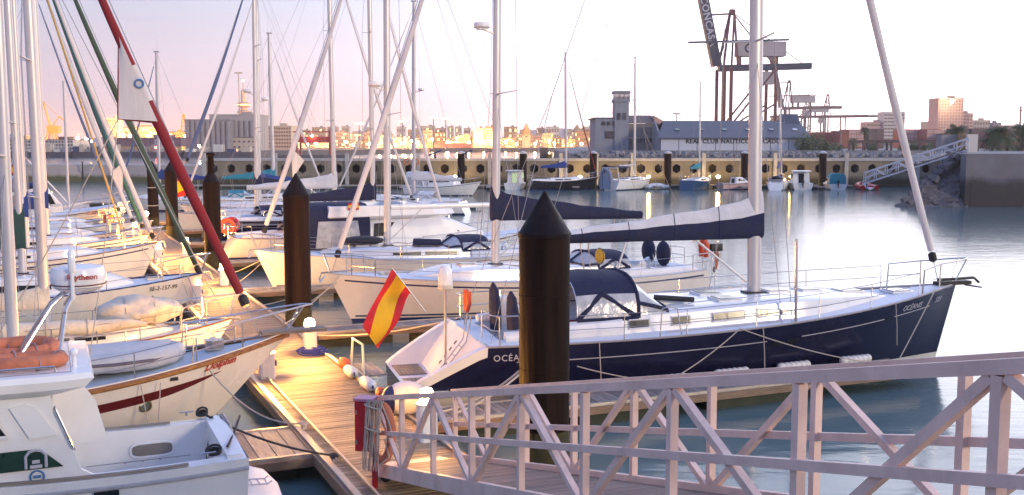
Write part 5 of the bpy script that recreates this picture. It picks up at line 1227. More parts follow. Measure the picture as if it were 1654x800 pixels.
# ---- generic motor cruiser
def cruiser(label, heading, stern=None, bow=None, L=9.0, B=3.1, fb=(1.1, 1.15, 1.7), x0=2.2, x1=6.4, h=1.15, fly=False, canvas=None, hullm=GEL, winm=GLASS, rail=True, name='motor_cruiser', group=None, cat='motor boat', stripe=BLUEST, arch_=False, hard=False, rake=1.2, screen=.9, seat=True, roofm=GEL, lettering=None):
    root = thing(name, (0, 0, 0), label, cat, group)
    Hh = Hull(L, B, fb, tr=.9, rake=rake, trake=-.1, pw=2.5, bowv=.65, sternv=.14)
    place(root, stern if stern is not None else bow, heading, 0 if stern is not None else L - rake)
    part(root, 'hull', [hullm, stripe or hullm, ANTIF], lambda m: Hh.mesh(m, .12, 26))
    part(root, 'deck', [DECKW], lambda m: Hh.deck(m, .02, L, (.3, x0, B * .38, .5, .6)), True, 30)
    for sd in (1, -1):
        part(root, 'rubbing_strake', [pm('strake_dark', (.05, .05, .07), .5, .2)], lambda m: m.path([Hh.pt(t, Hh.sheer(t, False) - .1, sd, .01) for t in [i / 24 for i in range(25)]], .03, 5))
    w = B * .39; zf = lambda x: Hh.deckz(x / L, w) - .03
    side = [(x0, 0), (x0 + .1, h), (x1 - screen, h), (x1 - .05, h * .30), (x1, 0)]
    secs = []
    for k, (xx, zz) in enumerate(side):
        ww = min(w, Hh.half(min(1, xx / L)) - .25); z = zf(xx)
        secs.append([v3(xx, ww, z), v3(xx, ww * .93, z + zz * .9 + .02), v3(xx, ww * .8, z + zz + .03), v3(xx, 0, z + zz + .08), v3(xx, -ww * .8, z + zz + .03), v3(xx, -ww * .93, z + zz * .9 + .02), v3(xx, -ww, z)])
    cab = part(root, 'cabin', [GEL], lambda m: (m.loft(secs), m.add(secs[0], [tuple(range(7))])), True, 30)
    za = zf(x0)
    for sd in (1, -1):
        wa, wb = w * .95 + .03, min(w, Hh.half(min(1, (x1 - .3) / L)) - .25) * .95 + .03
        part(cab, 'side_window', [winm], lambda m: m.add([v3(x0 + .3, sd * (wa + .01), za + h * .45), v3(x1 - screen * .55, sd * (wb + .04), zf(x1 - screen * .6) + h * .40), v3(x1 - screen * .95, sd * (wb + .0), zf(x1 - screen) + h * .86), v3(x0 + .35, sd * (wa - .03), za + h * .86)], [(0, 1, 2, 3)]))
    ww = min(w, Hh.half((x1 - .3) / L) - .25) * .80
    za2 = zf(x1 - screen)
    for sd in (1, -1):
        part(cab, 'windscreen', [winm], lambda m: m.add([v3(x1 - .10, sd * .04, zf(x1) + h * .36 + .09), v3(x1 - .10, sd * ww, zf(x1) + h * .36 + .04), v3(x1 - screen + .06, sd * ww, za2 + h * .95 + .04), v3(x1 - screen + .06, sd * .04, za2 + h * .97 + .09)], [(0, 1, 2, 3)]))
    part(cab, 'cabin_door', [winm], lambda m: m.box((x0 - .02, 0, za + h * .45), (.03, .7, h * .85)))
    if fly:
        zt = za + h
        part(root, 'flybridge', [GEL], lambda m: m.rings([[v3(x0 - 1.9 + a, B * .42 - c, z), v3(x1 - screen * 1.1 - b, B * .40 - c, z), v3(x1 - screen * .6 - b, B * .25 - c, z), v3(x1 - screen * .6 - b, -B * .25 + c, z), v3(x1 - screen * 1.1 - b, -B * .40 + c, z), v3(x0 - 1.9 + a, -B * .42 + c, z)] for a, b, c, z in ((.25, .3, .15, zt), (0, 0, 0, zt + .14), (.1, .25, .03, zt + .62), (.2, .4, .1, zt + .64), (.3, .6, .16, zt + .3))]), True, 25)
        part(root, 'fly_screen', [winm], lambda m: m.loft([[v3(x1 - screen * 1.25 - .1, y, zt + .62), v3(x1 - screen * 1.6 - .2, y * .95, zt + .95)] for y in (-B * .3, -B * .15, 0, B * .15, B * .3)]))
    if hard:
        part(root, 'hardtop', [roofm], lambda m: m.rings([[v3(x0 - .9 + c, w + .05 - c, z), v3(x1 - screen - c, w + .02 - c, z), v3(x1 - screen - c, -w - .02 + c, z), v3(x0 - .9 + c, -w - .05 + c, z)] for c, z in ((.08, za + h + .06), (0, za + h + .1), (.0, za + h + .15), (.12, za + h + .2))]))
    if arch_:
        part(root, 'arch', [GEL], lambda m: m.path([v3(x0 - .3, B * .42, za), v3(x0 - .7, B * .40, za + h + .2), v3(x0 - .8, B * .3, za + h + .45), v3(x0 - .8, -B * .3, za + h + .45), v3(x0 - .7, -B * .40, za + h + .2), v3(x0 - .3, -B * .42, za)], .09, 7, sq=(1, 1.6)))
    if canvas:
        A = [arch(B * .43, h * 1.25 + .35, Hh.sheer(.1, False) - .02, xx, e=4.5) for xx in (.25, .9, x0 * .6, x0 + .1)]
        cv = part(root, 'cockpit_canvas', [canvas], lambda m: (m.loft(A), m.add(A[0], [tuple(range(len(A[0])))])), True, 30)
        for sd in (1, -1): part(cv, 'vinyl_panel', [VINYL], lambda m: [m.add([v3(.5, sd * (B * .43 + .015), Hh.sheer(.1, False) + .2), v3(x0 - .35, sd * (B * .43 + .015), Hh.sheer(.1, False) + .2), v3(x0 - .5, sd * (B * .43 + .013), Hh.sheer(.1, False) + h * .95), v3(.65, sd * (B * .43 + .013), Hh.sheer(.1, False) + h * .95)], [(0, 1, 2, 3)])])
    if rail:
        for sd in (1, -1):
            pts = [Hh.pt(t, Hh.sheer(t, False), sd, -.06) + v3(0, 0, .55) for t in [.45 + .54 * i / 10 for i in range(11)]]
            part(root, 'bow_rail', [STEEL], lambda m: m.path([pts[0] - v3(.2, 0, .55)] + pts, .016, 6))
            for i in (2, 5, 8): part(root, 'stanchion', [STEEL], lambda m: m.tube(pts[i] - v3(0, 0, .55), pts[i], .013, .013, 5))
    if lettering: hull_text(root, Hh, lettering[0], lettering[1], .82, Hh.sheer(.82, False) - .35, lettering[2], LETR)
    return root, Hh
my, hm = cruiser('big white flybridge motor yacht with navy cockpit canvas behind the 3-02 yacht', LEFT, stern=P(27.0, 4.6), L=12.5, B=4.1, fb=(1.25, 1.3, 1.9), x0=3.0, x1=9.0, h=1.5, fly=True, canvas=NAVYC, screen=2.4)
part(my, 'flag_sign', [FLAGR, FLAGY], lambda m: (m.box((2.3, -1.78, 3.3), (.5, .02, .32)), setattr(m, 'cur', 1), m.box((2.3, -1.795, 3.3), (.5, .02, .15))), False)
for k in range(2):
    o = thing('hanging_fender', local(my, 8.3 + .75 * k, -2.0, .75), 'fat black fender hung on the white motor yacht side', 'fender', 'black fenders on the motor yacht')
    part(o, 'body', [FENDN], lambda m: m.lathe([(.05, -.5), (.2, -.4), (.24, 0), (.2, .4), (.05, .5)], 12))

sailboat('white yacht with navy boom cover moored beyond the motor yacht', LEFT, stern=P(36.0, 2.6), L=13.0, B=3.9, mast_x=8.4, mh=16.5, boom=5.0, cover=NAVYC, furl_r=.09, lod=1, mr=.105, lean=.005)
bc, hc_, rc, zc = sailboat('navy-hulled sailing yacht with pale cover over its boom, far along the pontoon', LEFT, stern=P(44.8, 2.6), L=14.0, B=4.0, fb=(1.5, 1.45, 1.9), hullm=NAVY, bootm=BOOTW, mast_x=8.4, mh=17.5, boom=5.6, cover=WHITEC, furl_r=.09, lod=1, mr=.115, stripe=LETW)
sailboat('white yacht with navy boom cover and blue furled jib far along the pontoon', RIGHT, bow=P(53.7, 2.4), L=13.0, B=3.9, mast_x=6.9, mh=17.5, boom=5.2, cover=NAVYC, furl=SAILB, furl_r=.12, lod=1, mr=.115, radar=(8.2, .55, 0), gen=(.22, .93), dod=BLUEC)
sailboat('white yacht with two-spreader mast at the far end of the pontoon', RIGHT, bow=P(62.0, 4.2), L=13.0, B=3.9, mast_x=7.0, mh=17.0, boom=5.0, cover=BLUEC, furl_r=.09, lod=1, mr=.115, radar=(8.0, -.55, 0))
# outer berth in mid basin
ob = link('outer_pontoon', None); ob['kind'] = 'structure'; ob.location = (-22, 101.5, .46)
part(ob, 'deck', [WOODG], lambda m: m.box((0, 0, 0), (38, 1.6, .1)), False); part(ob, 'float_row', [FLOATM], lambda m: m.box((0, 0, -.3), (37, 1.4, .5)), False)
sailboat('white yacht with grey mast and radar, alone at the outer berth', R(168), bow=(-15.2, 95.0), L=12.5, B=3.8, mast_x=5.0, mh=17.0, boom=4.4, cover=WHITEC, furl_r=.08, lod=1, mr=.13, radar=(9.3, -.7, 0), dod=WHITEC)
sailboat('white yacht with turquoise boom cover at the outer berth', R(12), bow=(-18.0, 97.5), L=11.5, B=3.6, mh=14.5, cover=TEALC, furl=SAILW, lod=1, dod=TEALC, mr=.12)
sailboat('small dark-masted sloop at the outer berth', R(175), bow=(-36.0, 98.0), L=10.0, B=3.2, mh=13.0, cover=BLUEC, furl=SAILB, lod=0, dod=None, mr=.12, fb=(1.1, 1.05, 1.4))
cruiser('white motor cruiser with two life rings on its cockpit canvas near the harbour wall', R(-20), stern=aty(660, 300, 128).xy[:] , L=9.5, B=3.3, x0=3.0, canvas=WHITEC, arch_=True)
q = aty(657, 262, 127.5)
for k in range(2):
    o = thing('life_ring', (q.x + k * 1.1, q.y, q.z), 'small red life ring on the white cockpit canvas near the harbour wall', 'life ring', 'life rings on the white canvas')
    part(o, 'ring', [ORANGEF], lambda m: m.torus((0, 0, 0), .34, .09, Matrix.Rotation(R(90), 4, 'X'), 18, 6))

# ---- left side
L3b, l3h, l3r, l3z = sailboat('white sailing yacht numbered 157-99 with green furled jib and green boom cover', LEFT, bow=(-11.85, 37.35), L=12.0, B=3.8, fb=(1.2, 1.15, 1.55), mast_x=12.0 - .8 - 5.1, mh=15.5, boom=4.6, cover=GREENC, furl=SAILG, furl_r=.105, mr=.092, rake=.8, bz=1.0, hullm=CREAM, stripe=None, roof_h=.62, toe=BLUEST, dod=None, cover_h=.95, gen=(.02, .93))
hull_text(L3b, l3h, 'SE-2-157-99', .22, .885, 1.12, -1)
mooring(local(L3b, 11.4, -.3, 1.55), P(13.0, -1.4, .55), .1, 'pale bow line of the 157-99 yacht to the lit planks', r=.018)
L5b, l5h, l5r, l5z = sailboat('white yacht with dark topside line, white furled jib, between two lit pedestals', LEFT, bow=(-16.7, 47.0), L=12.5, B=3.9, fb=(1.3, 1.2, 1.75), mast_x=12.5 - .8 - 4.6, mh=16.5, boom=4.8, cover=BLUEC, furl=SAILW, furl_r=.105, mr=.092, rake=.8, stripe=BLUEST, clew=True, gen=(.03, .93), dod=BLUEC)
mooring(local(L5b, 12.2, 0, 1.7), P(23.6, -1.3, .55), .1, 'pale bow line of the yacht with the dark topside line', r=.018)
# small sloop with its sail heaped on the boom
L2b, l2h, l2r, l2z = sailboat('small white sloop with cream sail bundled along its deck, beside the Dolphin boat', LEFT, bow=P(8.6, -2.0)[:2], L=8.2, B=2.8, fb=(.85, .8, 1.15), mast_x=3.3, mh=11.0, boom=2.6, cover=CREAMC, furl=None, mr=.10, rake=.7, roof_h=.38, dod=None, cover_h=.3, bz=.7)
sb = thing('sail_bundle', local(L2b, 5.7, -.2, l2r.top(5.4) + .12), 'big crumpled cream sail bundle tied down on the small sloop deck', 'sail', None, LEFT)
def bundle(m):
    rr = random.Random(4); secs = []
    for i in range(19):
        k = i / 18; x = -1.15 + 2.3 * k; w = .62 * math.sin(math.pi * min(1, .06 + k * .94)) ** .6 + .05
        secs.append([v3(x + rr.uniform(-.03, .03), w * math.cos(a) * (1 + .14 * math.sin(5 * a + k * 9)), .18 + w * .62 * math.sin(a) * (1 + .16 * math.sin(4 * a - k * 11)) + rr.uniform(-.02, .02)) for a in [2 * math.pi * j / 22 for j in range(22)]])
    m.rings(secs)
part(sb, 'cloth', [CREAMC], bundle, True, 70)
part(sb, 'lashing', [ROPE], lambda m: [m.torus((x, 0, .18), .5, .014, Matrix.Rotation(R(90), 4, 'Y'), 18, 5, sc=(.8, 1.22)) for x in (-.4, .35)])
sf = thing('furled_sail', local(L2b, 3.4, -1.15, 1.25), 'long cream furled sail lashed along the small sloop rail', 'sail', None, LEFT)
part(sf, 'cloth', [CREAMC], lambda m: m.path([v3(-2.6 + .5 * i, .03 * math.sin(i * 1.7), .12 + .03 * math.sin(i * 2.3)) for i in range(11)], [.1, .2, .22, .24, .22, .23, .2, .21, .18, .14, .06], 10, sq=(1, .9)), True, 60)
part(sf, 'lashing', [ROPE], lambda m: [m.torus((x, .02, .12), .24, .014, Matrix.Rotation(R(90), 4, 'Y'), 14, 5) for x in (-1.9, -1.0, -.1, .9)])
sailboat('white sloop with teal furled jib and pale cover, next to the bare-decked neighbour', LEFT, bow=P(35.2, -2.2)[:2], L=11.5, B=3.6, mast=.58, mh=15.0, boom=4.4, cover=BLUEC, furl=SAILT, furl_r=.12, mr=.105, lod=1, gen=(.04, .93), stripe=BLUEST, inner=(10.2, SAILY, .93, .05))
sailboat('white sloop with pale pink furled jib among the crowded left berths', LEFT, bow=P(39.3, -2.4)[:2], L=11.0, B=3.5, mast=.57, mh=15.0, boom=4.2, cover=WHITEC, furl=SAILW, furl_r=.11, mr=.105, lod=1, gen=(.04, .93), dod=NAVYC, hullm=CREAM)
sailboat('grey-decked sloop with navy spray hood among the crowded left berths', LEFT, bow=P(45.3, -2.2)[:2], L=11.5, B=3.6, mh=15.5, boom=4.4, cover=NAVYC, furl=SAILW, furl_r=.08, mr=.105, lod=1)
sailboat('white sloop with pale bimini at the far left berths', LEFT, bow=P(49.4, -2.5)[:2], L=11.0, B=3.5, mh=14.5, boom=4.2, cover=BLUEC, furl=SAILB, furl_r=.08, mr=.105, lod=1, bimini=WHITEC)
ms, hms = cruiser('cream motor sailer with white wheelhouse awning and lettered bow, far left berth', LEFT, bow=P(57.2, -2.0)[:2], L=11.5, B=3.7, fb=(1.2, 1.25, 2.0), x0=2.6, x1=6.6, h=1.55, hullm=CREAM, hard=True, roofm=WHITEC, lettering=('GAROSA', .32, -1), stripe=MAROON)
part(ms, 'boom', [ALU], lambda m: (m.tube(v3(7.6, 0, 2.0), v3(4.2, 0, 6.2), .07, .06, 8), m.tube(v3(7.6, 0, 1.8), v3(7.6, 0, 10.5), .1, .08, 8)))
part(ms, 'anchor_roller', [STEEL], lambda m: (m.path([v3(10.8, 0, 2.0), v3(11.9, 0, 2.15), v3(12.0, 0, 1.9)], .05, 6), m.path([v3(9.8, .5, 1.9), v3(9.9, .5, 2.6), v3(11.6, .15, 2.9), v3(11.6, -.15, 2.9), v3(9.9, -.5, 2.6), v3(9.8, -.5, 1.9)], .03, 6)))
part(ms, 'awning', [WHITEC], lambda m: m.loft([[v3(x, y, 3.75 + .25 * (1 - (y / 1.9) ** 2) - .03 * abs(x - 2) * (x < 2)) for y in (-1.9, -1, 0, 1, 1.9)] for x in (-.6, .6, 1.8, 3.0, 4.2)]))
part(ms, 'yellow_sail_bag', [YELP], lambda m: m.path([v3(1.0, .3, 2.6), v3(1.0, .3, 6.0)], [.25, .2], 8))
cruiser('white wheelhouse fishing boat with blue stripe, far left berth', LEFT, bow=P(62.5, -2.2)[:2], L=9.0, B=3.2, x0=2.0, x1=5.0, h=1.7, hard=True)
for k, (s, r_, z, m_, lb) in enumerate(((47.4, -2.6, 1.5, ORANGE, 'red-orange barrel float tied among the far bows'), (36.6, 2.9, 1.7, ORANGE, 'bright red bundle of floats beside the red-and-yellow pennant'), (38.2, 3.4, 1.65, REDP, 'dark red life ring bundle hung on the stern rails'))):
    o = thing('rail_float', P(s, r_, z), lb, 'float')
    part(o, 'float', [m_], lambda m: (m.torus((0, 0, 0), .34, .12, Matrix.Rotation(R(90), 4, 'X') @ Matrix.Rotation(R(20), 4, 'Y'), 18, 8) if k else m.lathe([(.1, -.35), (.32, -.3), (.34, 0), (.32, .3), (.1, .35)], 14)))
    part(o, 'lashing', [ROPE], lambda m: m.torus((0, 0, 0), .46 if k else .35, .015, None, 18, 5))
flag(P(47.5, 2.3, 4.1), (.25, -.2, -2.6), (1.5, 1.15), 'red-yellow-red flag waving on a tall staff by the far pedestal', (-.95, -.2, .1), .25, 5)
flag(P(37.0, 2.6, 3.0), (.15, -.1, -1.6), (1.0, .75), 'faded red and yellow pennant drooping near the red floats', (-.8, -.2, -.2), .6, 6)
flag(P(58.6, -8.6, 4.6), (.1, 0, -1.6), (.9, .6), 'small red and yellow flag at the far left berth', (.9, .1, .25), .1, 9)
for k, (s, r_, hgt) in enumerate(((31.0, -8.2, 5.2), (24.6, -7.0, 4.6))):
    q = P(s, r_, 1.2); o = thing('whip_antenna', q, ('tall white whip antenna rising over the far left decks', 'white whip antenna behind the round radar')[k], 'antenna')
    part(o, 'rod', [GEL], lambda m: m.tube((0, 0, 0), (.1, 0, hgt - 1.2), .03, .012, 6)); part(o, 'mount', [STEEL], lambda m: m.box((0, 0, -.02), (.12, .12, .1)))

# bow lines of the berths: a pair from every bow to the pontoon edge
for ob_ in [o for o in COL.objects if o.parent is None and o.get('category') in ('sailboat', 'motor boat')]:
    rel = Vector((ob_.location.x, ob_.location.y)) - C0
    ht = [c for c in ob_.children if c.name.startswith('hull')][0]
    bx_ = max(v.co.x for v in ht.data.vertices); q = local(ob_, bx_ - .6, 0, 0); d2 = Vector((q.x, q.y)) - C0
    s_, r_ = d2.dot(AX), d2.dot(RX)
    if not (5 < s_ < 66 and -4.5 < r_ < 5.5): continue
    edge = PR0 + .12 if r_ < 0 else PR1 - .12
    for ds in (-1.6, 1.5):
        a_ = local(ob_, bx_ - .8, .25 if ds > 0 else -.25, max(v.co.z for v in ht.data.vertices) - .02)
        o = thing('bow_line', a_, 'pale rope from a moored bow to the pontoon edge', 'rope', 'bow lines along the main pontoon')
        part(o, 'rope', [ROPE], lambda m: m.path([p - a_ for p in sag(a_, P(s_ + ds, edge, DZ + .06), .12, 8)], .016, 5))

# ================================================================== boats along the harbour wall
def wb(px, Y=143.0, py=303): q = aty(px, py, Y); return (q.x, q.y)
sailboat('black-hulled sailing boat with blue boom cover by the harbour wall', R(15), stern=wb(852, 140.5), L=10.0, B=3.2, fb=(1.3, 1.2, 1.7), hullm=pm('hull_black', (.012, .012, .016), .25, .2, 2), mast_x=5.4, mh=16.5, boom=3.6, cover=BLUEC, furl=SAILR, furl_r=.07, lod=1, dod=None, mr=.13, bz=1.4)
bq, hq, rq, zq = sailboat('white sailboat with navy bimini and grey dinghy hung at its stern', R(48), stern=wb(985, 139.5), L=9.5, B=3.3, fb=(1.3, 1.2, 1.5), mast_x=5.6, mh=16.0, boom=3.6, cover=None, furl=None, lod=1, dod=None, mr=.15, bimini=NAVYC, bz=1.6)
o = thing('dinghy', local(bq, -.55, .2, .25), 'grey inflatable dinghy hung upright on the white sailboat stern', 'dinghy', None, R(48))
part(o, 'tube', [pm('inflatable_slate', (.20, .24, .32), .6, .15)], lambda m: m.path([v3(0, .75, -.1), v3(0, .8, 1.2), v3(-.05, .6, 2.2), v3(-.1, 0, 2.6), v3(-.05, -.6, 2.2), v3(0, -.8, 1.2), v3(0, -.75, -.1)], .26, 9))
part(o, 'floor', [pm('inflatable_floor', (.30, .34, .42), .6, .15)], lambda m: m.add([v3(-.02, .7, 0), v3(-.02, .7, 1.3), v3(-.08, 0, 2.4), v3(-.02, -.7, 1.3), v3(-.02, -.7, 0)], [(0, 1, 2, 3, 4)]))
part(bq, 'stern_arch', [GEL], lambda m: m.path([v3(.3, 1.3, 1.3), v3(0, 1.25, 3.0), v3(0, -1.25, 3.0), v3(.3, -1.3, 1.3)], .06, 7))
o = thing('covered_dinghy', wb(1062, 143.5) + (0,), 'small tender under a grey cover by the harbour wall', 'dinghy', None, R(20))
part(o, 'hull', [GEL], lambda m: m.path([v3(-1.6, .5, .25), v3(.5, .6, .28), v3(1.6, 0, .35), v3(.5, -.6, .28), v3(-1.6, -.5, .25)], .22, 8)); part(o, 'cover', [WHITEC], lambda m: m.ball((-.2, 0, .35), (1.6, .65, .5), 14, 8))
sailboat('blue sailboat with turquoise boom cover and orange rail cloth by the harbour wall', R(60), stern=wb(1108, 139.5), L=8.8, B=3.2, fb=(1.3, 1.15, 1.5), hullm=pm('hull_teal', (.02, .06, .13), .3, .2, 2), mast_x=5.0, mh=12.8, boom=3.4, cover=TEALC, furl=None, lod=1, dod=None, mr=.12, bz=1.3)
cruiser('small pink-hulled cuddy boat between two slim piles', R(20), stern=wb(1163, 142), L=5.6, B=2.2, fb=(.9, .9, 1.2), x0=2.0, x1=3.9, h=.75, hullm=pm('hull_pink', (.55, .38, .36), .4, .1), rail=True, rake=.6)
sailboat('white sloop with blue cover half hidden by the navy yacht mast', R(70), stern=wb(1252, 139), L=8.0, B=2.9, mast_x=4.6, mh=11.5, boom=3.0, cover=BLUEC, furl=SAILW, lod=0, dod=BLUEC, mr=.1, fb=(1.1, 1.0, 1.35))
cruiser('white wheelhouse boat with two windows beside a wall lamp', R(85), stern=wb(1297, 140.5), L=6.5, B=2.9, fb=(.95, .95, 1.3), x0=1.4, x1=4.0, h=1.5, rail=False, hard=True, rake=.7)
cv, hv = cruiser('small open boat under a turquoise cover beside a red inflatable', R(88), stern=wb(1354, 140.5), L=5.6, B=2.5, fb=(.8, .8, 1.1), x0=1.6, x1=3.6, h=.9, rail=False, canvas=TEALC, rake=.6)
for px, lb in ((1297, 'dark outboard on the white wheelhouse boat transom'), (1354, 'dark outboard below the turquoise cover'), (1400, 'dark outboard on the red inflatable')):
    outboard(wb(px, 140.2) + (.75,), lb, R(88), BLACK, BLACK)
o = thing('inflatable_boat', wb(1398, 142.0) + (.35,), 'red rigid inflatable boat below the far access ramp', 'inflatable boat', None, R(88))
part(o, 'tube', [REDP], lambda m: m.path([v3(-2.0, .95, 0), v3(.6, 1.0, .05), v3(1.9, .55, .25), v3(2.3, 0, .35), v3(1.9, -.55, .25), v3(.6, -1.0, .05), v3(-2.0, -.95, 0)], .34, 10))
part(o, 'hull', [GEL], lambda m: m.loft([[v3(x, -.9 * w, .1), v3(x, 0, -.3), v3(x, .9 * w, .1)] for x, w in ((-2, 1), (.6, 1), (1.7, .6), (2.2, .1))])); part(o, 'console', [GEL], lambda m: m.box((.2, 0, .45), (.6, .6, .9)))
cruiser('white cabin boat with lit side window left of a slim pile', R(80), stern=wb(828, 141.5), L=6.5, B=2.6, fb=(.9, .9, 1.3), x0=1.5, x1=4.2, h=1.6, rail=False, hard=True, rake=.7, winm=pm('lit_window_green', (.2, .3, .2), .3, .1, emit=(.8, .9, .5), estr=.5))
# blue-grey wrecker equipment on the wall top
for px in (703, 753):
    q = aty(px, 256, 152.5); o = thing('wall_bollard', (q.x, q.y, BZT), 'dark blue iron fitting on the harbour wall top', 'bollard', 'fittings on the wall top')
    part(o, 'head', [BLUEST], lambda m: (m.tube((0, 0, 0), (0, 0, .8), .15, .12, 8), m.path([v3(-1, 0, .4), v3(0, 0, .8), v3(.9, 0, 1.2)], .12, 6)))

# ---- access ramp from the right-hand quay
rp = thing('access_ramp', (0, 0, 0), 'pale truss access ramp rising from the red inflatable to the quay', 'ramp')
r0, r1 = aty(1398, 296, 138.0), aty(1565, 242, 128.0)
rd_ = (r1 - r0)
PALE = pm('ramp_paint', (.66, .65, .66), .5, .1)
for off in (v3(0, 0, 0), v3(.2, 1.3, 0)):
    up = v3(0, 0, 1.35); n = 9
    part(rp, 'top_rail', [PALE], lambda m: m.bar(r0 + off + up, r1 + off + up, .12, .12), False)
    part(rp, 'mid_rail', [PALE], lambda m: m.bar(r0 + off + up * .5, r1 + off + up * .5, .07, .07), False)
    part(rp, 'bottom_chord', [PALE], lambda m: m.bar(r0 + off, r1 + off, .14, .2), False)
    for i in range(n + 1): part(rp, 'post', [PALE], lambda m: m.bar(r0 + off + rd_ * (i / n), r0 + off + rd_ * (i / n) + up, .09, .09), False)
    for i in range(n): part(rp, 'diagonal', [PALE], lambda m: m.bar(r0 + off + rd_ * (i / n) + up * (i % 2), r0 + off + rd_ * ((i + 1) / n) + up * (1 - i % 2), .08, .08), False)
part(rp, 'deck', [WOODG], lambda m: m.bar(r0 + v3(.1, .65, .1), r1 + v3(.1, .65, .1), 1.3, .06), False)

# ================================================================== buildings
def bld(name, px0, px1, ytop, Y, label, wall, base=4.0, depth=14, roof=None, win=None, winm=None, cat='building', group=None, rows=0, cols=0, frac=(.6, .5), parapet=True, skip=0.0, rz=0):
    a, b = aty(px0, ytop, Y), aty(px1, ytop, Y); w = b.x - a.x; h = a.z - base
    o = thing(name, ((a.x + b.x) / 2, Y, base), label, cat, group, rz)
    part(o, 'wall', [wall], lambda m: m.box((0, depth / 2, h / 2), (w, depth, h)), False)
    if parapet: part(o, 'roof', [roof or wall], lambda m: (m.box((0, depth / 2, h + h * .01), (w * 1.02, depth * 1.02, max(.3, h * .025))), m.box((w * .18, depth * .5, h * 1.03 + .6), (w * .22, depth * .3, 1.6))), False)
    if rows:
        rr = random.Random(int(px0 * 7 + ytop)); cw, rh = w / cols, h * .92 / rows
        lit, dark = [], []
        for i in range(cols):
            for j in range(rows):
                (lit if rr.random() < skip else dark).append((-w / 2 + cw * (i + .5), h * .06 + rh * (j + .5)))
        for nm, lst, mt in (('windows', dark, win or GLASS), ('lit_windows', lit, winm or LITW)):
            if lst:
                if len(lst) <= 40 and cw * frac[0] * F_PX / Y > 4:
                    for x, z in lst: part(o, 'window', [mt], lambda m: m.box((x, -.03, z), (cw * frac[0], .14, rh * frac[1])), False)
                else:
                    part(o, nm, [mt], lambda m: [m.box((x, -.05, z), (cw * frac[0], .3, rh * frac[1])) for x, z in lst], False)['kind'] = 'stuff'
    return o
LITW = pm('lit_window', (.5, .4, .25), .4, .1, emit=(1.0, .62, .25), estr=3.0)
WPINK = pm('wall_pink', (.50, .32, .27), .85, .15, .1, .2)
WCREAM = pm('wall_cream', (.50, .42, .33), .85, .15, .1, .2)
WWHITE = pm('wall_white', (.55, .53, .50), .85, .12, .1, .2)
WGREY = pm('wall_grey', (.25, .24, .25), .85, .15, .15, .2)
WOCH = pm('wall_ochre', (.42, .25, .11), .85, .2, .1, .2)
WRED = pm('container_red', (.34, .075, .045), .7, .25, .2)
WSLATE = pm('roof_slate', (.075, .085, .11), .6, .3, .3, .2)
WBROWN = pm('roof_brown', (.13, .085, .075), .8, .3, .2)
WINB = pm('window_dark_far', (.06, .05, .06), .3, .3, 1)
WINW = pm('window_warm_far', (.20, .10, .07), .4, .3, 1)

# control building with its lookout tower
BGREY = pm('control_render', (.24, .255, .29), .85, .15, .3, .2)
cbld = bld('control_building', 962, 1005, 192, 196, 'grey harbour control building with square lookout tower', BGREY, 4.2, 14, parapet=False)
part(cbld, 'window', [WINB], lambda m: m.box((.4, -.05, 3.6), (2.2, .2, 1.3)), False)
for k in range(3): part(cbld, 'window', [WINB], lambda m: m.box((-1.0 + .95 * k, -.05, 5.7), (.6, .2, .7)), False)
part(cbld, 'tower', [BGREY], lambda m: m.box((2.35, 1.8, 5.3), (2.6, 4.2, 10.6)), False)
ct = part(cbld, 'lookout', [BGREY], lambda m: (m.box((2.35, 1.8, 9.9), (3.0, 4.6, .5)), m.box((2.35, 1.8, 11.45), (3.0, 4.6, .4))), False)
part(ct, 'lookout_glass', [pm('lookout_glass', (.5, .42, .36), .1, .1, alpha=.55)], lambda m: m.box((2.35, 1.8, 10.7), (2.7, 4.3, 1.1)), False)
for x in (1.0, 1.9, 2.8, 3.7): part(ct, 'lookout_post', [BGREY], lambda m: m.box((x, -.45, 10.7), (.16, .16, 1.2)), False)
for k in range(2): part(cbld, 'window', [WINB], lambda m: m.box((1.8 + k, -.35, 7.0), (.6, .2, 1.2)), False)
part(cbld, 'roof', [WSLATE], lambda m: m.box((-.2, 7, 6.68), (5.4, 14.2, .2)), False)
part(cbld, 'antenna', [WIRE], lambda m: [m.tube((x, 1, 6.6), (x, 1, 8.2 + (x > 0) * 5.5), .05, .03, 5) for x in (-2, -1, 2.3)])
sh = bld('warehouse', 1004, 1072, 200, 197, 'grey-brown gabled warehouse beside the lookout tower', pm('warehouse_render', (.22, .205, .20), .9, .2, .3, .3), 4.2, 16, parapet=False)
part(sh, 'roof', [WBROWN], lambda m: m.add([v3(-4.2, -.3, 5.7), v3(2.6, -.3, 5.7), v3(2.6, 8, 7.4), v3(-4.2, 8, 7.4), v3(4.4, 8, 5.3), v3(4.4, -.3, 4.6)], [(0, 1, 2, 3), (1, 5, 4, 2)]), False)
part(sh, 'side_wing', [WPINK], lambda m: m.prism([(2.4, 0), (5.4, 0), (5.4, 5.0), (4.2, 6.2), (2.4, 7.2)], 2, 15, Matrix.Rotation(R(90), 4, 'X') @ Matrix.Translation((0, 0, -17))), False)
for k in range(7): part(sh, 'window', [WINB], lambda m: m.box((-3.3 + .95 * k, -.05, 2.6), (.62, .2, .7)), False)
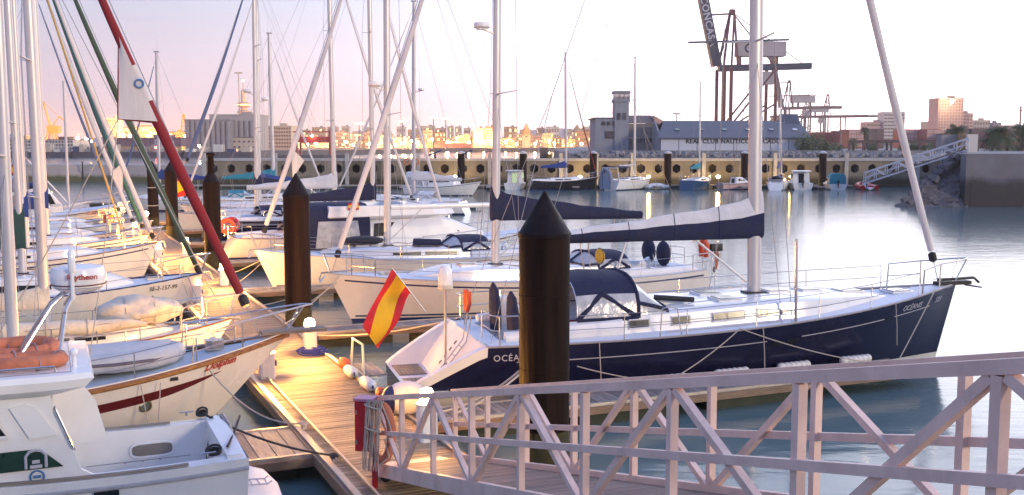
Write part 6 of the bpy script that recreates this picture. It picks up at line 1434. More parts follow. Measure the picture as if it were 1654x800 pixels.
# club boat shed
CLUBW = pm('club_panel', (.50, .53, .60), .7, .08, .4, .1)
c0, c1 = aty(1067, 222, 186), aty(1304, 222, 186)
cs = thing('club_shed', (c0.x, 186, 4.2), 'long white-panelled boat shed with slate roof and yacht-club lettering', 'boat shed')
cw_ = (c1.x - c0.x); ch = c0.z - 4.2
npan = 8
for i in range(npan):
    part(cs, 'wall_panel', [CLUBW], lambda m: m.box((cw_ * (i + .5) / npan, .15 + .004 * (i % 2), ch / 2), (cw_ / npan - .12, .3, ch)), False)
    part(cs, 'panel_joint', [BLUEST], lambda m: m.box((cw_ * i / npan, .22, ch / 2), (.14, .3, ch)), False)
part(cs, 'end_wall', [WGREY], lambda m: m.prism([(0, 0), (16, 0), (16, ch), (8, ch + 3.0), (0, ch)], 0, .3, frame((cw_, .1, 0), (0, 1, 0), (0, 0, 1))), False)
part(cs, 'end_wall', [WGREY], lambda m: m.prism([(0, 0), (16, 0), (16, ch), (8, ch + 3.0), (0, ch)], 0, .3, frame((-.1, .1, 0), (0, 1, 0), (0, 0, 1))), False)
rf_ = part(cs, 'roof', [WSLATE], lambda m: m.add([v3(-.6, -.5, ch - .05), v3(cw_ + .6, -.5, ch - .05), v3(cw_ + .6, 8, ch + 3.05), v3(1.6, 8, ch + 3.05), v3(-.6, 16.5, ch - .05), v3(cw_ + .6, 16.5, ch - .05), v3(-.6, -.5, ch - .25), v3(cw_ + .6, -.5, ch - .25)], [(0, 1, 2, 3), (3, 2, 5, 4), (0, 6, 7, 1)]), False)
for k in range(6): part(rf_, 'skylight', [VINYL if k == 5 else HATCHG], lambda m: m.box((3.4 + k * 4.2, 3.2, ch + 1.42), (.8, .9, .12), Matrix.Rotation(R(20), 4, 'X')), False)
part(rf_, 'roof_monitor', [WSLATE], lambda m: m.prism([(5.5, ch + 1.5), (11.5, ch + 1.5), (8.5, ch + 4.3)], 0, 3.4, frame((cw_ - 2.9, 0, 0), (0, 1, 0), (0, 0, 1))), False)
text(cs, 'club_lettering', 'REAL CLUB NAUTICO DE CADIZ', 1.05, frame((cw_ * .50, -.03, ch - 1.05), (1, 0, 0), (0, 0, 1)), LETD, bold=.03, space=1.12, depth=.03)

# ---- container cranes
CBLUE = pm('crane_blue', (.018, .022, .055), .6, .2, .2)
CRED = pm('crane_red', (.11, .018, .022), .6, .2, .2)
CGREY = pm('crane_house', (.36, .32, .33), .7, .1, .2)
def gantry(px, Y, H_, label, m1, m2, boom_up=True, sc=1.0, back=36, house=True, base=4.2, flip=1):
    q = aty(px, 240, Y); o = thing('container_crane', (q.x, Y, base), label, 'container crane', None); o.scale = (sc * flip, sc, sc)
    W_ = 2.9; D_ = 17
    for y in (0, D_):
        for x in (0, W_):
            part(o, 'leg', [m1], lambda m: m.bar(v3(x, y, 0), v3(x, y, H_), 1.3, 1.3, (0, 1, 0)), False)
        part(o, 'sill_beam', [m1], lambda m: m.bar(v3(0, y, 6), v3(22, y, 6), 1.6, 1.8), False)
        part(o, 'leg', [m1], lambda m: m.bar(v3(22, y, 0), v3(22, y, H_), 1.2, 1.2, (0, 1, 0)), False)
        part(o, 'brace', [m1], lambda m: m.tube(v3(1, y, 7), v3(21, y, H_ - 2), .4, .4, 6))
        part(o, 'brace', [m1], lambda m: m.tube(v3(W_, y, 7), v3(22, y, H_ * .55), .35, .35, 6))
    part(o, 'main_girder', [m2], lambda m: m.bar(v3(-1, D_ / 2, H_), v3(22 + back, D_ / 2, H_ + 1.0), 5, 2.6), False)
    part(o, 'walkway_rail', [WIRE], lambda m: (m.bar(v3(20, D_ / 2 - 2.5, H_ + 3.2), v3(21 + back, D_ / 2 - 2.5, H_ + 4.2), .1, .1), [m.tube(v3(22 + k * 3, D_ / 2 - 2.5, H_ + 1.5), v3(22 + k * 3, D_ / 2 - 2.5, H_ + 3.4 + k * .08), .06, .06, 4) for k in range(int(back / 3))]))
    if boom_up:
        bm_ = part(o, 'raised_boom', [m2], lambda m: m.bar(v3(-1.9, D_ / 2, H_ + 1), v3(-13.2, D_ / 2, H_ + 52), 5, 4.0, (1, 0, 0)), False)
    else: bm_ = part(o, 'lowered_boom', [m2], lambda m: m.bar(v3(-1.5, D_ / 2, H_), v3(-38, D_ / 2, H_), 4, 2.4), False)
    apex = v3(4.5, D_ / 2, H_ + 24)
    for x, y in ((0, 2), (0, D_ - 2), (6, 2), (6, D_ - 2)): part(o, 'apex_leg', [m1], lambda m: m.bar(v3(x, y, H_ + 1), apex + v3((x - 3) * .3, 0, 0), .8, .8), False)
    part(o, 'apex_head', [m1], lambda m: (m.box(apex, (2.4, 2.2, 2.4)), m.tube(apex, apex + v3(0, 0, 6), .15, .1, 5), m.bar(apex + v3(0, 0, -.6), apex + v3(-11.5, 0, -1.2), .7, .7)), False)
    part(o, 'stay', [m1], lambda m: (m.tube(apex, v3(22, D_ / 2 - 2, H_ + 2), .3, .3, 5), m.tube(apex, v3(22 + back * .8, D_ / 2, H_ + 2), .2, .2, 5)))
    if house:
        mh_ = part(o, 'machinery_house', [CGREY], lambda m: m.box((17, D_ / 2, H_ + 8.2), (21, 7, 6.2)), False)
        part(mh_, 'house_roof', [m2], lambda m: m.bar(v3(-15, D_ / 2 - 3.6, H_ + 10.8), v3(28.5, D_ / 2 - 3.6, H_ + 12.0), .8, .8), False)
        for x in (8, 13, 24): part(o, 'house_support', [m1], lambda m: m.box((x, D_ / 2, H_ + 3.3), (.7, 5, 3.6)), False)
        part(o, 'trolley_cab', [CGREY], lambda m: m.box((20, D_ / 2, H_ - 4.2), (6, 4, 5.5)), False)
    return o, bm_, D_
gc, gb, D_ = gantry(1168, 455, 34.5, 'tall dark container crane with raised boom and lettered machinery house', CRED, CBLUE, back=17)
ax_ = (v3(-13.2, 0, 34.5 + 52) - v3(-1.9, 0, 35.5)).normalized()
text(gb, 'crane_name', 'CONCASA', 4.2, frame(v3(-1.9, D_ / 2 - 2.56, 35.5) + ax_ * 19 + v3(-1.6, 0, 0), -ax_, (ax_.z, 0, -ax_.x)), LETW, bold=.08, depth=.03, space=1.1)
part(gc, 'house_emblem', [CBLUE], lambda m: [m.torus((12.5 + dx, D_ / 2 - 3.6, 42.9), r_, .35, Matrix.Rotation(R(90), 4, 'X') @ Matrix.Rotation(R(50), 4, 'Z'), 20, 5, arc=.72) for dx, r_ in ((-.9, 1.7), (1.2, 1.3))])
gantry(1268, 760, 34, 'reddish container crane with raised boom behind the slate-roofed shed', CRED, WBROWN, True, .80, 30, True)
gantry(1300, 860, 33, 'dusky container crane with folded jib beside the palm', WBROWN, CRED, False, .72, 50, True, flip=1)
gantry(1332, 940, 32, 'far thin container crane with long level girder', WRED, WBROWN, False, .80, 42, False)

# ---- left shore: quay, sheds, silo, cranes, ships
LAND = pm('far_quay', (.10, .085, .085), .9, .3, .05)
part(None, 'far_shore_left', [LAND], lambda m: m.prism([(-420, 484), (-118, 484), (-118, 520), (-60, 700), (-60, 1400), (-420, 1400)], -2, 2.6), False)['kind'] = 'structure'
part(None, 'far_shore_city', [LAND], lambda m: m.prism([(-62, 770), (70, 815), (160, 850), (900, 850), (1400, 1900), (-900, 1900), (-300, 700)], -2, 3.0), False)['kind'] = 'structure'
hl = part(None, 'far_hills', [pm('hill_town', (.28, .24, .27), .95, .3, .02, .3)], lambda m: m.loft([[v3(x, 1500, 0), v3(x, 1560, 14 + 8 * math.sin(x * .011) + 5 * math.sin(x * .037 + 1)), v3(x, 1700, 20 + 8 * math.sin(x * .011) + 6 * math.sin(x * .029))] for x in range(-900, 400, 20)]), True); hl['kind'] = 'structure'
bld('dock_warehouse', 40, 118, 226, 520, 'long pale dock warehouse with small windows below the yellow crane', WWHITE, 2.6, 20, WBROWN, rows=3, cols=16, win=WINB)
bld('dock_warehouse', -10, 40, 224, 524, 'pale dock warehouse half behind the left masts', WCREAM, 2.6, 20, WBROWN, rows=3, cols=8, win=WINB)
bld('dock_office', 118, 166, 236, 500, 'low white dock office with dark shop-like front', WWHITE, 2.6, 8, rows=1, cols=9, win=WINB)
PURP = pm('shed_purple', (.16, .085, .115), .6, .15, .1)
pshed = bld('dock_shed', 166, 292, 223, 500, 'long dusky purple dock shed with white logo and lettering', PURP, 4.8, 25, PURP)
part(pshed, 'lower_front', [WOCH], lambda m: m.box((0, .5, -1.1), (36.6, 1, 2.2)), False)
a_, b__ = aty(166, 230, 500), aty(292, 230, 500); hw = (b__.x - a_.x) / 2
text(pshed, 'shed_lettering', 'BOCISE I', 2.0, frame((hw * .62, -.12, 1.3), (1, 0, 0), (0, 0, 1)), LETW, bold=.06, depth=.05)
part(pshed, 'shed_logo', [LETW], lambda m: [m.box((hw * .34 + .75 * i, -.08, 1.4 + .75 * j), (.62, .1, .62)) for i in range(3) for j in range(3) if (i, j) != (1, 1)], False)
bld('apartment_tower', 170, 186, 192, 640, 'slim cream apartment tower behind the purple shed', WCREAM, 2.6, 12, rows=9, cols=5, win=WINW, skip=.25)
bld('apartment_block', 168, 256, 206, 660, 'broad terraced apartment block with lit floors behind the purple shed', WPINK, 2.6, 14, rows=6, cols=16, win=WINW, skip=.4)
bld('apartment_block', 262, 296, 214, 680, 'small ochre block between terraces and silo', WOCH, 2.6, 14, rows=4, cols=6, win=WINW, skip=.4)
SILO = pm('silo_concrete', (.27, .25, .26), .9, .15, .15, .2)
si = bld('grain_silo', 298, 372, 194, 540, 'big grey grain silo of fluted concrete behind the mole', SILO, 2.6, 26, parapet=True)
a_, b__ = aty(298, 194, 540), aty(372, 194, 540); sw = b__.x - a_.x
for k in range(9): part(si, 'silo_flute', [SILO], lambda m: m.lathe([(sw / 19, 0), (sw / 19, a_.z - 3.2)], 12, (-sw / 2 + sw * (k + .5) / 9, -.2, 0)), True)
s2 = bld('silo_tower', 338, 416, 186, 548, 'taller block of the grey grain silo with low windowed front', pm('silo_pale', (.38, .34, .32), .9, .12, .15, .2), 2.6, 24, rows=0)
a_, b__ = aty(338, 186, 548), aty(416, 186, 548); sw = b__.x - a_.x
for k in range(8): part(s2, 'silo_flute', [SILO], lambda m: m.lathe([(sw / 19, 7), (sw / 19, a_.z - 5.5)], 12, (-sw / 2 + sw * (k + .9) / 9, -.2, 0)), True)
part(s2, 'lower_front', [WCREAM], lambda m: m.box((0, -2.2, 3.2), (sw, 4, 6.4)), False)
for k in range(10): part(s2, 'window', [WINB], lambda m: [m.box((-sw / 2 + sw * (k + .5) / 10, -4.25, z), (1.1, .2, .9)) for z in (1.8, 4.6)], False)
bld('office_block', 420, 470, 204, 600, 'faint cream office block between the silo and the red gantry', WCREAM, 2.6, 16, rows=6, cols=12, win=WINW)
# communications tower
q = aty(394, 186, 900); o = thing('communications_tower', (q.x, 900, 2.6), 'slim communications tower with round pods and a red top light', 'tower')
part(o, 'shaft', [WCREAM], lambda m: m.lathe([(5, 0), (3.2, 28), (2.4, 34), (2.2, 48), (.6, 50), (.35, 56)], 14))
part(o, 'pod', [WPINK], lambda m: (m.lathe([(2.4, 27.5), (5, 29), (5.2, 31), (2.5, 32)], 16), m.lathe([(2.4, 33.5), (5.4, 35), (5.6, 37.5), (2.5, 38.5)], 16)))
part(o, 'pod_light', [LITW], lambda m: m.lathe([(5.3, 35.6), (5.65, 35.8), (5.65, 36.6), (5.3, 36.9)], 16)); part(o, 'beacon', [emat('beacon', (1, .25, .1), 25)], lambda m: m.ball((0, 0, 56.5), .9, 8, 6))
# yellow jib crane
YC = pm('crane_yellow', (.52, .26, .04), .6, .2, .3)
q = aty(84, 240, 640); o = thing('jib_crane', (q.x, 640, 2.6), 'yellow dockside jib crane with steep jib behind the pale warehouse', 'crane')
part(o, 'portal', [YC], lambda m: [m.bar(v3(x, y, 0), v3(x * .4, y * .4, 10), .9, .9) for x in (-4, 4) for y in (-4, 4)], False)
part(o, 'cab', [YC], lambda m: m.box((1.5, 0, 12), (7, 4, 4.5)), False)
part(o, 'jib', [YC], lambda m: (m.bar(v3(0, -1, 13), v3(-4.2, 0, 29), 1.1, .5), m.bar(v3(0, 1, 13), v3(-4.2, 0, 29), 1.1, .5), m.bar(v3(-4.2, 0, 29), v3(-6.0, 0, 19), .6, .5), [m.bar(v3(-.5 * k, -1 + .12 * k, 13 + 2 * k), v3(-.5 * (k + 1), 1 - .12 * k, 15 + 2 * k), .25, .25) for k in range(7)]), False)
part(o, 'counter_frame', [YC], lambda m: (m.bar(v3(1, 0, 14), v3(5, 0, 20), .6, .6), m.bar(v3(5, 0, 20), v3(-4, 0, 28.5), .25, .25), m.bar(v3(5, 0, 20), v3(8.5, 0, 17), .7, .7)), False)
q = aty(293, 218, 700); o = thing('lattice_crane', (q.x, 700, 2.6), 'small warm-lit lattice crane left of the grey silo', 'crane')
part(o, 'mast', [YC], lambda m: (m.bar(v3(-2, 0, 0), v3(1.5, 0, 23), .8, .8), m.bar(v3(4, 0, 0), v3(2.2, 0, 23), .8, .8), [m.bar(v3(-2 + .3 * k, 0, k * 2.3), v3(4 - .16 * k, 0, k * 2.3 + 2), .3, .3) for k in range(9)]), False)
part(o, 'jib', [YC], lambda m: m.bar(v3(-7, 0, 7), v3(3, 0, 9), .8, .8), False)
# moored work ships on the left shore
SHIPH = pm('ship_hull_dark', (.05, .045, .06), .6, .3, .2)
for k, (p0, p1, Yp, lb, mt) in enumerate(((48, 116, 478, 'dark work ship with blue-white deckhouses at the left shore', WWHITE), (120, 172, 479, 'low dark barge at the left shore', WGREY), (176, 292, 478, 'long dark-hulled dredger moored before the purple shed', WGREY), (300, 412, 479, 'row-like dark ferry with white upperworks below the silo', WWHITE))):
    a_, b__ = aty(p0, 250, Yp), aty(p1, 250, Yp); w = b__.x - a_.x
    o = thing('work_ship', ((a_.x + b__.x) / 2, Yp, 0), lb, 'ship')
    part(o, 'hull', [SHIPH], lambda m: m.rings([[v3(-w / 2 + c, -3, z), v3(w / 2 - c - 1, -3, z), v3(w / 2 - c + d, 0, z), v3(w / 2 - c - 1, 3, z), v3(-w / 2 + c, 3, z)] for c, d, z in ((1, 0, -1), (.3, 1, 1.2), (0, 2, 2.4))]), False)
    for j in range(5):
        x = -w * .42 + w * .2 * j; part(o, 'deckhouse', [(mt, BLUEST, WCREAM, mt, WGREY)[(j + k) % 5]], lambda m: m.box((x, 0, 3.0 + .5 * ((j * 7 + k) % 3)), (w * .13, 4, 1.6 + 1.0 * ((j * 7 + k) % 3))), False)
    part(o, 'ship_mast', [WGREY], lambda m: [m.tube((x, 0, 2), (x, 0, 6 + abs(x) % 3), .12, .08, 5) for x in (-w * .3, w * .05, w * .33)])
# red straddle gantry by the water
RGN = pm('gantry_red', (.36, .025, .015), .55, .2, .4)
q = aty(480, 244, 420); q2 = aty(533, 244, 420); gwid = q2.x - q.x
part(None, 'gantry_jetty', [LAND], lambda m: m.box((q.x + gwid / 2, 424, .6), (gwid + 14, 16, 2.4)), False)['kind'] = 'structure'
o = thing('boat_gantry', (q.x, 420, 1.8), 'red portal gantry with two leaning horns by the far water', 'gantry')
for x in (0, gwid):
    for y in (0, 7): part(o, 'leg', [RGN], lambda m: m.bar(v3(x, y, 0), v3(x, y, 8.8), .7, .7, (0, 1, 0)), False)
    part(o, 'horn', [RGN], lambda m: m.bar(v3(x, 0, 8.6), v3(x + 1.6, 0, 14.6), .6, .8, (0, 1, 0)), False)
part(o, 'top_beam', [RGN], lambda m: m.box((gwid / 2, 0, 9.0), (gwid + 3, .8, .5)), False)
part(o, 'panel', [RGN], lambda m: m.box((gwid / 2, .2, 5.9), (gwid, .5, 2.4)), False)
part(o, 'brace', [RGN], lambda m: (m.bar(v3(gwid * .22, 0, 4.8), v3(gwid * .48, 0, -1), .3, .3), m.bar(v3(gwid, 0, 4.8), v3(gwid * 1.1, 0, 0), .3, .3)), False)
part(o, 'flood_lamp', [emat('gantry_lamp', (1, .7, .35), 200)], lambda m: m.ball((gwid * .47, -.8, 7.3), .3, 8, 6))

# ---- the city band across the water
rnd = random.Random(21)
walls = [('pink', WPINK), ('cream', WCREAM), ('ochre', WOCH), ('white', WWHITE)]
x = 420
k = 0
while x < 962:
    w = rnd.uniform(13, 30); wn, wm_ = walls[rnd.randrange(4)]; top = rnd.uniform(212, 226) - (4 if rnd.random() < .2 else 0); Yb = rnd.choice((835, 850, 870, 900))
    fl = rnd.randint(3, 6)
    bld('town_house', x, x + w, top, Yb, '%s waterfront town building across the far water, %s storeys' % (wn, {3: 'three', 4: 'four', 5: 'five', 6: 'six'}[fl]), wm_, 3.0, 12, roof=rnd.choice((WBROWN, WGREY, wm_)), rows=fl, cols=max(4, int(w / 2.6)), win=WINW, skip=.35, group='%s %d-storey waterfront buildings' % (wn, fl))
    x += w * rnd.uniform(.75, 1.05); k += 1
x = 430
while x < 965:
    w = rnd.uniform(10, 24); wn, wm_ = walls[rnd.randrange(4)]; top = rnd.uniform(204, 213)
    bld('hill_house', x, x + w, top, 1150 + rnd.uniform(0, 150), '%s building on the rise behind the waterfront' % wn, wm_, 3.0, 14, roof=rnd.choice((WBROWN, WGREY)), rows=3, cols=5, win=WINW, skip=.12, group='%s buildings behind the waterfront' % wn)
    x += w * rnd.uniform(1.0, 1.7)
bld('apartment_block', 764, 782, 208, 815, 'brick-red apartment block with white balconies, left twin', WPINK, 3, 12, rows=7, cols=4, win=WWHITE, frac=(.8, .3))
bld('apartment_block', 784, 800, 206, 812, 'brick-red apartment block with white balconies, right twin', WRED, 3, 12, rows=7, cols=4, win=WWHITE, frac=(.8, .3))
rs = bld('dock_shed', 660, 762, 232, 800, 'long low salmon-red dock shed on the far waterfront', pm('shed_salmon', (.42, .15, .13), .8, .1, .1), 3.0, 15)
def spire(px, top, base, Y, label, wd):
    q = aty(px, base, Y); t_ = aty(px, top, Y); o = thing('church_tower', (q.x, Y, 3), label, 'church tower'); hz = q.z - 3; ht = t_.z - 3
    part(o, 'shaft', [WCREAM], lambda m: m.box((0, 0, hz / 2), (wd, wd, hz)), False)
    part(o, 'belfry', [WOCH], lambda m: m.lathe([(wd * .62, hz), (wd * .55, hz + (ht - hz) * .35), (wd * .4, hz + (ht - hz) * .5), (wd * .3, hz + (ht - hz) * .62), (.1, ht)], 10))
    part(o, 'belfry_opening', [WINB], lambda m: [m.box((0, -wd * .5, hz * .86), (wd * .35, .4, hz * .14))], False)
spire(850, 199, 218, 880, 'pointed church spire above the golden waterfront', 6.5)
spire(932, 201, 214, 1200, 'domed cathedral tower, left of the pair behind the waterfront', 9)
spire(943, 203, 214, 1200, 'domed cathedral tower, right of the pair behind the waterfront', 8)
spire(1252, 181, 206, 900, 'pale domed church tower beside the navy yacht mast', 11)
def flood(px, py, Y, label, power=900, r=.9, col=(1.0, .50, .14), base=3.0):
    q = aty(px, py, Y); o = thing('flood_light', (q.x, Y, base), label, 'street light', 'lights along the far waterfront'); h = max(2.0, q.z - base)
    part(o, 'pole', [WGREY], lambda m: m.tube((0, 0, 0), (0, 0, h), .22, .15, 6))
    part(o, 'lamp_head', [emat('far_lamp_%d' % power, col, power)], lambda m: m.ball((0, -.4, h), r, 8, 6)); part(o, 'arm', [WGREY], lambda m: m.tube((0, 0, h + r), (0, -.6, h + r), .12, .12, 5))
FL = 'golden light mast along the far lit waterfront'
for i in range(26):
    px = 430 + i * 20.5 + rnd.uniform(-6, 6); flood(px, rnd.uniform(222, 236), 800 + max(0, (px - 700) * .06), FL, 3400, rnd.uniform(.5, .9))
for px, py, Yp in ((200, 219, 610), (210, 220, 612), (150, 228, 560), (140, 226, 560), (126, 224, 560), (300, 220, 620), (272, 219, 640), (240, 220, 640), (102, 226, 600), (60, 224, 560), (460, 236, 700), (650, 232, 790), (666, 228, 790), (638, 236, 790)):
    flood(px, py, Yp, 'golden light mast behind the far docks', 3400, .8)
flood(322, 236, 476, 'pale single lamp below the grey silo', 120, .45, (1, .85, .55), 2.4)
flood(252, 241, 474, 'red lamp on the purple shed quay', 30, .5, (1, .1, .05), 2.4)
for px, top in ((385, 118), (650, 196), (700, 190), (720, 192), (580, 200), (1093, 184)):
    q = aty(px, top, 640); o = thing('high_mast_light', (q.x, 640, 3), 'tall thin floodlight mast over the docks', 'light mast', 'tall floodlight masts'); h = q.z - 3
    part(o, 'pole', [WGREY], lambda m: m.tube((0, 0, 0), (0, 0, h), .4, .25, 6)); part(o, 'head', [LAMPF if px > 500 and px < 1000 else WGREY], lambda m: m.box((0, 0, h), (4.5, 1, .8)))

# ---- right-hand shore: containers, blocks of flats, palms
rnd = random.Random(5)
x = 1318
while x < 1660:
    w = rnd.uniform(14, 40); top = rnd.uniform(207, 216)
    if not (1410 < x < 1455):
        n_ = rnd.choice(((WRED, 'rust-red'), (WBROWN, 'brown'), (WRED, 'dark red')))
        bld('container_stack', x, x + w, top, 420 + rnd.uniform(0, 30), '%s container stack behind the quay palms' % n_[1], n_[0], 4.2, 12, cat='containers', group='%s container stacks' % n_[1], rows=4, cols=max(2, int(w / 9)), win=WPINK if rnd.random() < .3 else n_[0], frac=(.94, .88), parapet=False)
    x += w + rnd.uniform(0, 8)
bld('apartment_tower', 1516, 1557, 160, 700, 'tall pale apartment tower with dark window columns', WPINK, 4.2, 16, rows=15, cols=9, win=WINW, frac=(.45, .5))
bld('apartment_block', 1556, 1572, 184, 705, 'narrow stepped block joined to the tall apartment tower', WPINK, 4.2, 14, rows=9, cols=3, win=WINW)
bld('apartment_block', 1428, 1462, 182, 760, 'stepped white and pink block of flats, taller step', WWHITE, 4.2, 14, rows=9, cols=6, win=WINW, frac=(.85, .4))
bld('apartment_block', 1400, 1430, 198, 762, 'stepped white and pink block of flats, lower step', WPINK, 4.2, 14, rows=5, cols=5, win=WINW, frac=(.85, .4))
bld('apartment_block', 1500, 1516, 197, 720, 'low cream block left of the tall apartment tower', WCREAM, 4.2, 14, rows=5, cols=3, win=WINW)
bld('apartment_block', 1574, 1600, 195, 740, 'cream block with arched windows right of the tall tower', WCREAM, 4.2, 14, rows=5, cols=6, win=WINW)
bld('apartment_block', 1604, 1618, 199, 740, 'small grey block beside the cream arched block', WGREY, 4.2, 14, rows=4, cols=3, win=WINW)
bld('low_hall', 1624, 1700, 203, 700, 'long low curved-roof hall behind the right-hand palms', WPINK, 4.2, 20, rows=2, cols=14, win=WINW)
flood(1537, 164, 690, 'bright lamp at the top of the tall apartment tower', 300, 1.2, (1, .8, .5), 6)
FR = pm('palm_frond', (.045, .075, .02), .6, .4, 2, col2=(.085, .105, .03)); TRK = pm('palm_trunk', (.09, .06, .045), .9, .3, 2, .5)
def palm(px, base, Y, h, sz, label, seed, nf=46):
    q = aty(px, 240, Y); o = thing('palm_tree', (q.x, Y, base), label, 'palm tree'); rr = random.Random(seed)
    part(o, 'trunk', [TRK], lambda m: m.path([v3(0, 0, 0), v3(.1, 0, h * .5), v3(0, 0, h)], [.38, .28, .34], 8))
    def crown(m):
        for i in range(nf):
            a = rr.uniform(0, 2 * math.pi); up = rr.uniform(-.5, 1.2); L_ = sz * rr.uniform(.8, 1.15); n = 7
            d = v3(math.cos(a), math.sin(a), 0); sd = v3(-math.sin(a), math.cos(a), 0); pts = []
            for j in range(n + 1):
                k_ = j / n; pts.append(v3(0, 0, h) + d * (L_ * math.cos(up) * k_ * (1 - .12 * k_)) + v3(0, 0, L_ * (math.sin(up) * k_ - .62 * k_ * k_)))
            for j in range(n):                                  # leaflets either side of the rib
                p, p2 = pts[j], pts[j + 1]; ln = sz * .30 * math.sin(math.pi * min(1, (j + .7) / n)) + .08
                for s_ in (1, -1):
                    for f in (.15, .62):
                        b0 = p.lerp(p2, f); b1 = p.lerp(p2, f + .2); tip = b0 + sd * s_ * ln + (p2 - p) * .6 - v3(0, 0, ln * .45)
                        m.add([b0, b1, tip], [(0, 1, 2)])
    part(o, 'crown', [FR], crown, False)
palm(1488 - 92, 4.2, 250, 5.2, 1.9, 'stocky dark palm by the slate-roofed shed gable end', 1)
palm(1545, 5.0, 178, 3.4, 3.0, 'bushy palm above the concrete blocks of the quay', 2, 70)
palm(1612, 5.0, 190, 3.0, 4.4, 'broad dark palm on the right-hand quay', 3, 90)
palm(1650, 5.0, 196, 3.6, 4.2, 'broad palm at the picture-right end of the quay hedge', 4, 80)
palm(1432, 4.2, 240, 2.4, 1.6, 'small yellow-lit palm on the quay garden', 5)
palm(1378, 4.2, 230, 2.6, 2.0, 'low spreading palm left of the small yellow-lit palm', 6)
palm(1506, 4.2, 225, 2.2, 1.5, 'short palm near the fence left of the concrete blocks', 7)
LEAF = pm('shrub_leaf', (.05, .075, .028), .7, .4, 3, col2=(.09, .115, .045))
def shrub(px, Y, base, rad, h, label, seed, n=1200):
    q = aty(px, 240, Y); o = thing('shrub', (q.x, Y, base), label, 'shrub'); rr = random.Random(seed)
    part(o, 'stem', [TRK], lambda m: [m.tube((0, 0, 0), (rr.uniform(-.5, .5) * rad, rr.uniform(-.5, .5) * rad, h * .6), .12, .04, 5) for _ in range(4)])
    def leaves(m):
        cl = [(rr.uniform(-.75, .75) * rad, rr.uniform(-.7, .7) * rad, rr.uniform(.15, .85) * h, rr.uniform(.28, .5) * rad) for _ in range(13)]
        for _ in range(n):
            x0, y0, z0, r_ = rr.choice(cl); d = Vector((rr.gauss(0, 1), rr.gauss(0, 1), rr.gauss(0, 1))).normalized() * r_ * rr.uniform(.55, 1.05)
            c = v3(x0, y0, z0) + d; u = Vector((rr.gauss(0, 1), rr.gauss(0, 1), rr.gauss(0, 1))).normalized() * .2; w_ = u.orthogonal().normalized() * .1
            m.add([c - u, c + w_, c + u, c - w_], [(0, 1, 2, 3)])
    part(o, 'crown', [LEAF], leaves, False)
shrub(1318, 184, 4.2, 3.4, 3.9, 'grey-green tamarisk bush at the shed gable end', 8, 2600)
for k, (px, r_) in enumerate(((1462, 1.6), (1478, 1.4), (1495, 1.5), (1350, 1.8), (1410, 1.5), (1640, 2.0))):
    shrub(px, 215, 4.2, r_, 2.0, ('round hedge bush by the quay fence, olive', 'pale hedge bush by the quay fence', 'dense hedge bush left of the concrete blocks', 'low bush right of the shed gable', 'low bush below the container stacks', 'broad hedge bush below the right-hand palms')[k], 30 + k, 700)
# long quay fence rail
fe = thing('quay_fence', (0, 0, 0), 'long brown rail fence along the right-hand quay garden', 'fence')
f0_, f1_ = aty(1372, 229, 205), aty(1700, 227, 196)
part(fe, 'top_rail', [WBROWN], lambda m: m.bar(f0_, f1_, .5, .55), False)
for k in range(15):
    pq = f0_.lerp(f1_, k / 14); part(fe, 'post', [WBROWN], lambda m: m.bar(v3(pq.x, pq.y, 4.2), pq, .35, .35, (0, 1, 0)), False)
for k, (p0, p1, top, Yb, lb, mt) in enumerate(((1521, 1552, 218, 132, 'rough grey concrete block beside the ramp head', WGREY), (1556, 1562, 216, 130.5, 'narrow orange-striped concrete pillar at the ramp head', WOCH), (1563, 1580, 217, 130, 'pale concrete block right of the striped pillar', WWHITE))):
    bld('concrete_block', p0, p1, top, Yb, lb, mt, 5.0, 1.6, cat='concrete block', parapet=False)
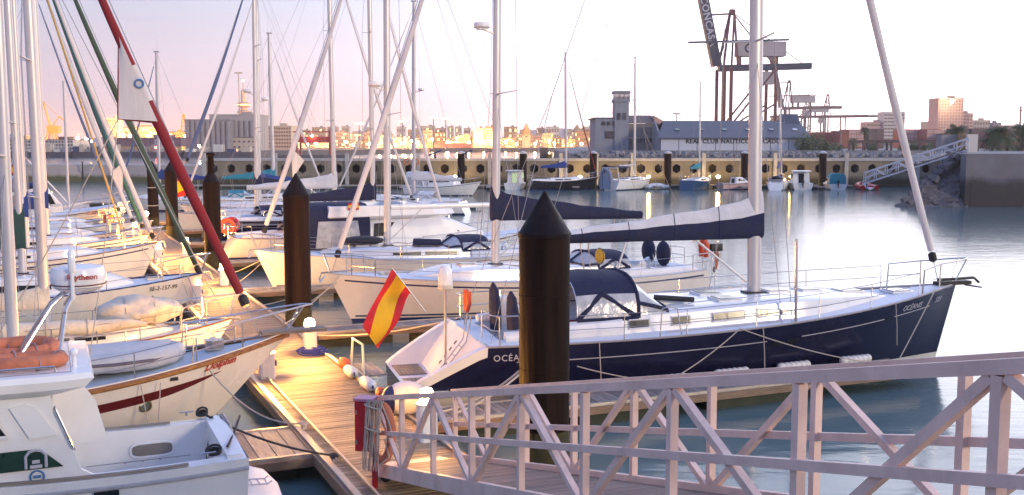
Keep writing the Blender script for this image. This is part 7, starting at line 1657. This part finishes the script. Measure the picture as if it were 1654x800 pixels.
# lamp masts and yacht masts laid up ashore
for px, top, lb in ((1600, 165, 'thin lamp mast above the right-hand palms'), (1458, 178, 'leaning yacht mast in the yard before the stepped flats'), (1358, 205, 'thin mast with red ball in the container yard')):
    q = aty(px, top, 330); o = thing('yard_mast', (q.x, 330, 4.2), lb, 'mast'); part(o, 'pole', [WGREY], lambda m: m.tube((0, 0, 0), (.3, 0, q.z - 4.2), .14, .08, 6)); part(o, 'crossarm', [WGREY], lambda m: m.box((.2, 0, (q.z - 4.2) * .8), (3.0, .12, .12)))
q = aty(1649, 172, 900); o = thing('tower_crane', (q.x, 900, 4.2), 'small far tower crane behind the long low hall', 'crane')
part(o, 'mast', [WRED], lambda m: m.bar(v3(0, 0, 0), v3(0, 0, q.z - 4), 1.2, 1.2, (0, 1, 0)), False); part(o, 'jib', [WRED], lambda m: m.bar(v3(-14, 0, q.z - 8), v3(6, 0, q.z - 8), .8, .8), False)
o = thing('yellow_work_boat', (aty(912, 248, 330).x, 330, 0), 'yellow-decked work boat on the water beyond the harbour wall', 'boat')
part(o, 'hull', [SHIPH], lambda m: m.rings([[v3(-8 + c, -2.4, z), v3(6 - c, -2.4, z), v3(8 - c, 0, z), v3(6 - c, 2.4, z), v3(-8 + c, 2.4, z)] for c, z in ((.6, -.5), (0, 1.6))]), False)
part(o, 'deck_gear', [YELP], lambda m: [m.box((-5 + 2.6 * k_, 0, 2.2 + .3 * (k_ % 2)), (2.0, 3, 1.4 + .6 * (k_ % 2))) for k_ in range(4)], False); part(o, 'deckhouse', [WBROWN], lambda m: m.box((-6.5, 0, 3.2), (2.4, 3, 3.4)), False)

# ---- evening haze over the harbour
hz = MB(); hz.box((0, 1030, 48), (2600, 2220, 98))
hm_ = bpy.data.materials.new('evening_haze'); hm_.use_nodes = True; t = hm_.node_tree; t.nodes.clear()
ho = t.nodes.new('ShaderNodeOutputMaterial'); pv = t.nodes.new('ShaderNodeVolumePrincipled')
pv.inputs['Color'].default_value = (1.0, .93, .90, 1); pv.inputs['Density'].default_value = .00022; pv.inputs['Anisotropy'].default_value = .35
t.links.new(pv.outputs[0], ho.inputs['Volume'])
hob = hz.build('haze', [hm_], None, False); hob['kind'] = 'stuff'
